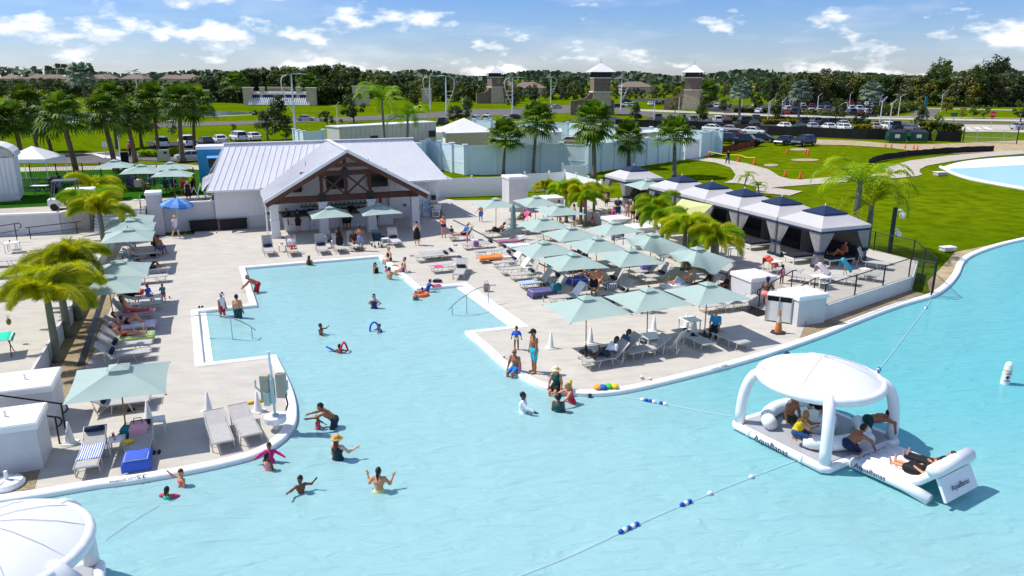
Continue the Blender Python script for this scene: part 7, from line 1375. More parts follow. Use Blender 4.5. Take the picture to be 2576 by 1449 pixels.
 if hair!='bald':
  r3=(.088*s*hk,.108*s*hk,.118*s*hk);caps=[(Hd+up*.022*s-hf*.016*s,Hd+up*.022*s-hf*.016*s,.12,.12,(fr3,r3))]
  if hair=='long':caps+=[(Hd-hf*.06*s,Hd-hf*.085*s-tv*.16*s,.075*s,.07*s),(Hd-hf*.085*s-tv*.16*s,J['C']+dz-fw*.11*s,.07*s,.035*s)]
  if hair=='pony':caps+=[(Hd-hf*.1*s+up*.03*s,Hd-hf*.14*s-up*.08*s,.04*s,.045*s),(Hd-hf*.14*s-up*.08*s,Hd-hf*.13*s-up*.24*s,.04*s,.02*s)]
  if hair=='bun':caps+=[(Hd-hf*.08*s+up*.09*s,Hd-hf*.08*s+up*.1*s,.045*s,.045*s)]
  if hair=='curly':caps+=[(Hd+up*.05*s-hf*.03*s,Hd+up*.03*s-hf*.05*s,.12*s,.12*s)]
  fa=hf.astype(np.float32);ua=up.astype(np.float32);Hf=Hd.astype(np.float32)
  def facecut(G):d=G-Hf;return np.minimum((d@fa)-.012*s,.052*s-(d@ua)*1.0)
  O('hair',sdf_mesh('hair',sh([(np.array(c[0])-dz,np.array(c[1])-dz)+tuple(c[2:])for c in caps]),h*.8,cm(hc_,'hair'),.03,facecut),t)
 if hat:
  kind,rgb=hat;mb=MB();Th=frame(Vector(hx),Vector(hf),tuple(Hd+up*.06*s))
  if kind=='cap':mb.lathe([(.1*s,0),(.098*s,.03*s),(.07*s,.075*s),(.01,.09*s)],12);mb.box(-.065*s,.065*s,.06*s,.19*s,.0,.012)
  elif kind=='straw':mb.lathe([(.2*s,-.015),(.19*s,.0),(.1*s,.01),(.098*s,.07*s),(.08*s,.1*s),(.01,.105*s)],18)
  elif kind=='visor':mb.lathe([(.1*s,0),(.1*s,.035*s)],12);mb.box(-.07*s,.07*s,.06*s,.19*s,.0,.012)
  elif kind=='wrap':mb.sph((0,-.02*s,.0),.1*s,.11*s,.09*s,12,8)
  mb.xform(Th);mb.build('hat',cm(rgb),t,True)
 if dist<60:
  mb=MB();Th=frame(Vector(hx),Vector(hf),tuple(Hd))
  if glasses:mb.box(-.066*s,-.008*s,.085*s*hk,.1*s*hk,-.006*s,.03*s);mb.box(.008*s,.066*s,.085*s*hk,.1*s*hk,-.006*s,.03*s);mb.box(-.07*s,.07*s,.08*s*hk,.092*s*hk,.018*s,.026*s);mb.xform(Th);mb.build('sunglasses',m_dark,t)
  else:
   for sx in(-.03,.03):mb.sph((sx*s,.086*s*hk,.012*s),.011*s,.009*s,.009*s,6,4)
   mb.xform(Th);mb.build('eyes',m_dark,t);mb=MB();mb.box(-.024*s,.024*s,.084*s*hk,.094*s*hk,-.062*s,-.052*s);mb.xform(Th);mb.build('lips',cm((150,70,66),'lip'),t)
 return t
def wat(t,x,y,d):p=at(t,x,y,WZ);p.z=WZ-d*.86;return p
BLK,NVY,RED,WHT,PNK,TEA,YEL=(18,18,20),(22,36,76),(190,26,40),(236,236,238),(232,60,120),(24,150,170),(232,186,20)
person('woman with long brown hair seen from behind at the far pool edge',wat('F',540,950,1.15),165,'stand',1.66,2,'long','brown',(('one',(40,60,40)),))
person('bald man in red trunks bending over the left pool edge',wat('U',590,350,.5),-75,'bend',1.78,3,'short','grey',(('trunks',(186,20,44)),),fat=1.1)
person('woman in white tank and red shorts with visor, standing on left pool steps',wat('U',350,512,.42),70,'stand',1.66,3,'short','black',(('tank',WHT),('shorts',(206,24,44))),('visor',WHT),head=(25,20))
person('man with bare back and dark teal trunks on the left pool steps',wat('U',455,522,.62),175,'stand',1.78,2,'short','black',(('trunks',(20,70,84)),),fat=1.1)
person('dark-haired woman in black swimsuit near the far right pool corner',wat('F',1205,1028,1.1),60,'stand',1.64,2,'long','black',(('one',BLK),),glasses=True)
person('small child with pink floaties beside the far pool corner',wat('F',1300,1012,.72),80,'float',1.05,2,'short','brown',(('armfloat',PNK),))
person('woman seen from behind reaching to the seated women, far pool corner',wat('F',1348,1095,1.0),150,'stand',1.66,2,'bun','brown',(('top',(90,60,30)),),Ra=(60,55,70,50))
p=at('F',1345,905,.03);person('blond woman in black swimsuit sitting on the far pool corner',p,-50,'sit',1.66,1,'bun','blond',(('one',BLK),),anchor='seat',glasses=True)
p=at('F',1475,1015,.03);person('woman in black bikini top and purple bottoms sitting on pool edge',p,-70,'sitback',1.66,2,'bun','brown',(('top',BLK),('brief',(90,60,140))),anchor='seat',La=(40,30,70,40))
person('woman in blue patterned swimsuit standing in mid pool',wat('J',1190,150,.98),-10,'hips',1.66,1,'long','black',(('one',(26,50,120)),),glasses=True,fat=1.08)
person('girl with wet dark hair beside the orange ring',wat('F',1610,1302,.72),10,'stand',1.2,2,'long','black',(('one',(60,110,120)),))
person('child lying in the orange swim ring',wat('F',1675,1245,.7),190,'float',1.1,3,'short','black',())
person('boy in blue rash shirt climbing out near the pink mat',wat('F',1720,1222,.55),120,'reach',1.3,2,'short','brown',(('shirt',(20,74,170)),('trunks',(16,44,96))))
person('boy with both arms raised in mid pool',wat('J',655,418,.72),70,'armsup',1.25,4,'short','black',(),La=(95,15,130,0),Ra=(60,10,75,0))
person('child holding the blue noodle arch',wat('J',1255,380,.78),-60,'float',1.15,3,'short','brown',(('shirt',(16,84,150)),))
person('child with red and blue noodles in mid pool',wat('J',840,600,.82),185,'float',1.2,4,'short','black',(('brief',(30,110,200)),))
person('toddler in pink swimsuit facing the kneeling man',wat('N',1010,372,.45),80,'stand',.95,4,'bun','black',(('one',(236,90,110)),),La=(50,10,60,0),Ra=(50,10,60,0))
person('man leaning forward in the water toward the pink toddler',wat('N',1235,355,.72),-80,'reach',1.76,3,'short','black',(('trunks',(30,40,60)),),lean=48,La=(70,12,80,-8),Ra=(70,12,80,-8))
person('woman in straw sun hat and striped swimsuit seen from behind',wat('N',1270,765,.98),160,'stand',1.68,1,'long','auburn',(('one',(26,44,60)),),('straw',(206,160,84)),fat=1.12,Ra=(20,45,120,40))
person('woman with dark hair and raised hands seen from behind, lower pool',wat('N',1800,1180,1.0),175,'handsup',1.66,2,'pony','black',(('brief',(220,214,140)),))
person('boy splashing with spread arms, lower pool',wat('N',790,1195,.85),40,'armsup',1.35,4,'short','black',(),La=(40,70,150,30),Ra=(40,70,110,50),head=(0,50))
person('girl in pink rash shirt and goggles by the left coping',wat('N',395,800,.6),10,'stand',1.25,3,'short','black',(('long',(222,30,130)),),glasses=True,La=(20,60,40,55),Ra=(20,60,40,55))
person('girl with dark ponytail and pink straps by the left coping',wat('N',365,900,.65),160,'stand',1.22,4,'pony','black',(('one',(236,150,150)),))
person('girl in pink bikini hanging on the near left coping',wat('M',1500,705,.78),-40,'stand',1.3,2,'pony','brown',(('top',(250,70,90)),('brief',(30,80,160))),Ra=(110,40,150,10),head=(0,-40))
person('girl with long ponytail and rainbow swimsuit near the rope',wat('M',1372,815,.85),175,'float',1.2,3,'pony','black',(('armfloat',PNK),('one',(60,190,170))))
person('man in turquoise trunks and black cap standing on the deck corner',at('Q',650,795),-62,'stand',1.84,3,'short','black',(('trunks',(24,190,212)),),('cap',(20,20,26)),True,1.18,head=(14,0))
p=at('Q',440,765,.03);person('bald bearded man in blue shorts sitting on the pool edge',p,-35,'sitdown',1.78,3,'bald','grey',(('trunks',(20,120,200)),),anchor='seat',glasses=True,fat=1.12)
person('small girl with blue arm floats standing behind the bald man',at('Q',440,515),-5,'stand',1.12,4,'bun','brown',(('armfloat',(30,100,220)),('brief',(210,226,200))),La=(0,26,6,14),Ra=(0,26,6,14))
p=at('Q',930,985,.03);person('woman in straw hat, dark green tank and black skirt sitting on edge',p,-28,'sitdown',1.68,2,'long','blond',(('tank',(24,76,70)),('skirt',BLK)),('straw',(232,214,164)),True,1.12,anchor='seat')
person('blond woman in red print swimsuit leaning on the pool wall',wat('Q',1110,1160,.92),-70,'pushup',1.66,2,'long','blond',(('one',(206,50,70)),),glasses=True)
person('woman with red headband seen from behind below the seated woman',wat('Q',945,1262,1.12),165,'stand',1.68,4,'curly','black',(('one',(18,80,84)),),fat=1.2)
person('man in wet white shirt and sunglasses in the water',wat('Q',520,1270,1.08),75,'stand',1.74,5,'short','black',(('long',(234,236,240)),),glasses=True,Ra=(50,10,70,0))
p=at('K',2045,625,.4);person('woman in bright blue shirt and navy trousers sitting on a lounger end',p,-25,'sit',1.7,2,'short','grey',(('shirt',(24,150,204)),('pants',(20,26,48))),anchor='seat',glasses=True,fat=1.12)
person('man in pink shorts seen from behind climbing the terrace stairs',at('L',605,462),150,'climb',1.84,5,'short','black',(('trunks',(246,140,130)),),('wrap',(60,40,110)),fat=1.1)
person('small girl in pink swimsuit standing on the terrace',at('H',135,1135,TZ),30,'stand',1.08,5,'curly','black',(('one',(236,130,160)),))
def on(k,label,pose='recline',dy=.12,**kw):
 l=Lg[k];rz=l.rotation_euler[2];p=l.location+Vector((-math.sin(rz)*dy,math.cos(rz)*dy,.375));return person(label,p,math.degrees(rz)-180,pose,anchor='seat',**kw)
on('k1','man in white shirt and navy shorts resting on the front lounger','reclinek',.14,H=1.8,skin=5,hair='short',hc='black',wear=(('shirt',(226,230,240)),('trunks',(20,50,66))),lean=-46)
on('k2','man in slate blue shirt resting on the rear lounger','recline',.14,H=1.78,skin=5,hair='short',hc='black',wear=(('shirt',(60,86,116)),('trunks',(20,90,130))),glasses=True,lean=-46)
person('woman in black dress walking with a drink near the porch',at('F',1622,748),15,'phone',1.68,1,'short','black',(('dress',BLK),),('cap',(20,22,30)),True,1.1)
person('woman in orange bikini top and purple briefs raising a phone',at('F',1892,672),-25,'phone',1.7,2,'bun','brown',(('top',(250,110,70)),('brief',(60,36,80))),fat=1.08)
p=at('F',1965,640,.38);person('boy in grey shirt perched on the reader lounger',p,30,'sit',1.15,2,'short','black',(('shirt',(60,70,84)),),anchor='seat')
on('f5','person in blue tank top and straw hat reading on a lounger','recline',.1,H=1.74,skin=2,hair='short',hc='brown',wear=(('tank',(20,110,200)),('shorts',(60,40,60))),hat=('straw',(206,186,150)),lean=-28,fat=1.15)
person('woman in black cover-up seen from behind at the porch',at('F',845,806),170,'stand',1.7,4,'long','black',(('dress',BLK),),fat=1.15)
person('man with bare back and blue fading shorts at the porch',at('F',1058,806),165,'stand',1.78,3,'short','black',(('trunks',(120,140,190)),))
on('p5','person in maroon cover-up resting at the porch','sitback',.1,H=1.68,skin=4,hair='short',hc='black',wear=(('shirt',(70,30,34)),),lean=-15)
on('p2','woman in white shirt and red shorts sitting on a porch lounger','cross',.2,H=1.66,skin=2,hair='bun',hc='auburn',wear=(('shirt',(240,236,246)),('shorts',(190,30,50))),glasses=True,lean=-10,fat=1.12)
person('man in dark clothes standing at the bar',at('F',430,622),178,'stand',1.8,2,'short','black',(('shirt',(24,34,40)),('trunks',(22,26,34))))
p=S(3.0,56.2,.8);p=st0.location+Vector((0,0,.8));person('dark-haired woman sitting on the bar stool',p,40,'sit',1.66,3,'long','black',(('shirt',(40,40,46)),),anchor='seat',Ra=(40,10,140,-10))
person('man in teal shirt and dark shorts leaning on the bar',at('F',900,595),165,'stand',1.76,3,'short','black',(('shirt',(24,130,160)),('trunks',BLK)));person('person in black beside the teal shirt man at the bar',at('F',935,590),190,'stand',1.72,3,'short','auburn',(('shirt',(40,20,20)),('trunks',BLK)))
person('woman in red brown swimsuit behind the third pillar',at('F',1212,570),0,'stand',1.66,2,'long','brown',(('one',(120,40,40)),));person('bartender in black behind the bar',S(9.2,57.9),10,'stand',1.76,3,'short','black',(('shirt',BLK),('pants',BLK)));person('second bartender with yellow cup behind the bar',S(6.3,57.9),0,'stand',1.7,2,'pony','brown',(('shirt',(30,36,40)),('pants',BLK)))
person('boy in blue patterned trunks standing alone on the far deck',at('F',2262,512),20,'stand',1.4,2,'short','brown',(('trunks',(60,120,200)),),Ra=(20,40,30,40))
on('r4','woman in green cover-up lying on a pink towel','recline',.1,H=1.68,skin=2,hair='short',hc='blond',wear=(('shirt',(20,110,90)),),glasses=True,lean=-40)
on('r1','reader in dark trunks holding a blue magazine','reclinek',.1,H=1.76,skin=4,hair='short',hc='black',wear=(('trunks',(50,20,30)),))
person('tanned man standing bare-chested between the planter trunks',at('S',1820,600)+Vector((0,0,.0)),90,'stand',1.8,2,'short','brown',(('trunks',(24,90,150)),),fat=1.1)
person('man with bare back under the second palm umbrella',at('S',1590,520),160,'stand',1.76,3,'short','black',(('trunks',(20,26,60)),));person('woman with pink towel round her under the umbrella',at('S',1490,830),20,'stand',1.68,2,'short','brown',(('dress',(240,150,150)),));person('person standing with bare legs under the pink towel umbrella',at('S',1615,830),0,'stand',1.72,2,'short','brown',(('trunks',(60,60,70)),))
person('child in red and blue trunks behind the field umbrella',at('Z',850,680),10,'stand',1.15,2,'short','brown',(('trunks',(24,140,170)),))
on('f16','woman in grey swimsuit reading with knees up','reclinek',.1,H=1.7,skin=2,hair='long',hc='black',wear=(('one',(70,84,104)),),fat=1.15,lean=-30);on('r9','tanned person lying left of the woman in grey','recline',.1,H=1.7,skin=3,hair='short',hc='black',wear=(('trunks',(90,60,40)),))
p=at('Z',1340,470,.38);person('dark-haired woman with pink cap between the field umbrellas',p,-60,'sit',1.68,3,'long','black',(('one',(60,30,60)),),('cap',(240,40,150)),anchor='seat');p=at('Z',1430,540,.38);person('person with dark hair beside the navy towel',p,-60,'sit',1.7,3,'short','black',(('shirt',(30,40,60)),),anchor='seat')
person('woman with dark bun and navy wrap standing with bare back',at('Z',1560,1075),165,'stand',1.7,2,'bun','black',(('skirt',(18,20,34)),('top',(60,20,20))),fat=1.1,Ra=(30,30,150,-20));p=at('Z',1640,830,.38);person('woman with long brown hair sitting behind the bare-backed woman',p,-20,'sit',1.66,2,'long','brown',(('top',(120,90,40)),),anchor='seat')
on('f21','sunbathing man in white shorts with one knee up','reclinek',.1,H=1.8,skin=2,hair='short',hc='blond',wear=(('trunks',(150,190,220)),),glasses=True,lean=-50);on('f22','sunbather in dark clothes with sunglasses on a white towel','recline',.1,H=1.68,skin=4,hair='curly',hc='black',wear=(('one',(20,24,40)),),glasses=True,lean=-46);on('f23','sunbather with dark curls on a pale blue towel','recline',.1,H=1.68,skin=3,hair='curly',hc='black',wear=(('one',(40,20,30)),),lean=-46)
p=at('P',1090,560,1.3);p.z=.38;person('dark-haired person whose head shows over the front middle umbrella',p,-60,'sit',1.74,4,'short','black',(('shirt',(40,50,60)),),anchor='seat')
p=at('P',1370,60,.76);person('tanned woman sitting on the retaining wall with legs hanging',p,-50,'sit',1.66,3,'long','brown',(('one',(150,110,50)),),anchor='seat')
person('man in navy T-shirt and blue shorts looking at his hands',at('R',465,905,TZ),-10,'phone',1.82,2,'short','brown',(('shirt',(24,50,86)),('trunks',(20,66,110))),Ra=(20,12,80,-30),La=(20,12,80,-30),fat=1.15)
person('blond woman in dark floral swimsuit in the terrace crowd',at('R',690,965,TZ),0,'phone',1.7,1,'bun','blond',(('one',(60,30,50)),),Ra=(20,12,90,-30),La=(20,12,90,-30));person('long-haired blond woman in black dress in the terrace crowd',at('R',780,985,TZ),30,'stand',1.7,2,'long','blond',(('dress',BLK),),('cap',(30,60,140)))
person('woman in pale swimsuit seen from behind in the terrace crowd',at('R',610,930,TZ),170,'stand',1.6,2,'pony','brown',(('one',(180,150,160)),));person('small boy in green trunks before the first cabana',at('R',295,705,TZ),0,'stand',1.2,2,'short','brown',(('trunks',(20,70,50)),));person('man in black standing inside the first cabana',at('R',310,600,TZ),20,'stand',1.78,3,'short','black',(('shirt',BLK),('pants',BLK)))
person('tanned woman standing left of the first cabana',at('R',150,560,TZ),60,'stand',1.68,3,'short','brown',(('one',(170,70,50)),));person('woman in bright pink swimsuit by the planter palms',at('G',715,455),0,'phone',1.6,3,'long','black',(('one',(236,24,120)),));on('r7','woman sunbathing with knees up in the terrace crowd','reclinek',.1,H=1.68,skin=1,hair='short',hc='blond',wear=(('one',(40,50,90)),))
person('woman in teal shorts beside the green inflatable',at('R',1000,810,TZ),80,'stand',1.7,2,'bun','brown',(('top',(30,90,140)),('shorts',(24,140,170))));person('child in purple dress carrying a pink bag',at('R',400,930,TZ),-40,'stand',1.2,2,'long','brown',(('dress',(190,20,130)),));p=at('R',80,930,TZ+.3);person('dark-haired child sitting by the left palm clump',p,30,'cross',1.1,4,'bun','black',(('one',(120,20,40)),),anchor='seat')
p=at('H',735,850,TZ+.5);person('woman in sunglasses and swimsuit lounging inside the last cabana',p,-75,'reclinek',1.7,3,'long','black',(('one',(150,60,50)),),anchor='seat',glasses=True,lean=-25)
person('man in black T-shirt and jeans walking on the garden path',at('C',2168,1112),5,'walk',1.82,2,'short','brown',(('shirt',BLK),('pants',(40,70,110))),('cap',(20,20,24)),fat=1.1)
person('woman in white top and denim shorts carrying bags by the blue parasol',at('E',1775,680),60,'walk',1.68,1,'bun','blond',(('tank',(226,220,224)),('shorts',(110,140,180))),('cap',(216,196,170)),True)
p=at('E',1600,790,.45);person('man with bare back sitting on a black chair in left row',p,165,'sit',1.78,3,'short','black',(('trunks',(60,70,130)),),anchor='seat');p=at('E',1545,745,.4);person('woman leaning to the man on the black chair',p,80,'sit',1.66,3,'short','brown',(('one',(120,60,40)),),anchor='seat')
on('l9','person in black asleep on a left row lounger','reclinek',.1,H=1.76,skin=4,hair='short',hc='black',wear=(('shirt',(24,26,34)),('trunks',(20,22,40))),lean=-55);p=at('a',1040,920,.38);person('boy in blue and yellow shirt sitting on a left row lounger',p,70,'sit',1.15,3,'short','black',(('shirt',(30,80,200)),('shorts',(120,150,190))),anchor='seat')
person('toddler boy in teal shirt and red shorts standing in left deck',at('a',1330,1005),5,'phone',.98,3,'short','brown',(('shirt',(40,150,170)),('trunks',(206,30,44))));on('l5','brown-haired woman in pink swimsuit on a raised lounger','recline',.1,H=1.7,skin=3,hair='long',hc='brown',wear=(('one',(226,150,150)),),glasses=True,lean=-26)
on('l4','woman in navy bikini with knees bent in the left row','reclinek',.1,H=1.7,skin=2,hair='long',hc='brown',wear=(('top',(16,34,110)),('brief',BLK)),lean=-58,Rl=(120,40));on('l3','grey-haired woman in red bikini lying in the left row','recline',.1,H=1.68,skin=2,hair='short',hc='grey',wear=(('top',(150,20,40)),('brief',(160,24,50))),lean=-50)
person('man in navy shirt and pale shorts under the white canopy',at('V',910,752,PL),175,'stand',1.8,4,'short','black',(('shirt',(24,28,48)),('trunks',(120,140,170))),fat=1.15);person('short-haired woman in black dress on the upper walk',at('c',790,1125,PL),30,'stand',1.66,1,'short','blond',(('dress',BLK),),fat=1.2);person('man in lime yellow shirt in the upper queue',at('c',850,900,PL),175,'hips',1.8,4,'short','black',(('shirt',(190,230,20)),('pants',BLK)))
person('shirtless person behind the woman in black dress',at('c',640,940,PL),60,'stand',1.74,3,'short','brown',(('trunks',(120,30,40)),),('straw',(170,130,80)));person('tanned woman right of the lime shirt man',at('c',945,880,PL),-20,'stand',1.68,3,'long','black',(('one',(60,40,30)),));p=at('c',160,760,PL+.45);person('dark-haired person sitting under the turf umbrellas',p,40,'sit',1.7,5,'curly','black',(('shirt',(50,40,36)),),anchor='seat')
p=at('c',370,740,PL+.45);person('person in navy sitting in a turquoise chair under the umbrellas',p,170,'sit',1.74,4,'short','black',(('shirt',(26,40,90)),),anchor='seat');p=at('V',1990,620,PL+.42);person('person in purple sitting on the turf group left side',p,60,'sit',1.66,3,'short','brown',(('shirt',(110,50,170)),),anchor='seat');p=at('V',2110,640,PL+.42);person('person in white sitting in the middle of the turf group',p,175,'sit',1.66,2,'short','brown',(('shirt',(210,200,200)),),anchor='seat');p=at('V',2270,620,PL+.42);person('person in patterned shirt sitting right in the turf group',p,-80,'sit',1.7,3,'short','black',(('shirt',(90,110,140)),),anchor='seat')
person('pedestrian in orange brown shirt and white cap at the crosswalk',at('A',1312,1045),160,'walk',2.4,2,'short','brown',(('shirt',(150,90,40)),('pants',BLK)),('cap',WHT))
def onf(u,v,z):M=fl.matrix_world if False else(Matrix.Translation(fl.location)@Matrix.Rotation(FA,4,'Z'));return M@Vector((u,v,z))
fa_=math.degrees(FA)
p=at('O',735,800,.45);person('man in yellow tank top resting his chin at the float table',p,60,'leanfwd',1.78,3,'bald','grey',(('tank',(222,180,20)),('trunks',(30,70,120))),anchor='seat',fat=1.15)
p=at('O',670,660,.55);person('tanned man in dark patterned trunks sitting under the float canopy',p,20,'sitdown',1.8,3,'short','black',(('trunks',(50,60,44)),),anchor='seat',fat=1.1)
p=at('O',1190,960,.15);person('man crouching with bare back at the float edge',p,100,'crouch',1.8,3,'short','black',(('trunks',(20,40,80)),),anchor='hands',fat=1.25)
p=at('O',1370,800,.15);person('bearded man on hands and knees on the float deck',p,85,'crawl',1.82,3,'short','black',(('trunks',(20,60,60)),),anchor='hands',fat=1.2)
p=at('O',960,640,.5);person('person half hidden behind the float leg at the table',p,-60,'leanfwd',1.72,2,'short','brown',(('shirt',BLK),),anchor='seat')
for y,lab,kw in((.5,'woman in black swimsuit reclining on the lounge float',dict(H=1.68,skin=2,hair='long',hc='black',wear=(('dress',BLK),))),(1.2,'person in black shirt reclining on the lounge float',dict(H=1.7,skin=2,hair='short',hc='black',wear=(('shirt',BLK),('pants',BLK))))):
 p=LT@Vector((1.72,y,.36));person(lab,p,math.degrees(math.atan2(-ul_.x,ul_.y)),'recline',anchor='seat',lean=-48,**kw)
 # cars
m_glass=mat('car_glass',(26,32,38),.08,0,spec=.8);m_tyre=mat('tyre_rubber',(24,24,25),.8,.1);m_rim=mat('alloy_rim',(168,170,174),.3,0,metal=.7);m_hl=mat('headlight_lens',(220,226,232),.1,0);m_tail=mat('tail_light',(150,16,20),.3,0)
CARC={'white':(232,233,234),'silver':(172,176,180),'grey':(104,108,112),'black':(18,19,22),'navy':(20,32,60),'dark green':(18,48,44),'red':(140,18,24),'tan':(182,166,142),'blue':(40,90,160),'maroon':(84,20,30)}
def cpaint(c):return mat('car_paint_'+c.replace(' ','_'),CARC[c],.25,.02,spec=.6)
def car_proto(kind):
 t=thing('car','x','car');base=mat('car_paint_base',(200,200,200),.25,0)
 if kind=='sedan':L,W_,st,cab,roof=4.6,.9,[(-2.3,.38,.62,.78),(-2.2,.26,.92,.86),(-1.55,.22,.98,.9),(.9,.22,.93,.9),(1.75,.22,.82,.88),(2.2,.26,.7,.82),(2.3,.36,.58,.74)],(-1.75,1.15,.95),(-1.0,.3,1.43)
 elif kind=='suv':L,W_,st,cab,roof=4.7,.95,[(-2.35,.42,.7,.84),(-2.28,.3,1.05,.92),(-1.6,.27,1.1,.95),(1.0,.27,1.06,.95),(1.8,.27,.98,.93),(2.25,.3,.84,.88),(2.35,.42,.66,.8)],(-2.2,1.2,1.06),(-1.95,.45,1.72)
 else:L,W_,st,cab,roof=5.6,.98,[(-2.8,.5,.8,.9),(-2.75,.4,1.15,.95),(-1.0,.36,1.15,.98),(1.2,.36,1.16,.98),(2.2,.36,1.1,.96),(2.7,.4,.95,.92),(2.8,.5,.75,.85)],(-1.0,1.5,1.15),(-.75,.75,1.85)
 mb=MB();n=len(st)
 for x,z0,z1,w_ in st:
  zm=z0+(z1-z0)*.6;mb.v+=[(x,-w_*.92,z0),(x,-w_,zm),(x,-w_*.93,z1),(x,w_*.93,z1),(x,w_,zm),(x,w_*.92,z0)]
 for i in range(n-1):
  for j in range(6):mb.f.append((i*6+j,(i+1)*6+j,(i+1)*6+(j+1)%6,i*6+(j+1)%6));mb.m.append(0)
 mb.f+=[tuple(range(6)),tuple(range((n-1)*6+5,(n-1)*6-1,-1))];mb.m+=[0,0];mb.build('body',base,t)
 x0,x1,zb=cab;r0,r1,zt=roof;w0,w1=W_*.9,W_*.72
 mb=MB();mb.add([(x0,-w0,zb-.02),(x1,-w0,zb-.02),(x1,w0,zb-.02),(x0,w0,zb-.02),(r0,-w1,zt-.04),(r1,-w1,zt-.04),(r1,w1,zt-.04),(r0,w1,zt-.04)],[(3,2,1,0),(4,5,6,7),(0,1,5,4),(1,2,6,5),(2,3,7,6),(3,0,4,7)]);mb.build('windows',m_glass,t)
 mb=MB();mb.add([(r0-.1,-w1-.03,zt-.05),(r1+.1,-w1-.03,zt-.05),(r1+.1,w1+.03,zt-.05),(r0-.1,w1+.03,zt-.05),(r0+.05,-w1*.85,zt+.02),(r1-.05,-w1*.85,zt+.02),(r1-.05,w1*.85,zt+.02),(r0+.05,w1*.85,zt+.02)],[(3,2,1,0),(4,5,6,7),(0,1,5,4),(1,2,6,5),(2,3,7,6),(3,0,4,7)])
 for sy in(-1,1):
  mb.bar((x0,sy*w0*1.005,zb),(r0,sy*w1*1.02,zt-.04),.07,.1);mb.bar((x1,sy*w0*1.005,zb),(r1,sy*w1*1.02,zt-.04),.06,.08);mb.bar(((x0+x1)/2-.1,sy*w0*1.01,zb),((r0+r1)/2-.1,sy*w1*1.03,zt-.04),.04,.09)
 mb.build('roof',base,t)
 if kind=='pickup':mb=MB();mb.box(-2.6,-1.1,-.8,.8,1.1,1.155);mb.build('cargo_bed',m_dark,t)
 wx=L*.31;wr=.33 if kind=='sedan'else .38
 for sx in(-wx,wx):
  for sy in(-1,1):
   mb=MB();mb.lathe([(wr*.6,-.11),(wr,-.09),(wr,.09),(wr*.6,.11)],14);T=Matrix.Translation((sx,sy*(W_-.1),wr))@Matrix.Rotation(math.pi/2,4,'X');mb.xform(T);w_o=mb.build('wheel',m_tyre,t);mb=MB();mb.lathe([(wr*.58,-.118),(wr*.58,.118)],10);mb.xform(T);mb.build('rim',m_rim,w_o)
 f,rr=st[-2],st[1]
 for sy in(-1,1):mb=MB();mb.box(f[0]-.06,f[0]+.06,sy*f[3]*.75-.16,sy*f[3]*.75+.16,f[2]-.2,f[2]-.05);mb.build('headlight',m_hl,t);mb=MB();mb.box(rr[0]-.08,rr[0]+.03,sy*rr[3]*.8-.14,sy*rr[3]*.8+.14,rr[2]-.3,rr[2]-.08);mb.build('tail_light',m_tail,t)
 mb=MB();mb.box(f[0]+.0,f[0]+.115,-.45,.45,f[1]+.1,f[1]+.3);mb.build('grille',m_dark,t);return t
PR={k:car_proto(k)for k in('sedan','suv','pickup')};used=set()
def car(kind,c,p,deg,label,group):
 o=PR[kind];t=dup(o,p,R(deg),label,group,swap={'car_paint_base':cpaint(c)});return t
def cars(tile,lst,grp,deg,jit=4):
 for kind,c,x,y,l in lst:car(kind,c,at(tile,x,y),deg+random.uniform(-jit,jit),c+' '+kind+' '+l,grp)
G_='cars parked behind the pavilion'
cars('A',(('suv','white',1630,945,'first of the row before the mulch island'),('pickup','white',1890,940,'second of the row behind the pavilion'),('sedan','black',2075,930,'third of the row behind the pavilion'),('sedan','white',2215,905,'fourth of the row behind the pavilion'),('suv','white',2400,880,'fifth of the row behind the pavilion'),('sedan','white',2545,875,'sixth of the row behind the pavilion')),G_,125)
cars('A',(('sedan','silver',1950,1085,'leftmost in the nearer row beside the food truck'),('sedan','grey',2110,1045,'second in the nearer row beside the food truck'),('sedan','navy',2215,1030,'third in the nearer row beside the food truck')),G_,40)
G_='cars driving on the boulevard'
cars('B',(('sedan','silver',505,678,'driving on the boulevard before the fountain'),),G_,4,0);cars('C',(('sedan','silver',440,555,'driving left of the middle stone tower'),('suv','navy',1150,500,'waiting right of the middle stone tower'),('sedan','white',1160,535,'below the waiting navy suv'),('sedan','black',1070,548,'left below the waiting navy suv'),('sedan','silver',1215,535,'right of the white sedan at the junction')),G_,10,30)
G_='cars behind the service walls'
cars('B',(('suv','white',2215,690,'left behind the far blue wall'),('suv','white',2330,688,'middle behind the far blue wall'),('sedan','silver',2520,685,'right behind the far blue wall'),('pickup','black',1880,730,'beside the office trailer end')),G_,80);cars('C',(('sedan','tan',620,925,'parked inside the service yard, left'),('sedan','white',815,925,'parked inside the service yard, right'),('sedan','black',40,668,'behind the far wall at the left tower side')),G_,-10)
G_='cars on the grass before the black fence'
cars('C',(('sedan','white',2025,785,'left of three white ones by the wall end'),('sedan','silver',2210,795,'middle one by the wall end'),('sedan','white',2430,815,'right of the light ones by the fence'),('suv','dark green',2180,905,'nearest to the blue wall end'),('sedan','maroon',2255,850,'half hidden behind the dark green suv'),('pickup','black',2350,925,'in front behind the orange net'),('sedan','black',2530,890,'right of the black pickup')),G_,-40);cars('D',(('sedan','navy',165,918,'second from right of the dark row'),('suv','navy',355,930,'rightmost of the dark row on the grass')),G_,-140,3)
G_='cars in the near lot behind the black fence'
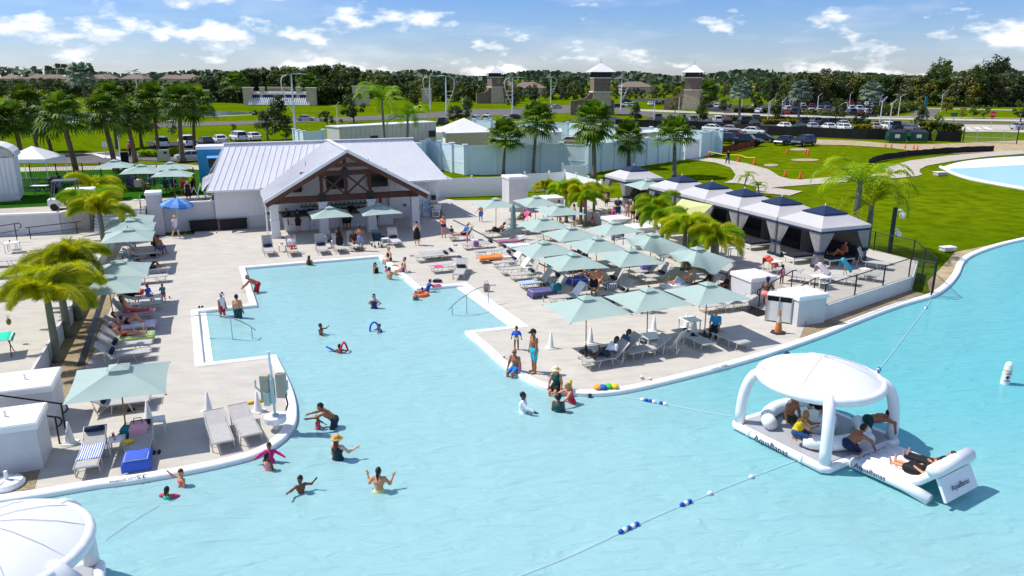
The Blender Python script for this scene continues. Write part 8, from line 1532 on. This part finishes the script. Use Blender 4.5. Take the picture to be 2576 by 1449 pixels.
cars('C',(('pickup','grey',1470,680,'first from the left'),('sedan','dark green',1590,690,'second from the left'),('pickup','dark green',1705,690,'third from the left'),('suv','silver',1820,692,'fourth from the left'),('sedan','white',1940,695,'fifth from the left'),('suv','white',2065,700,'sixth from the left'),('sedan','maroon',2160,700,'seventh from the left'),('suv','black',2320,705,'eighth from the left'),('pickup','dark green',2450,695,'ninth from the left, upper'),('sedan','dark green',2440,735,'ninth from the left, lower')),G_,85)
cars('D',(('sedan','white',160,760,'in front of the yellow hedge'),('sedan','dark green',315,765,'front of the green pair'),('suv','dark green',335,715,'rear of the green pair'),('sedan','silver',440,765,'pale one right of the green pair'),('suv','grey',475,715,'behind the pale one'),('sedan','white',605,770,'front of the middle pair'),('suv','navy',610,725,'rear of the middle pair'),('sedan','silver',750,740,'rear of the right pair'),('sedan','white',757,775,'front of the right pair'),('sedan','tan',1060,765,'alone left of the solar lamps'),('suv','white',1190,765,'between the two front solar lamps'),('pickup','navy',1275,770,'right of the white one between lamps'),('sedan','grey',1440,785,'rightmost before the shrub bank')),G_,88);cars('D',(('sedan','silver',2540,765,'at the right picture edge by the exit'),),'cars at the exit',20)
rng=random.Random(12);names=('front','second','third','back')
for r_,(y,x0,x1)in enumerate(((615,190,1150),(582,190,1160),(550,185,1170),(524,185,1160))):
 n=13
 for i in range(n):
  x=x0+(x1-x0)*i/(n-1)+rng.uniform(-8,8)
  if 610<x<740:continue
  c=rng.choice(('white','white','white','silver','black','navy','grey','dark green','red','maroon'));k=rng.choice(('suv','suv','sedan','pickup'));car(k,c,at('D',x,y),80+rng.uniform(-6,6),'%s %s, %s from the left in the %s row of the far lot'%(c,k,ORD[i],names[r_]),'cars in the far lot')
for i,(k,c,x,y)in enumerate((('sedan','black',1985,545),('suv','silver',2030,535),('suv','white',2060,550),('suv','white',2430,575),('sedan','white',2490,600),('suv','red',2050,470),('sedan','white',1390,525),('suv','black',1465,520),('suv','black',1530,515))):car(k,c,at('C',x,y),70+rng.uniform(-20,20),'%s %s beside the right stone tower, %s from the list of lot strays'%(c,k,ORD[i])if False else'%s %s parked %s stone tower, %s one'%(c,k,'right of the right'if x>1800 else'between the two nearer',('lowest','middle','upper','farther','nearer','farthest','left','centre','right')[i]),'cars beside the stone towers')
for o in PR.values():
 for ch in list(o.children):
  for g2 in list(ch.children):bpy.data.objects.remove(g2)
  bpy.data.objects.remove(ch)
 bpy.data.objects.remove(o)
 # towels, toys and small belongings
def stripes(name,c1,c2,sc_=6,rot=0):
 if name in _mats:return _mats[name]
 m=bpy.data.materials.new(name);m.use_nodes=True;t=m.node_tree;p=t.nodes['Principled BSDF'];p.inputs['Roughness'].default_value=.9;co=t.nodes.new('ShaderNodeTexCoord');wv=t.nodes.new('ShaderNodeTexWave');wv.inputs['Scale'].default_value=sc_;wv.inputs['Distortion'].default_value=.6;wv.bands_direction='X'if rot==0 else'Y'
 t.links.new(co.outputs['Object'],wv.inputs['Vector']);mx_=t.nodes.new('ShaderNodeMix');mx_.data_type='RGBA';rp=t.nodes.new('ShaderNodeValToRGB');rp.color_ramp.elements[0].position=.45;rp.color_ramp.elements[1].position=.55;t.links.new(wv.outputs[0],rp.inputs[0]);t.links.new(rp.outputs[0],mx_.inputs[0]);mx_.inputs[6].default_value=lin(c1)+(1,);mx_.inputs[7].default_value=lin(c2)+(1,);t.links.new(mx_.outputs[2],p.inputs['Base Color']);_mats[name]=m;return m
def cloth_grid(f,nu=12,nv=14,th=.012):
 mb=MB()
 for i in range(nv+1):
  for j in range(nu+1):mb.v.append(tuple(f(j/nu,i/nv)))
 for i in range(nv):
  for j in range(nu):k=i*(nu+1)+j;mb.f.append((k,k+1,k+nu+2,k+nu+1));mb.m.append(0)
 return mb
def towel(label,k,m,mode='seat',y0=-.1,y1=1.15,w_=.36,hang=0.0,seed=1):
 l=Lg[k];rng=random.Random(seed);ph=rng.uniform(0,6)
 bk=[c for c in l.children if c.name.startswith('backrest')][0].data;top=max(bk.vertices,key=lambda v:v.co.z).co;ang=math.atan2(top.z-.36,-.15-top.y)
 def seat(u,v):
  x=(u-.5)*2*w_;y=y0+(y1-y0)*v;z=.385+.012*math.sin(u*9+ph)*math.sin(v*8+ph)
  if abs(x)>.32:z-=(abs(x)-.32)*1.6
  if y>1.2:z-=(y-1.2)*.95;y=1.23+(y-1.2)*.1
  return(x,y,max(.03,z))
 def back(u,v):
  x=(u-.5)*2*w_+.02*math.sin(v*5+ph);s=-.35+v*1.15
  L_=.8;n=Vector((0,math.sin(ang),math.cos(ang)))
  d=s+.0
  if d<.42:q=Vector((0,-.15-(.36+d)*math.cos(ang)*1.0,.36+(.36+d)*math.sin(ang)))+n*.03
  else:q=Vector((0,-.15-.8*math.cos(ang)-.04,.36+.8*math.sin(ang)+.03-(d-.42)*1.1))
  return(x,q.y-.02*math.sin(u*7+ph),q.z+.008*math.sin(u*11+ph))
 o=cloth_grid(seat if mode=='seat'else back).build('towel',m,None,True,l.location,l.rotation_euler[2]);o['label']=label;o['category']='towel';md=o.modifiers.new('thickness','SOLIDIFY');md.thickness=.012
cW_,cN_,cB_,cO_,cP_,cPu,cT_,cR_=cm((240,240,242)),cm((20,36,90)),cm((24,90,210)),cm((244,134,44)),cm((240,70,140)),cm((50,40,110)),cm((30,160,190)),cm((220,50,60))
towel('blue and white striped towel spread on the lower left lounger','m1',stripes('blue_white_stripe',(236,238,242),(60,100,190),5),'seat',-.6,.75,.34,seed=2);towel('royal blue towel hanging over a lounger foot, lower left','m2',cm((58,96,196)),'seat',.55,1.62,.4,seed=3)
towel('hot pink small towel on the lounger near the pool corner','f3',cP_,'seat',.5,1.0,.25,seed=4);towel('orange towel covering a lounger in the left field','f8',cO_,'seat',-.8,1.3,.42,seed=5);towel('white towel over a lounger back in the left field','f9',cW_,'back',seed=6);towel('white towel with navy edge over a lounger back','f10',cW_,'back',w_=.3,seed=7)
towel('blue and white patterned towel bunched in the field front','f13',stripes('blue_wave',(40,120,220),(230,236,244),3,1),'seat',.3,1.2,.36,seed=8);towel('dark purple patterned towel hanging off a lounger','f14',stripes('purple_swirl',(40,34,84),(120,110,170),9),'seat',-.1,1.6,.44,seed=9);towel('white towel over the back beside the bare-backed woman','f15',cW_,'back',w_=.34,seed=10);towel('teal printed towel at the foot of the field front lounger','f15',stripes('teal_print',(30,150,200),(230,230,200),7),'seat',.5,1.3,.38,seed=11)if False else None
towel('bright blue towel hanging under the woman in grey','f16',cB_,'seat',.3,1.7,.44,seed=12);towel('white towel under the sunbathing man','f21',cW_,'seat',-.2,1.35,.42,seed=13);towel('white towel behind the middle sunbather','f22',cW_,'back',w_=.36,seed=14);towel('pale blue towel behind the right sunbather','f23',cm((190,206,236)),'back',w_=.36,seed=15)
towel('lavender towel on the porch lounger right of the stroller','p6',cm((200,190,220)),'seat',.2,1.15,.3,seed=16);towel('pink towel behind the woman in green','r4',cP_,'back',w_=.38,seed=17);towel('multicolour striped towel on a far deck lounger','r2',stripes('rainbow_stripe',(220,60,60),(40,120,150),2),'seat',-.6,1.2,.4,seed=18);towel('white towel on a lounger beyond the drain','r3',cW_,'seat',-.6,1.2,.42,seed=19)
towel('red and orange striped towel over a terrace lounger back','t1',stripes('red_orange_stripe',(226,50,70),(250,130,60),2,1),'back',w_=.4,seed=20);towel('white floral towel over a terrace lounger back','t3',stripes('floral_white',(240,240,240),(200,150,170),3),'back',w_=.38,seed=21);towel('teal towel over the terrace lounger by the cabana','t4',cT_,'back',w_=.36,seed=22)
towel('teal patterned towel under the woman in red bikini','l3',stripes('teal_pattern',(20,130,150),(210,220,90),3),'seat',-.2,1.3,.42,seed=23);towel('white and lilac towel under the woman in navy bikini','l4',cm((226,210,232)),'seat',-.2,1.25,.4,seed=24);towel('pink towel under the brown-haired woman','l5',cm((220,110,150)),'seat',-.2,1.1,.36,seed=25);towel('navy striped towel over a left row lounger back','l10',stripes('navy_teal_stripe',(20,60,90),(120,180,200),6),'back',w_=.36,seed=26);towel('pale blue towel over a far left row lounger back','l12',cm((190,206,236)),'back',w_=.34,seed=27);towel('white towel on the boy lounger, left row','l7',cm((226,226,228)),'seat',.2,1.1,.34,seed=28);towel('navy towel in the umbrella shade behind the field','r8',cN_,'back',w_=.36,seed=29)
def arch(label,q,w_,h,m,z=WZ,rz=0.0):
 p=at(*q,z);t=thing('pool_noodle',label,'pool noodle',(p.x,p.y,z),rz);mb=MB();pts=[(w_/2*math.cos(math.pi*k/12),.12*math.sin(math.pi*k/6),h*math.sin(math.pi*k/12)-.25*(1-math.sin(math.pi*k/12)))for k in range(13)];mb.tube(pts,.042,8);mb.build('foam_tube',m,t,True);mb=MB();mb.tube([pts[0],(pts[0][0],pts[0][1],pts[0][2]-.02)],.03,8);mb.build('tube_end',m_black,t)
arch('red pool noodle bent in an arch beside a child',('J',885,590),.42,.42,cm((220,40,70)),rz=.5);arch('blue pool noodle bent in an arch',('J',1190,380),.36,.42,cB_,rz=-.3)
def stick(label,a,b,r,m,name='pool_noodle',cat='pool noodle'):
 t=thing(name,label,cat);mb=MB();mb.tube([a,(Vector(a)+Vector(b))/2+Vector((0,0,.01)),b],r,8);mb.build('foam_tube',m,t,True);mb=MB();mb.tube([b,Vector(b)+(Vector(b)-Vector(a)).normalized()*.004],r*.5,8);mb.build('core_hole',m_black,t)
stick('straight blue pool noodle floating beside a child',at('J',705,535,WZ+.2),at('J',800,588,WZ+.0),.04,cB_);stick('long yellow pool noodle lying on the deck behind the lift',at('I',2380,1128,.05),at('J',100,1070,.05),.05,cm((240,190,20)))
p=at('F',1660,1245,WZ+.06);simple('swim_ring','orange swim ring with a child in it','swim ring',p,0,[('ring_tube',lambda m:m.tube([(.32*math.cos(k*.393),.32*math.sin(k*.393),0)for k in range(16)],.11,10,closed=True),cm((250,110,60))),('valve',lambda m:m.lathe([(.02,0),(.02,.13)],6,c=(.32,0,0)),m_pvc)])
p=at('F',1395,952,.05);simple('flying_disc','flat orange disc by the seated women','disc',p,0,[('disc',lambda m:m.lathe([(.16,0),(.15,.02),(.1,.025)],16),cm((250,110,60))),('rim',lambda m:m.tube([(.16*math.cos(k*.524),.16*math.sin(k*.524),.005)for k in range(12)],.012,6,closed=True),cm((240,100,50)))])
P_=[at('F',x,y,.04)for x,y in((1755,1155),(1845,1140),(1868,1158),(1775,1170))];mb=MB();mb.prism([(q.x,q.y)for q in P_],.032,.06);o=mb.build('kickboard_mat',cm((230,20,120)));o['label']='flat hot pink foam mat at the pool corner';o['category']='mat'
def bag(label,q,m,w_=.4,h=.3,d=.22,z=0.0,rz=0.0,cat='bag',name='beach_bag',lift=0.0):
 p=at(*q,z+lift);p.z=z+lift;t=thing(name,label,cat,p,rz);mb=MB();mb.v+=[(sx*w_/2*f,sy*d/2*f,zz)for zz,f in((0,.85),(h*.6,1.05),(h,.8))for sx,sy in((-1,-1),(1,-1),(1,1),(-1,1))]
 for r_ in range(2):
  for j in range(4):mb.f.append((r_*4+j,r_*4+(j+1)%4,r_*4+4+(j+1)%4,r_*4+4+j));mb.m.append(0)
 mb.f+=[(3,2,1,0),(8,9,10,11)];mb.m+=[0,0];mb.build('bag_body',m,t,False);mb=MB();mb.tube([(-w_*.25,0,h*.95),(-w_*.2,0,h*1.4),(w_*.2,0,h*1.4),(w_*.25,0,h*.95)],.014,5);mb.build('handle',m_dgrey,t)
SE=.375
bag('pink striped beach bag on the blue towel lounger',('M',1150,285),stripes('pink_stripe',(240,200,210),(190,100,130),12),.5,.4,.35,0,.3,lift=SE);bag('teal cloth bag on the blue towel lounger',('M',1060,275),cm((20,120,130)),.4,.25,.3,0,.1,lift=SE);bag('black backpack on the porch lounger',('F',645,725),m_black,.4,.5,.3,0,.4,lift=SE);bag('blue checked bag on the porch lounger',('F',685,720),stripes('blue_check',(30,80,190),(230,234,240),8),.4,.4,.3,0,.4,lift=SE);bag('teal soft cooler at the foot of the purple towel',('Z',965,975),cm((16,110,130)),.5,.36,.34,0,.3,lift=SE);bag('navy and white duffel on a field lounger',('Z',1830,955),stripes('navy_white',(36,28,56),(230,230,236),3),.7,.28,.3,0,.4,lift=SE)
bag('lavender bag on a lounger right of the field',('P',1010,290),cm((150,130,210)),.5,.36,.36,0,.2,lift=SE);bag('white red print bag behind the lavender bag',('P',1150,230),stripes('red_white',(240,240,240),(220,40,60),5),.45,.36,.3,0,.2,lift=SE);bag('canvas tote on the field centre lounger',('Z',1710,800),cm((206,190,170)),.5,.36,.3,0,.2,lift=SE);bag('black bag under the field centre lounger',('Z',1800,890),m_black,.55,.35,.35);bag('black bag under the orange towel lounger',('Z',-60,490),m_black,.4,.25,.3);bag('patterned round bag on a left field lounger',('S',345,900),stripes('multi',(200,60,120),(60,120,160),7),.34,.34,.34,0,.2,lift=SE);bag('dark bag and clothes on the deck by the pink mat',('F',1825,1122),m_black,.5,.14,.25);bag('black duffel bag on the left row lounger by the boy',('a',690,920),m_black,.7,.34,.4,0,.2,lift=SE);bag('orange folded towel bundle beside the boy',('a',870,890),cm((240,80,50)),.5,.26,.35,0,.2,lift=SE,cat='towel bundle',name='towel_bundle');bag('dark bag at the foot of the sleeper lounger',('E',1540,860),m_black,.6,.3,.4);bag('small tan bag standing at the right pool rail',('F',2320,1215),cm((150,130,120)),.32,.42,.2,0,.3);bag('white bag carried by the woman with the blue parasol',('E',1838,520),cm((200,216,206)),.4,.4,.2,0,.3,lift=.55)if False else None
for q,l,c,w_ in((('K',385,382),'dark sandals on the deck left of the front umbrella',BLK,.3),(('K',1010,365),'dark shoes in the shadow behind the front left umbrella',BLK,.3),(('I',2020,140),'black sandals by the left pool steps',BLK,.3),(('F',1570,860),'brown sandals beside the flat lounger pair',(90,50,40),.4),(('M',1290,435),'black sandals beside the blue towel lounger',BLK,.34),(('S',35,888),'dark sandals near the pink bottle lounger',BLK,.25),(('S',650,1175),'red brown shoes under a left field lounger',(120,40,30),.35),(('K',695,925),'dark sandals at the foot of the resting men',(60,40,20),.4),(('I',1320,1180),'dark red shoes under the nearest umbrella lounger',(90,30,30),.35)):
 p=at(*q);t=thing('sandals',l,'sandals',p,.3)
 for sx in(-.07,.07):mb=MB();mb.prism([(sx+.05*math.cos(k*.785),.13*math.sin(k*.785))for k in range(8)],0,.035);mb.build('sole',cm(c),t);mb=MB();mb.tube([(sx-.045,.03,.03),(sx,.06,.07),(sx+.045,.03,.03)],.012,5);mb.build('strap',cm(c),t)
for q,l in((('K',1745,640),'black cap on the flat lounger, farther one'),(('K',1820,690),'black cap with white mark on the flat lounger, nearer one')):
 p=at(*q,.38);t=thing('baseball_cap',l,'cap',p,1.0);mb=MB();mb.lathe([(.1,0),(.098,.05),(.07,.1),(.01,.12)],12);mb.build('crown',m_black,t,True);mb=MB();mb.box(-.07,.07,-.2,-.07,.0,.012);mb.build('brim',m_black,t)
def cup(label,q,z,c,h=.13,r=.04,name='cup',cat='cup'):
 p=at(*q,z);t=thing(name,label,cat,p,0);mb=MB();mb.lathe([(r*.75,0),(r,h)],10);mb.build('cup_body',cm(c),t);mb=MB();mb.lathe([(r*1.05,h),(r*1.0,h+.012)],10);mb.build('rim',cm((240,240,240)if name=='cup'else c),t)
for a in((('F',252,745),.45,(210,24,40),'left red cup on the porch side table'),(('F',268,743),.45,(210,24,40),'right red cup on the porch side table'),(('M',935,305),.45,(206,24,40),'red cup on the lower left side table'),(('Q',290,628),.0,(30,150,90),'small green cup on the deck left of the bald man'),(('b',905,440),.45,(30,120,110),'teal drink bucket on the left row table'),(('W',125,95),.62+TZ,(190,40,60),'red cup on the tall left terrace table'),(('E',1865,655),.0,(200,30,50),'small red cup on the deck by the walking woman'),(('E',2180,630),.0,(200,30,50),'red cup on the deck before the deck chest'),(('a',1430,960),0,(220,50,70),'red ball cup near the toddler')):cup(a[3],a[0],a[1],a[2])
cup('yellow tall bottle standing on the coping by the blond swimmer',('Q',1097,990),.03,(226,210,20),.34,.05,'bottle','bottle');cup('yellow spray bottle on the left row side table',('b',815,165),.45,(220,210,30),.22,.035,'bottle','bottle');cup('pink tall bottle between the left field loungers',('S',212,905),.0,(240,120,150),.8,.06,'bottle','bottle');cup('clear blue bottle on the deck behind the front umbrella',('Z',755,1160),0,(150,200,220),.24,.035,'bottle','bottle')
for q,l in((('M',925,342),'white foam food box on the lower left table, left one'),(('M',970,340),'white foam food box on the lower left table, right one')):simple('food_box',l,'food box',at(*q,.45),.3,[('tray',lambda m:m.box(-.1,.1,-.09,.09,0,.04),m_white),('lid',lambda m:m.box(-.1,.1,-.09,.09,.041,.07),m_white)])
simple('yellow_wrap','crumpled yellow wrapper on the blue towel lounger','wrapper',at('M',1060,352,.385),.4,[('wrapper',lambda m:m.sph((0,0,.05),.16,.1,.06,8,5),cm((236,200,30))),('fold',lambda m:m.box(-.18,-.05,-.08,.06,.0,.03),cm((226,190,30)))])
t=thing('life_vest','colourful blue green and yellow life vest on the coping','life vest',at('Q',1520,985,.04),.2)
for i,(x,c)in enumerate(((-.32,(236,170,40)),(-.12,(30,90,190)),(.12,(70,190,70)),(.32,(230,200,40)))):mb=MB();mb.sph((x,.02*(-1)**i,.07),.16,.18,.08,10,6);mb.build('foam_panel',cm(c),t,True)
for q,l in((('K',1305,1130),'small red white ball on the deck, left one'),(('K',1390,1146),'small red white ball on the deck, right one')):simple('ball',l,'ball',at(*q,.0),0,[('ball_upper',lambda m:m.sph((0,0,.07),.07,.07,.07,10,8),cm((236,226,226))),('ball_band',lambda m:m.lathe([(.071,.05),(.073,.065),(.071,.08)],12),cm((210,60,70)))])
simple('floating_hat','dark hat floating in the lagoon near the coping','hat',at('L',835,890,WZ),.2,[('crown',lambda m:m.sph((0,0,.05),.13,.11,.11,10,6),cm((14,50,70))),('brim',lambda m:m.lathe([(.2,0),(.19,.015)],14),cm((14,60,80)))])
simple('pool_fitting','small dark fitting at the pool wall','fitting',at('Q',1328,1080,WZ+.05),0,[('nozzle',lambda m:m.lathe([(.07,-.1),(.06,.08)],8),m_dgrey),('flange',lambda m:m.lathe([(.1,-.1),(.1,-.06)],8),m_dgrey)])
simple('ice_bucket','white ice bucket with ice on the float table','bucket',at('O',890,660,.74),0,[('bucket',lambda m:m.lathe([(.12,0),(.16,.28)],14),m_white),('ice',lambda m:m.lathe([(.15,.25),(.1,.27)],12),m_dark)])
p=at('O',1390,850,.25);t=thing('inflatable_roll','white inflatable bolster under the crawling man','bolster',p,0.9);mb=MB();mb.tube([(-.5,0,.08),(.0,0,.08)],.2,14);mb.build('bolster_tube',m_pvc,t);mb=MB();mb.lathe([(.04,0),(.04,.012)],8);mb.xform(Matrix.Translation((.0,0,.08))@Matrix.Rotation(math.pi/2,4,'Y'));mb.build('valve',m_dgrey,t)
st=thing('stroller','black stroller with blue canopy at the porch','stroller',at('F',1215,765),.5)
mb=MB();mb.tube([(-.2,-.35,.1),(-.2,.1,.6),(-.2,.4,1.05)],.018,6);mb.tube([(.2,-.35,.1),(.2,.1,.6),(.2,.4,1.05)],.018,6);mb.tube([(-.2,.3,.1),(-.2,-.1,.55)],.018,6);mb.tube([(.2,.3,.1),(.2,-.1,.55)],.018,6);mb.tube([(-.2,.4,1.05),(.2,.4,1.05)],.022,6);mb.build('frame',m_black,st);mb=MB();mb.box(-.19,.19,-.2,.15,.42,.5);mb.box(-.19,.19,.1,.17,.5,.95);mb.build('seat',m_black,st)
mb=MB()
for k in range(5):a0_,a1_=k*.45,(k+1)*.45;quadpanel(mb,(-.21,.1-.34*math.sin(a0_),.75+.3*math.cos(a0_)),(.21,.1-.34*math.sin(a0_),.75+.3*math.cos(a0_)),(.21,.1-.34*math.sin(a1_),.75+.3*math.cos(a1_)),(-.21,.1-.34*math.sin(a1_),.75+.3*math.cos(a1_)),.01)
mb.build('canopy',cm((16,50,80)),st)
for sx in(-.24,.24):
 for sy in(-.35,.3):mb=MB();mb.lathe([(.1,-.025),(.1,.025)],12);mb.xform(Matrix.Translation((sx,sy,.1))@Matrix.Rotation(math.pi/2,4,'Y'));mb.build('wheel',m_tyre,st)
gi=thing('green_inflatable','tall neon green inflatable figure with raised arms on the terrace','inflatable',at('R',850,860,TZ),0);mgr=cm((40,236,60));caps=[(np.array((0,0,.35)),np.array((0,0,1.45)),.3,.28),(np.array((-.2,0,.95)),np.array((-.5,0,1.0)),.09,.09),(np.array((-.5,0,1.0)),np.array((-.55,0,1.4)),.09,.1),(np.array((.2,0,.9)),np.array((.5,0,.9)),.09,.09),(np.array((.5,0,.9)),np.array((.58,0,1.2)),.09,.1)]
O('inflated_body',sdf_mesh('inflated_body',caps,.04,mgr,.06),gi);mb=MB();mb.sph((-.1,-.27,1.35),.06,.04,.08);mb.sph((.1,-.27,1.35),.06,.04,.08);mb.build('eyes',m_white,gi,True)
p=at('R',855,815,TZ+.3);simple('orange_ball','large orange inflatable ball before the green figure','ball',p,0,[('ball_shell',lambda m:m.sph((0,0,0),.32,.32,.36,16,12),cm((250,80,20))),('valve',lambda m:m.lathe([(.03,.35),(.03,.37)],6),m_white)])
simple('umbrella_base','round white plastic umbrella base at the lower left gravel','umbrella base',at('M',65,705),0,[('base_shell',lambda m:m.lathe([(.42,0),(.44,.08),(.38,.16),(.1,.2)],20),m_pvc),('tube_socket',lambda m:m.lathe([(.05,.2),(.05,.45)],10),m_pvc)]+[('spoke_groove',(lambda a:lambda m:m.bar((.1*math.cos(a),.1*math.sin(a),.2),(.37*math.cos(a),.37*math.sin(a),.165),.03,.02))(a),m_eva)for a in(0,1.57,3.14,4.71)])
pt=thing('picnic_table','folding table with a turquoise cloth on the left terrace','table',at('W',60,1330,TZ+.72)-Vector((0.3,0,.72)),SA+.1);mb=MB();mb.box(-.9,.5,-.5,.5,.7,.73);mb.build('table_top',m_wmetal,pt);mb=cloth_grid(lambda u,v:((u-.5)*1.5-.2,(v-.5)*1.1,.745-.25*max(0,abs(u-.5)-.46)*10));mb.build('tablecloth',cm((30,210,170)),pt,True)
for sx in(-.8,.4):mb=MB();mb.tube([(sx,-.4,0),(sx*.9,.3,.7)],.018,5);mb.tube([(sx,.4,0),(sx*.9,-.3,.7)],.018,5);mb.build('leg',m_black,pt)
p=at('W',120,1170,TZ+.75);simple('pineapple','pineapple standing on the turquoise picnic cloth','pineapple',p,0,[('fruit',lambda m:m.sph((0,0,.14),.09,.09,.14,10,8),cm((130,110,40))),('leaves',lambda m:[m.add([(.02*math.cos(k),.02*math.sin(k),.26),(.03*math.cos(k+.6),.03*math.sin(k+.6),.26),(.09*math.cos(k+.3),.09*math.sin(k+.3),.48)],[(0,1,2)])for k in range(8)],cm((50,110,40)))])
ch=thing('black_chair','black folding chair under the bare-backed man in left row','chair',at('E',1605,840),.2);mb=MB();mb.box(-.24,.24,-.24,.24,.42,.45);mb.build('seat',m_black,ch);mb=MB();mb.box(-.24,.24,-.27,-.24,.55,.95);mb.build('backrest',m_black,ch)
for sx in(-.22,.22):mb=MB();mb.tube([(sx,.25,0),(sx,-.25,.95)],.015,5);mb.tube([(sx,-.28,0),(sx,.2,.45)],.015,5);mb.build('leg',m_black,ch)
def lawn_chair(label,q,c,face):
 p=at(*q,PL);t=thing('lawn_chair',label,'chair',p,math.pi+R(face));mb=MB();mb.box(-.25,.25,-.25,.25,.38,.42);mb.build('seat',cm(c),t);mb=MB();mb.box(-.25,.25,-.3,-.26,.44,.95);mb.build('backrest',cm(c),t)
 for sx in(-.25,.25):
  for sy in(-.25,.25):mb=MB();mb.tube([(sx,sy,0),(sx,sy,.4)],.015,5);mb.build('leg',m_black,t)
lawn_chair('turquoise camp chair under the turf umbrellas',('c',370,800),(24,150,180),170);lawn_chair('teal green camp chair left of the turquoise one',('c',130,820),(20,150,120),40);lawn_chair('grey camp chair with the person in purple',('V',1990,710),(60,70,76),60);lawn_chair('tan folding chair with the person in white',('V',2115,715),(200,190,176),175);lawn_chair('dark camp chair with the person in patterned shirt',('V',2290,705),(50,56,60),-80);lawn_chair('white folding chair beside the easels',('c',1330,1110),(236,236,236),-60)
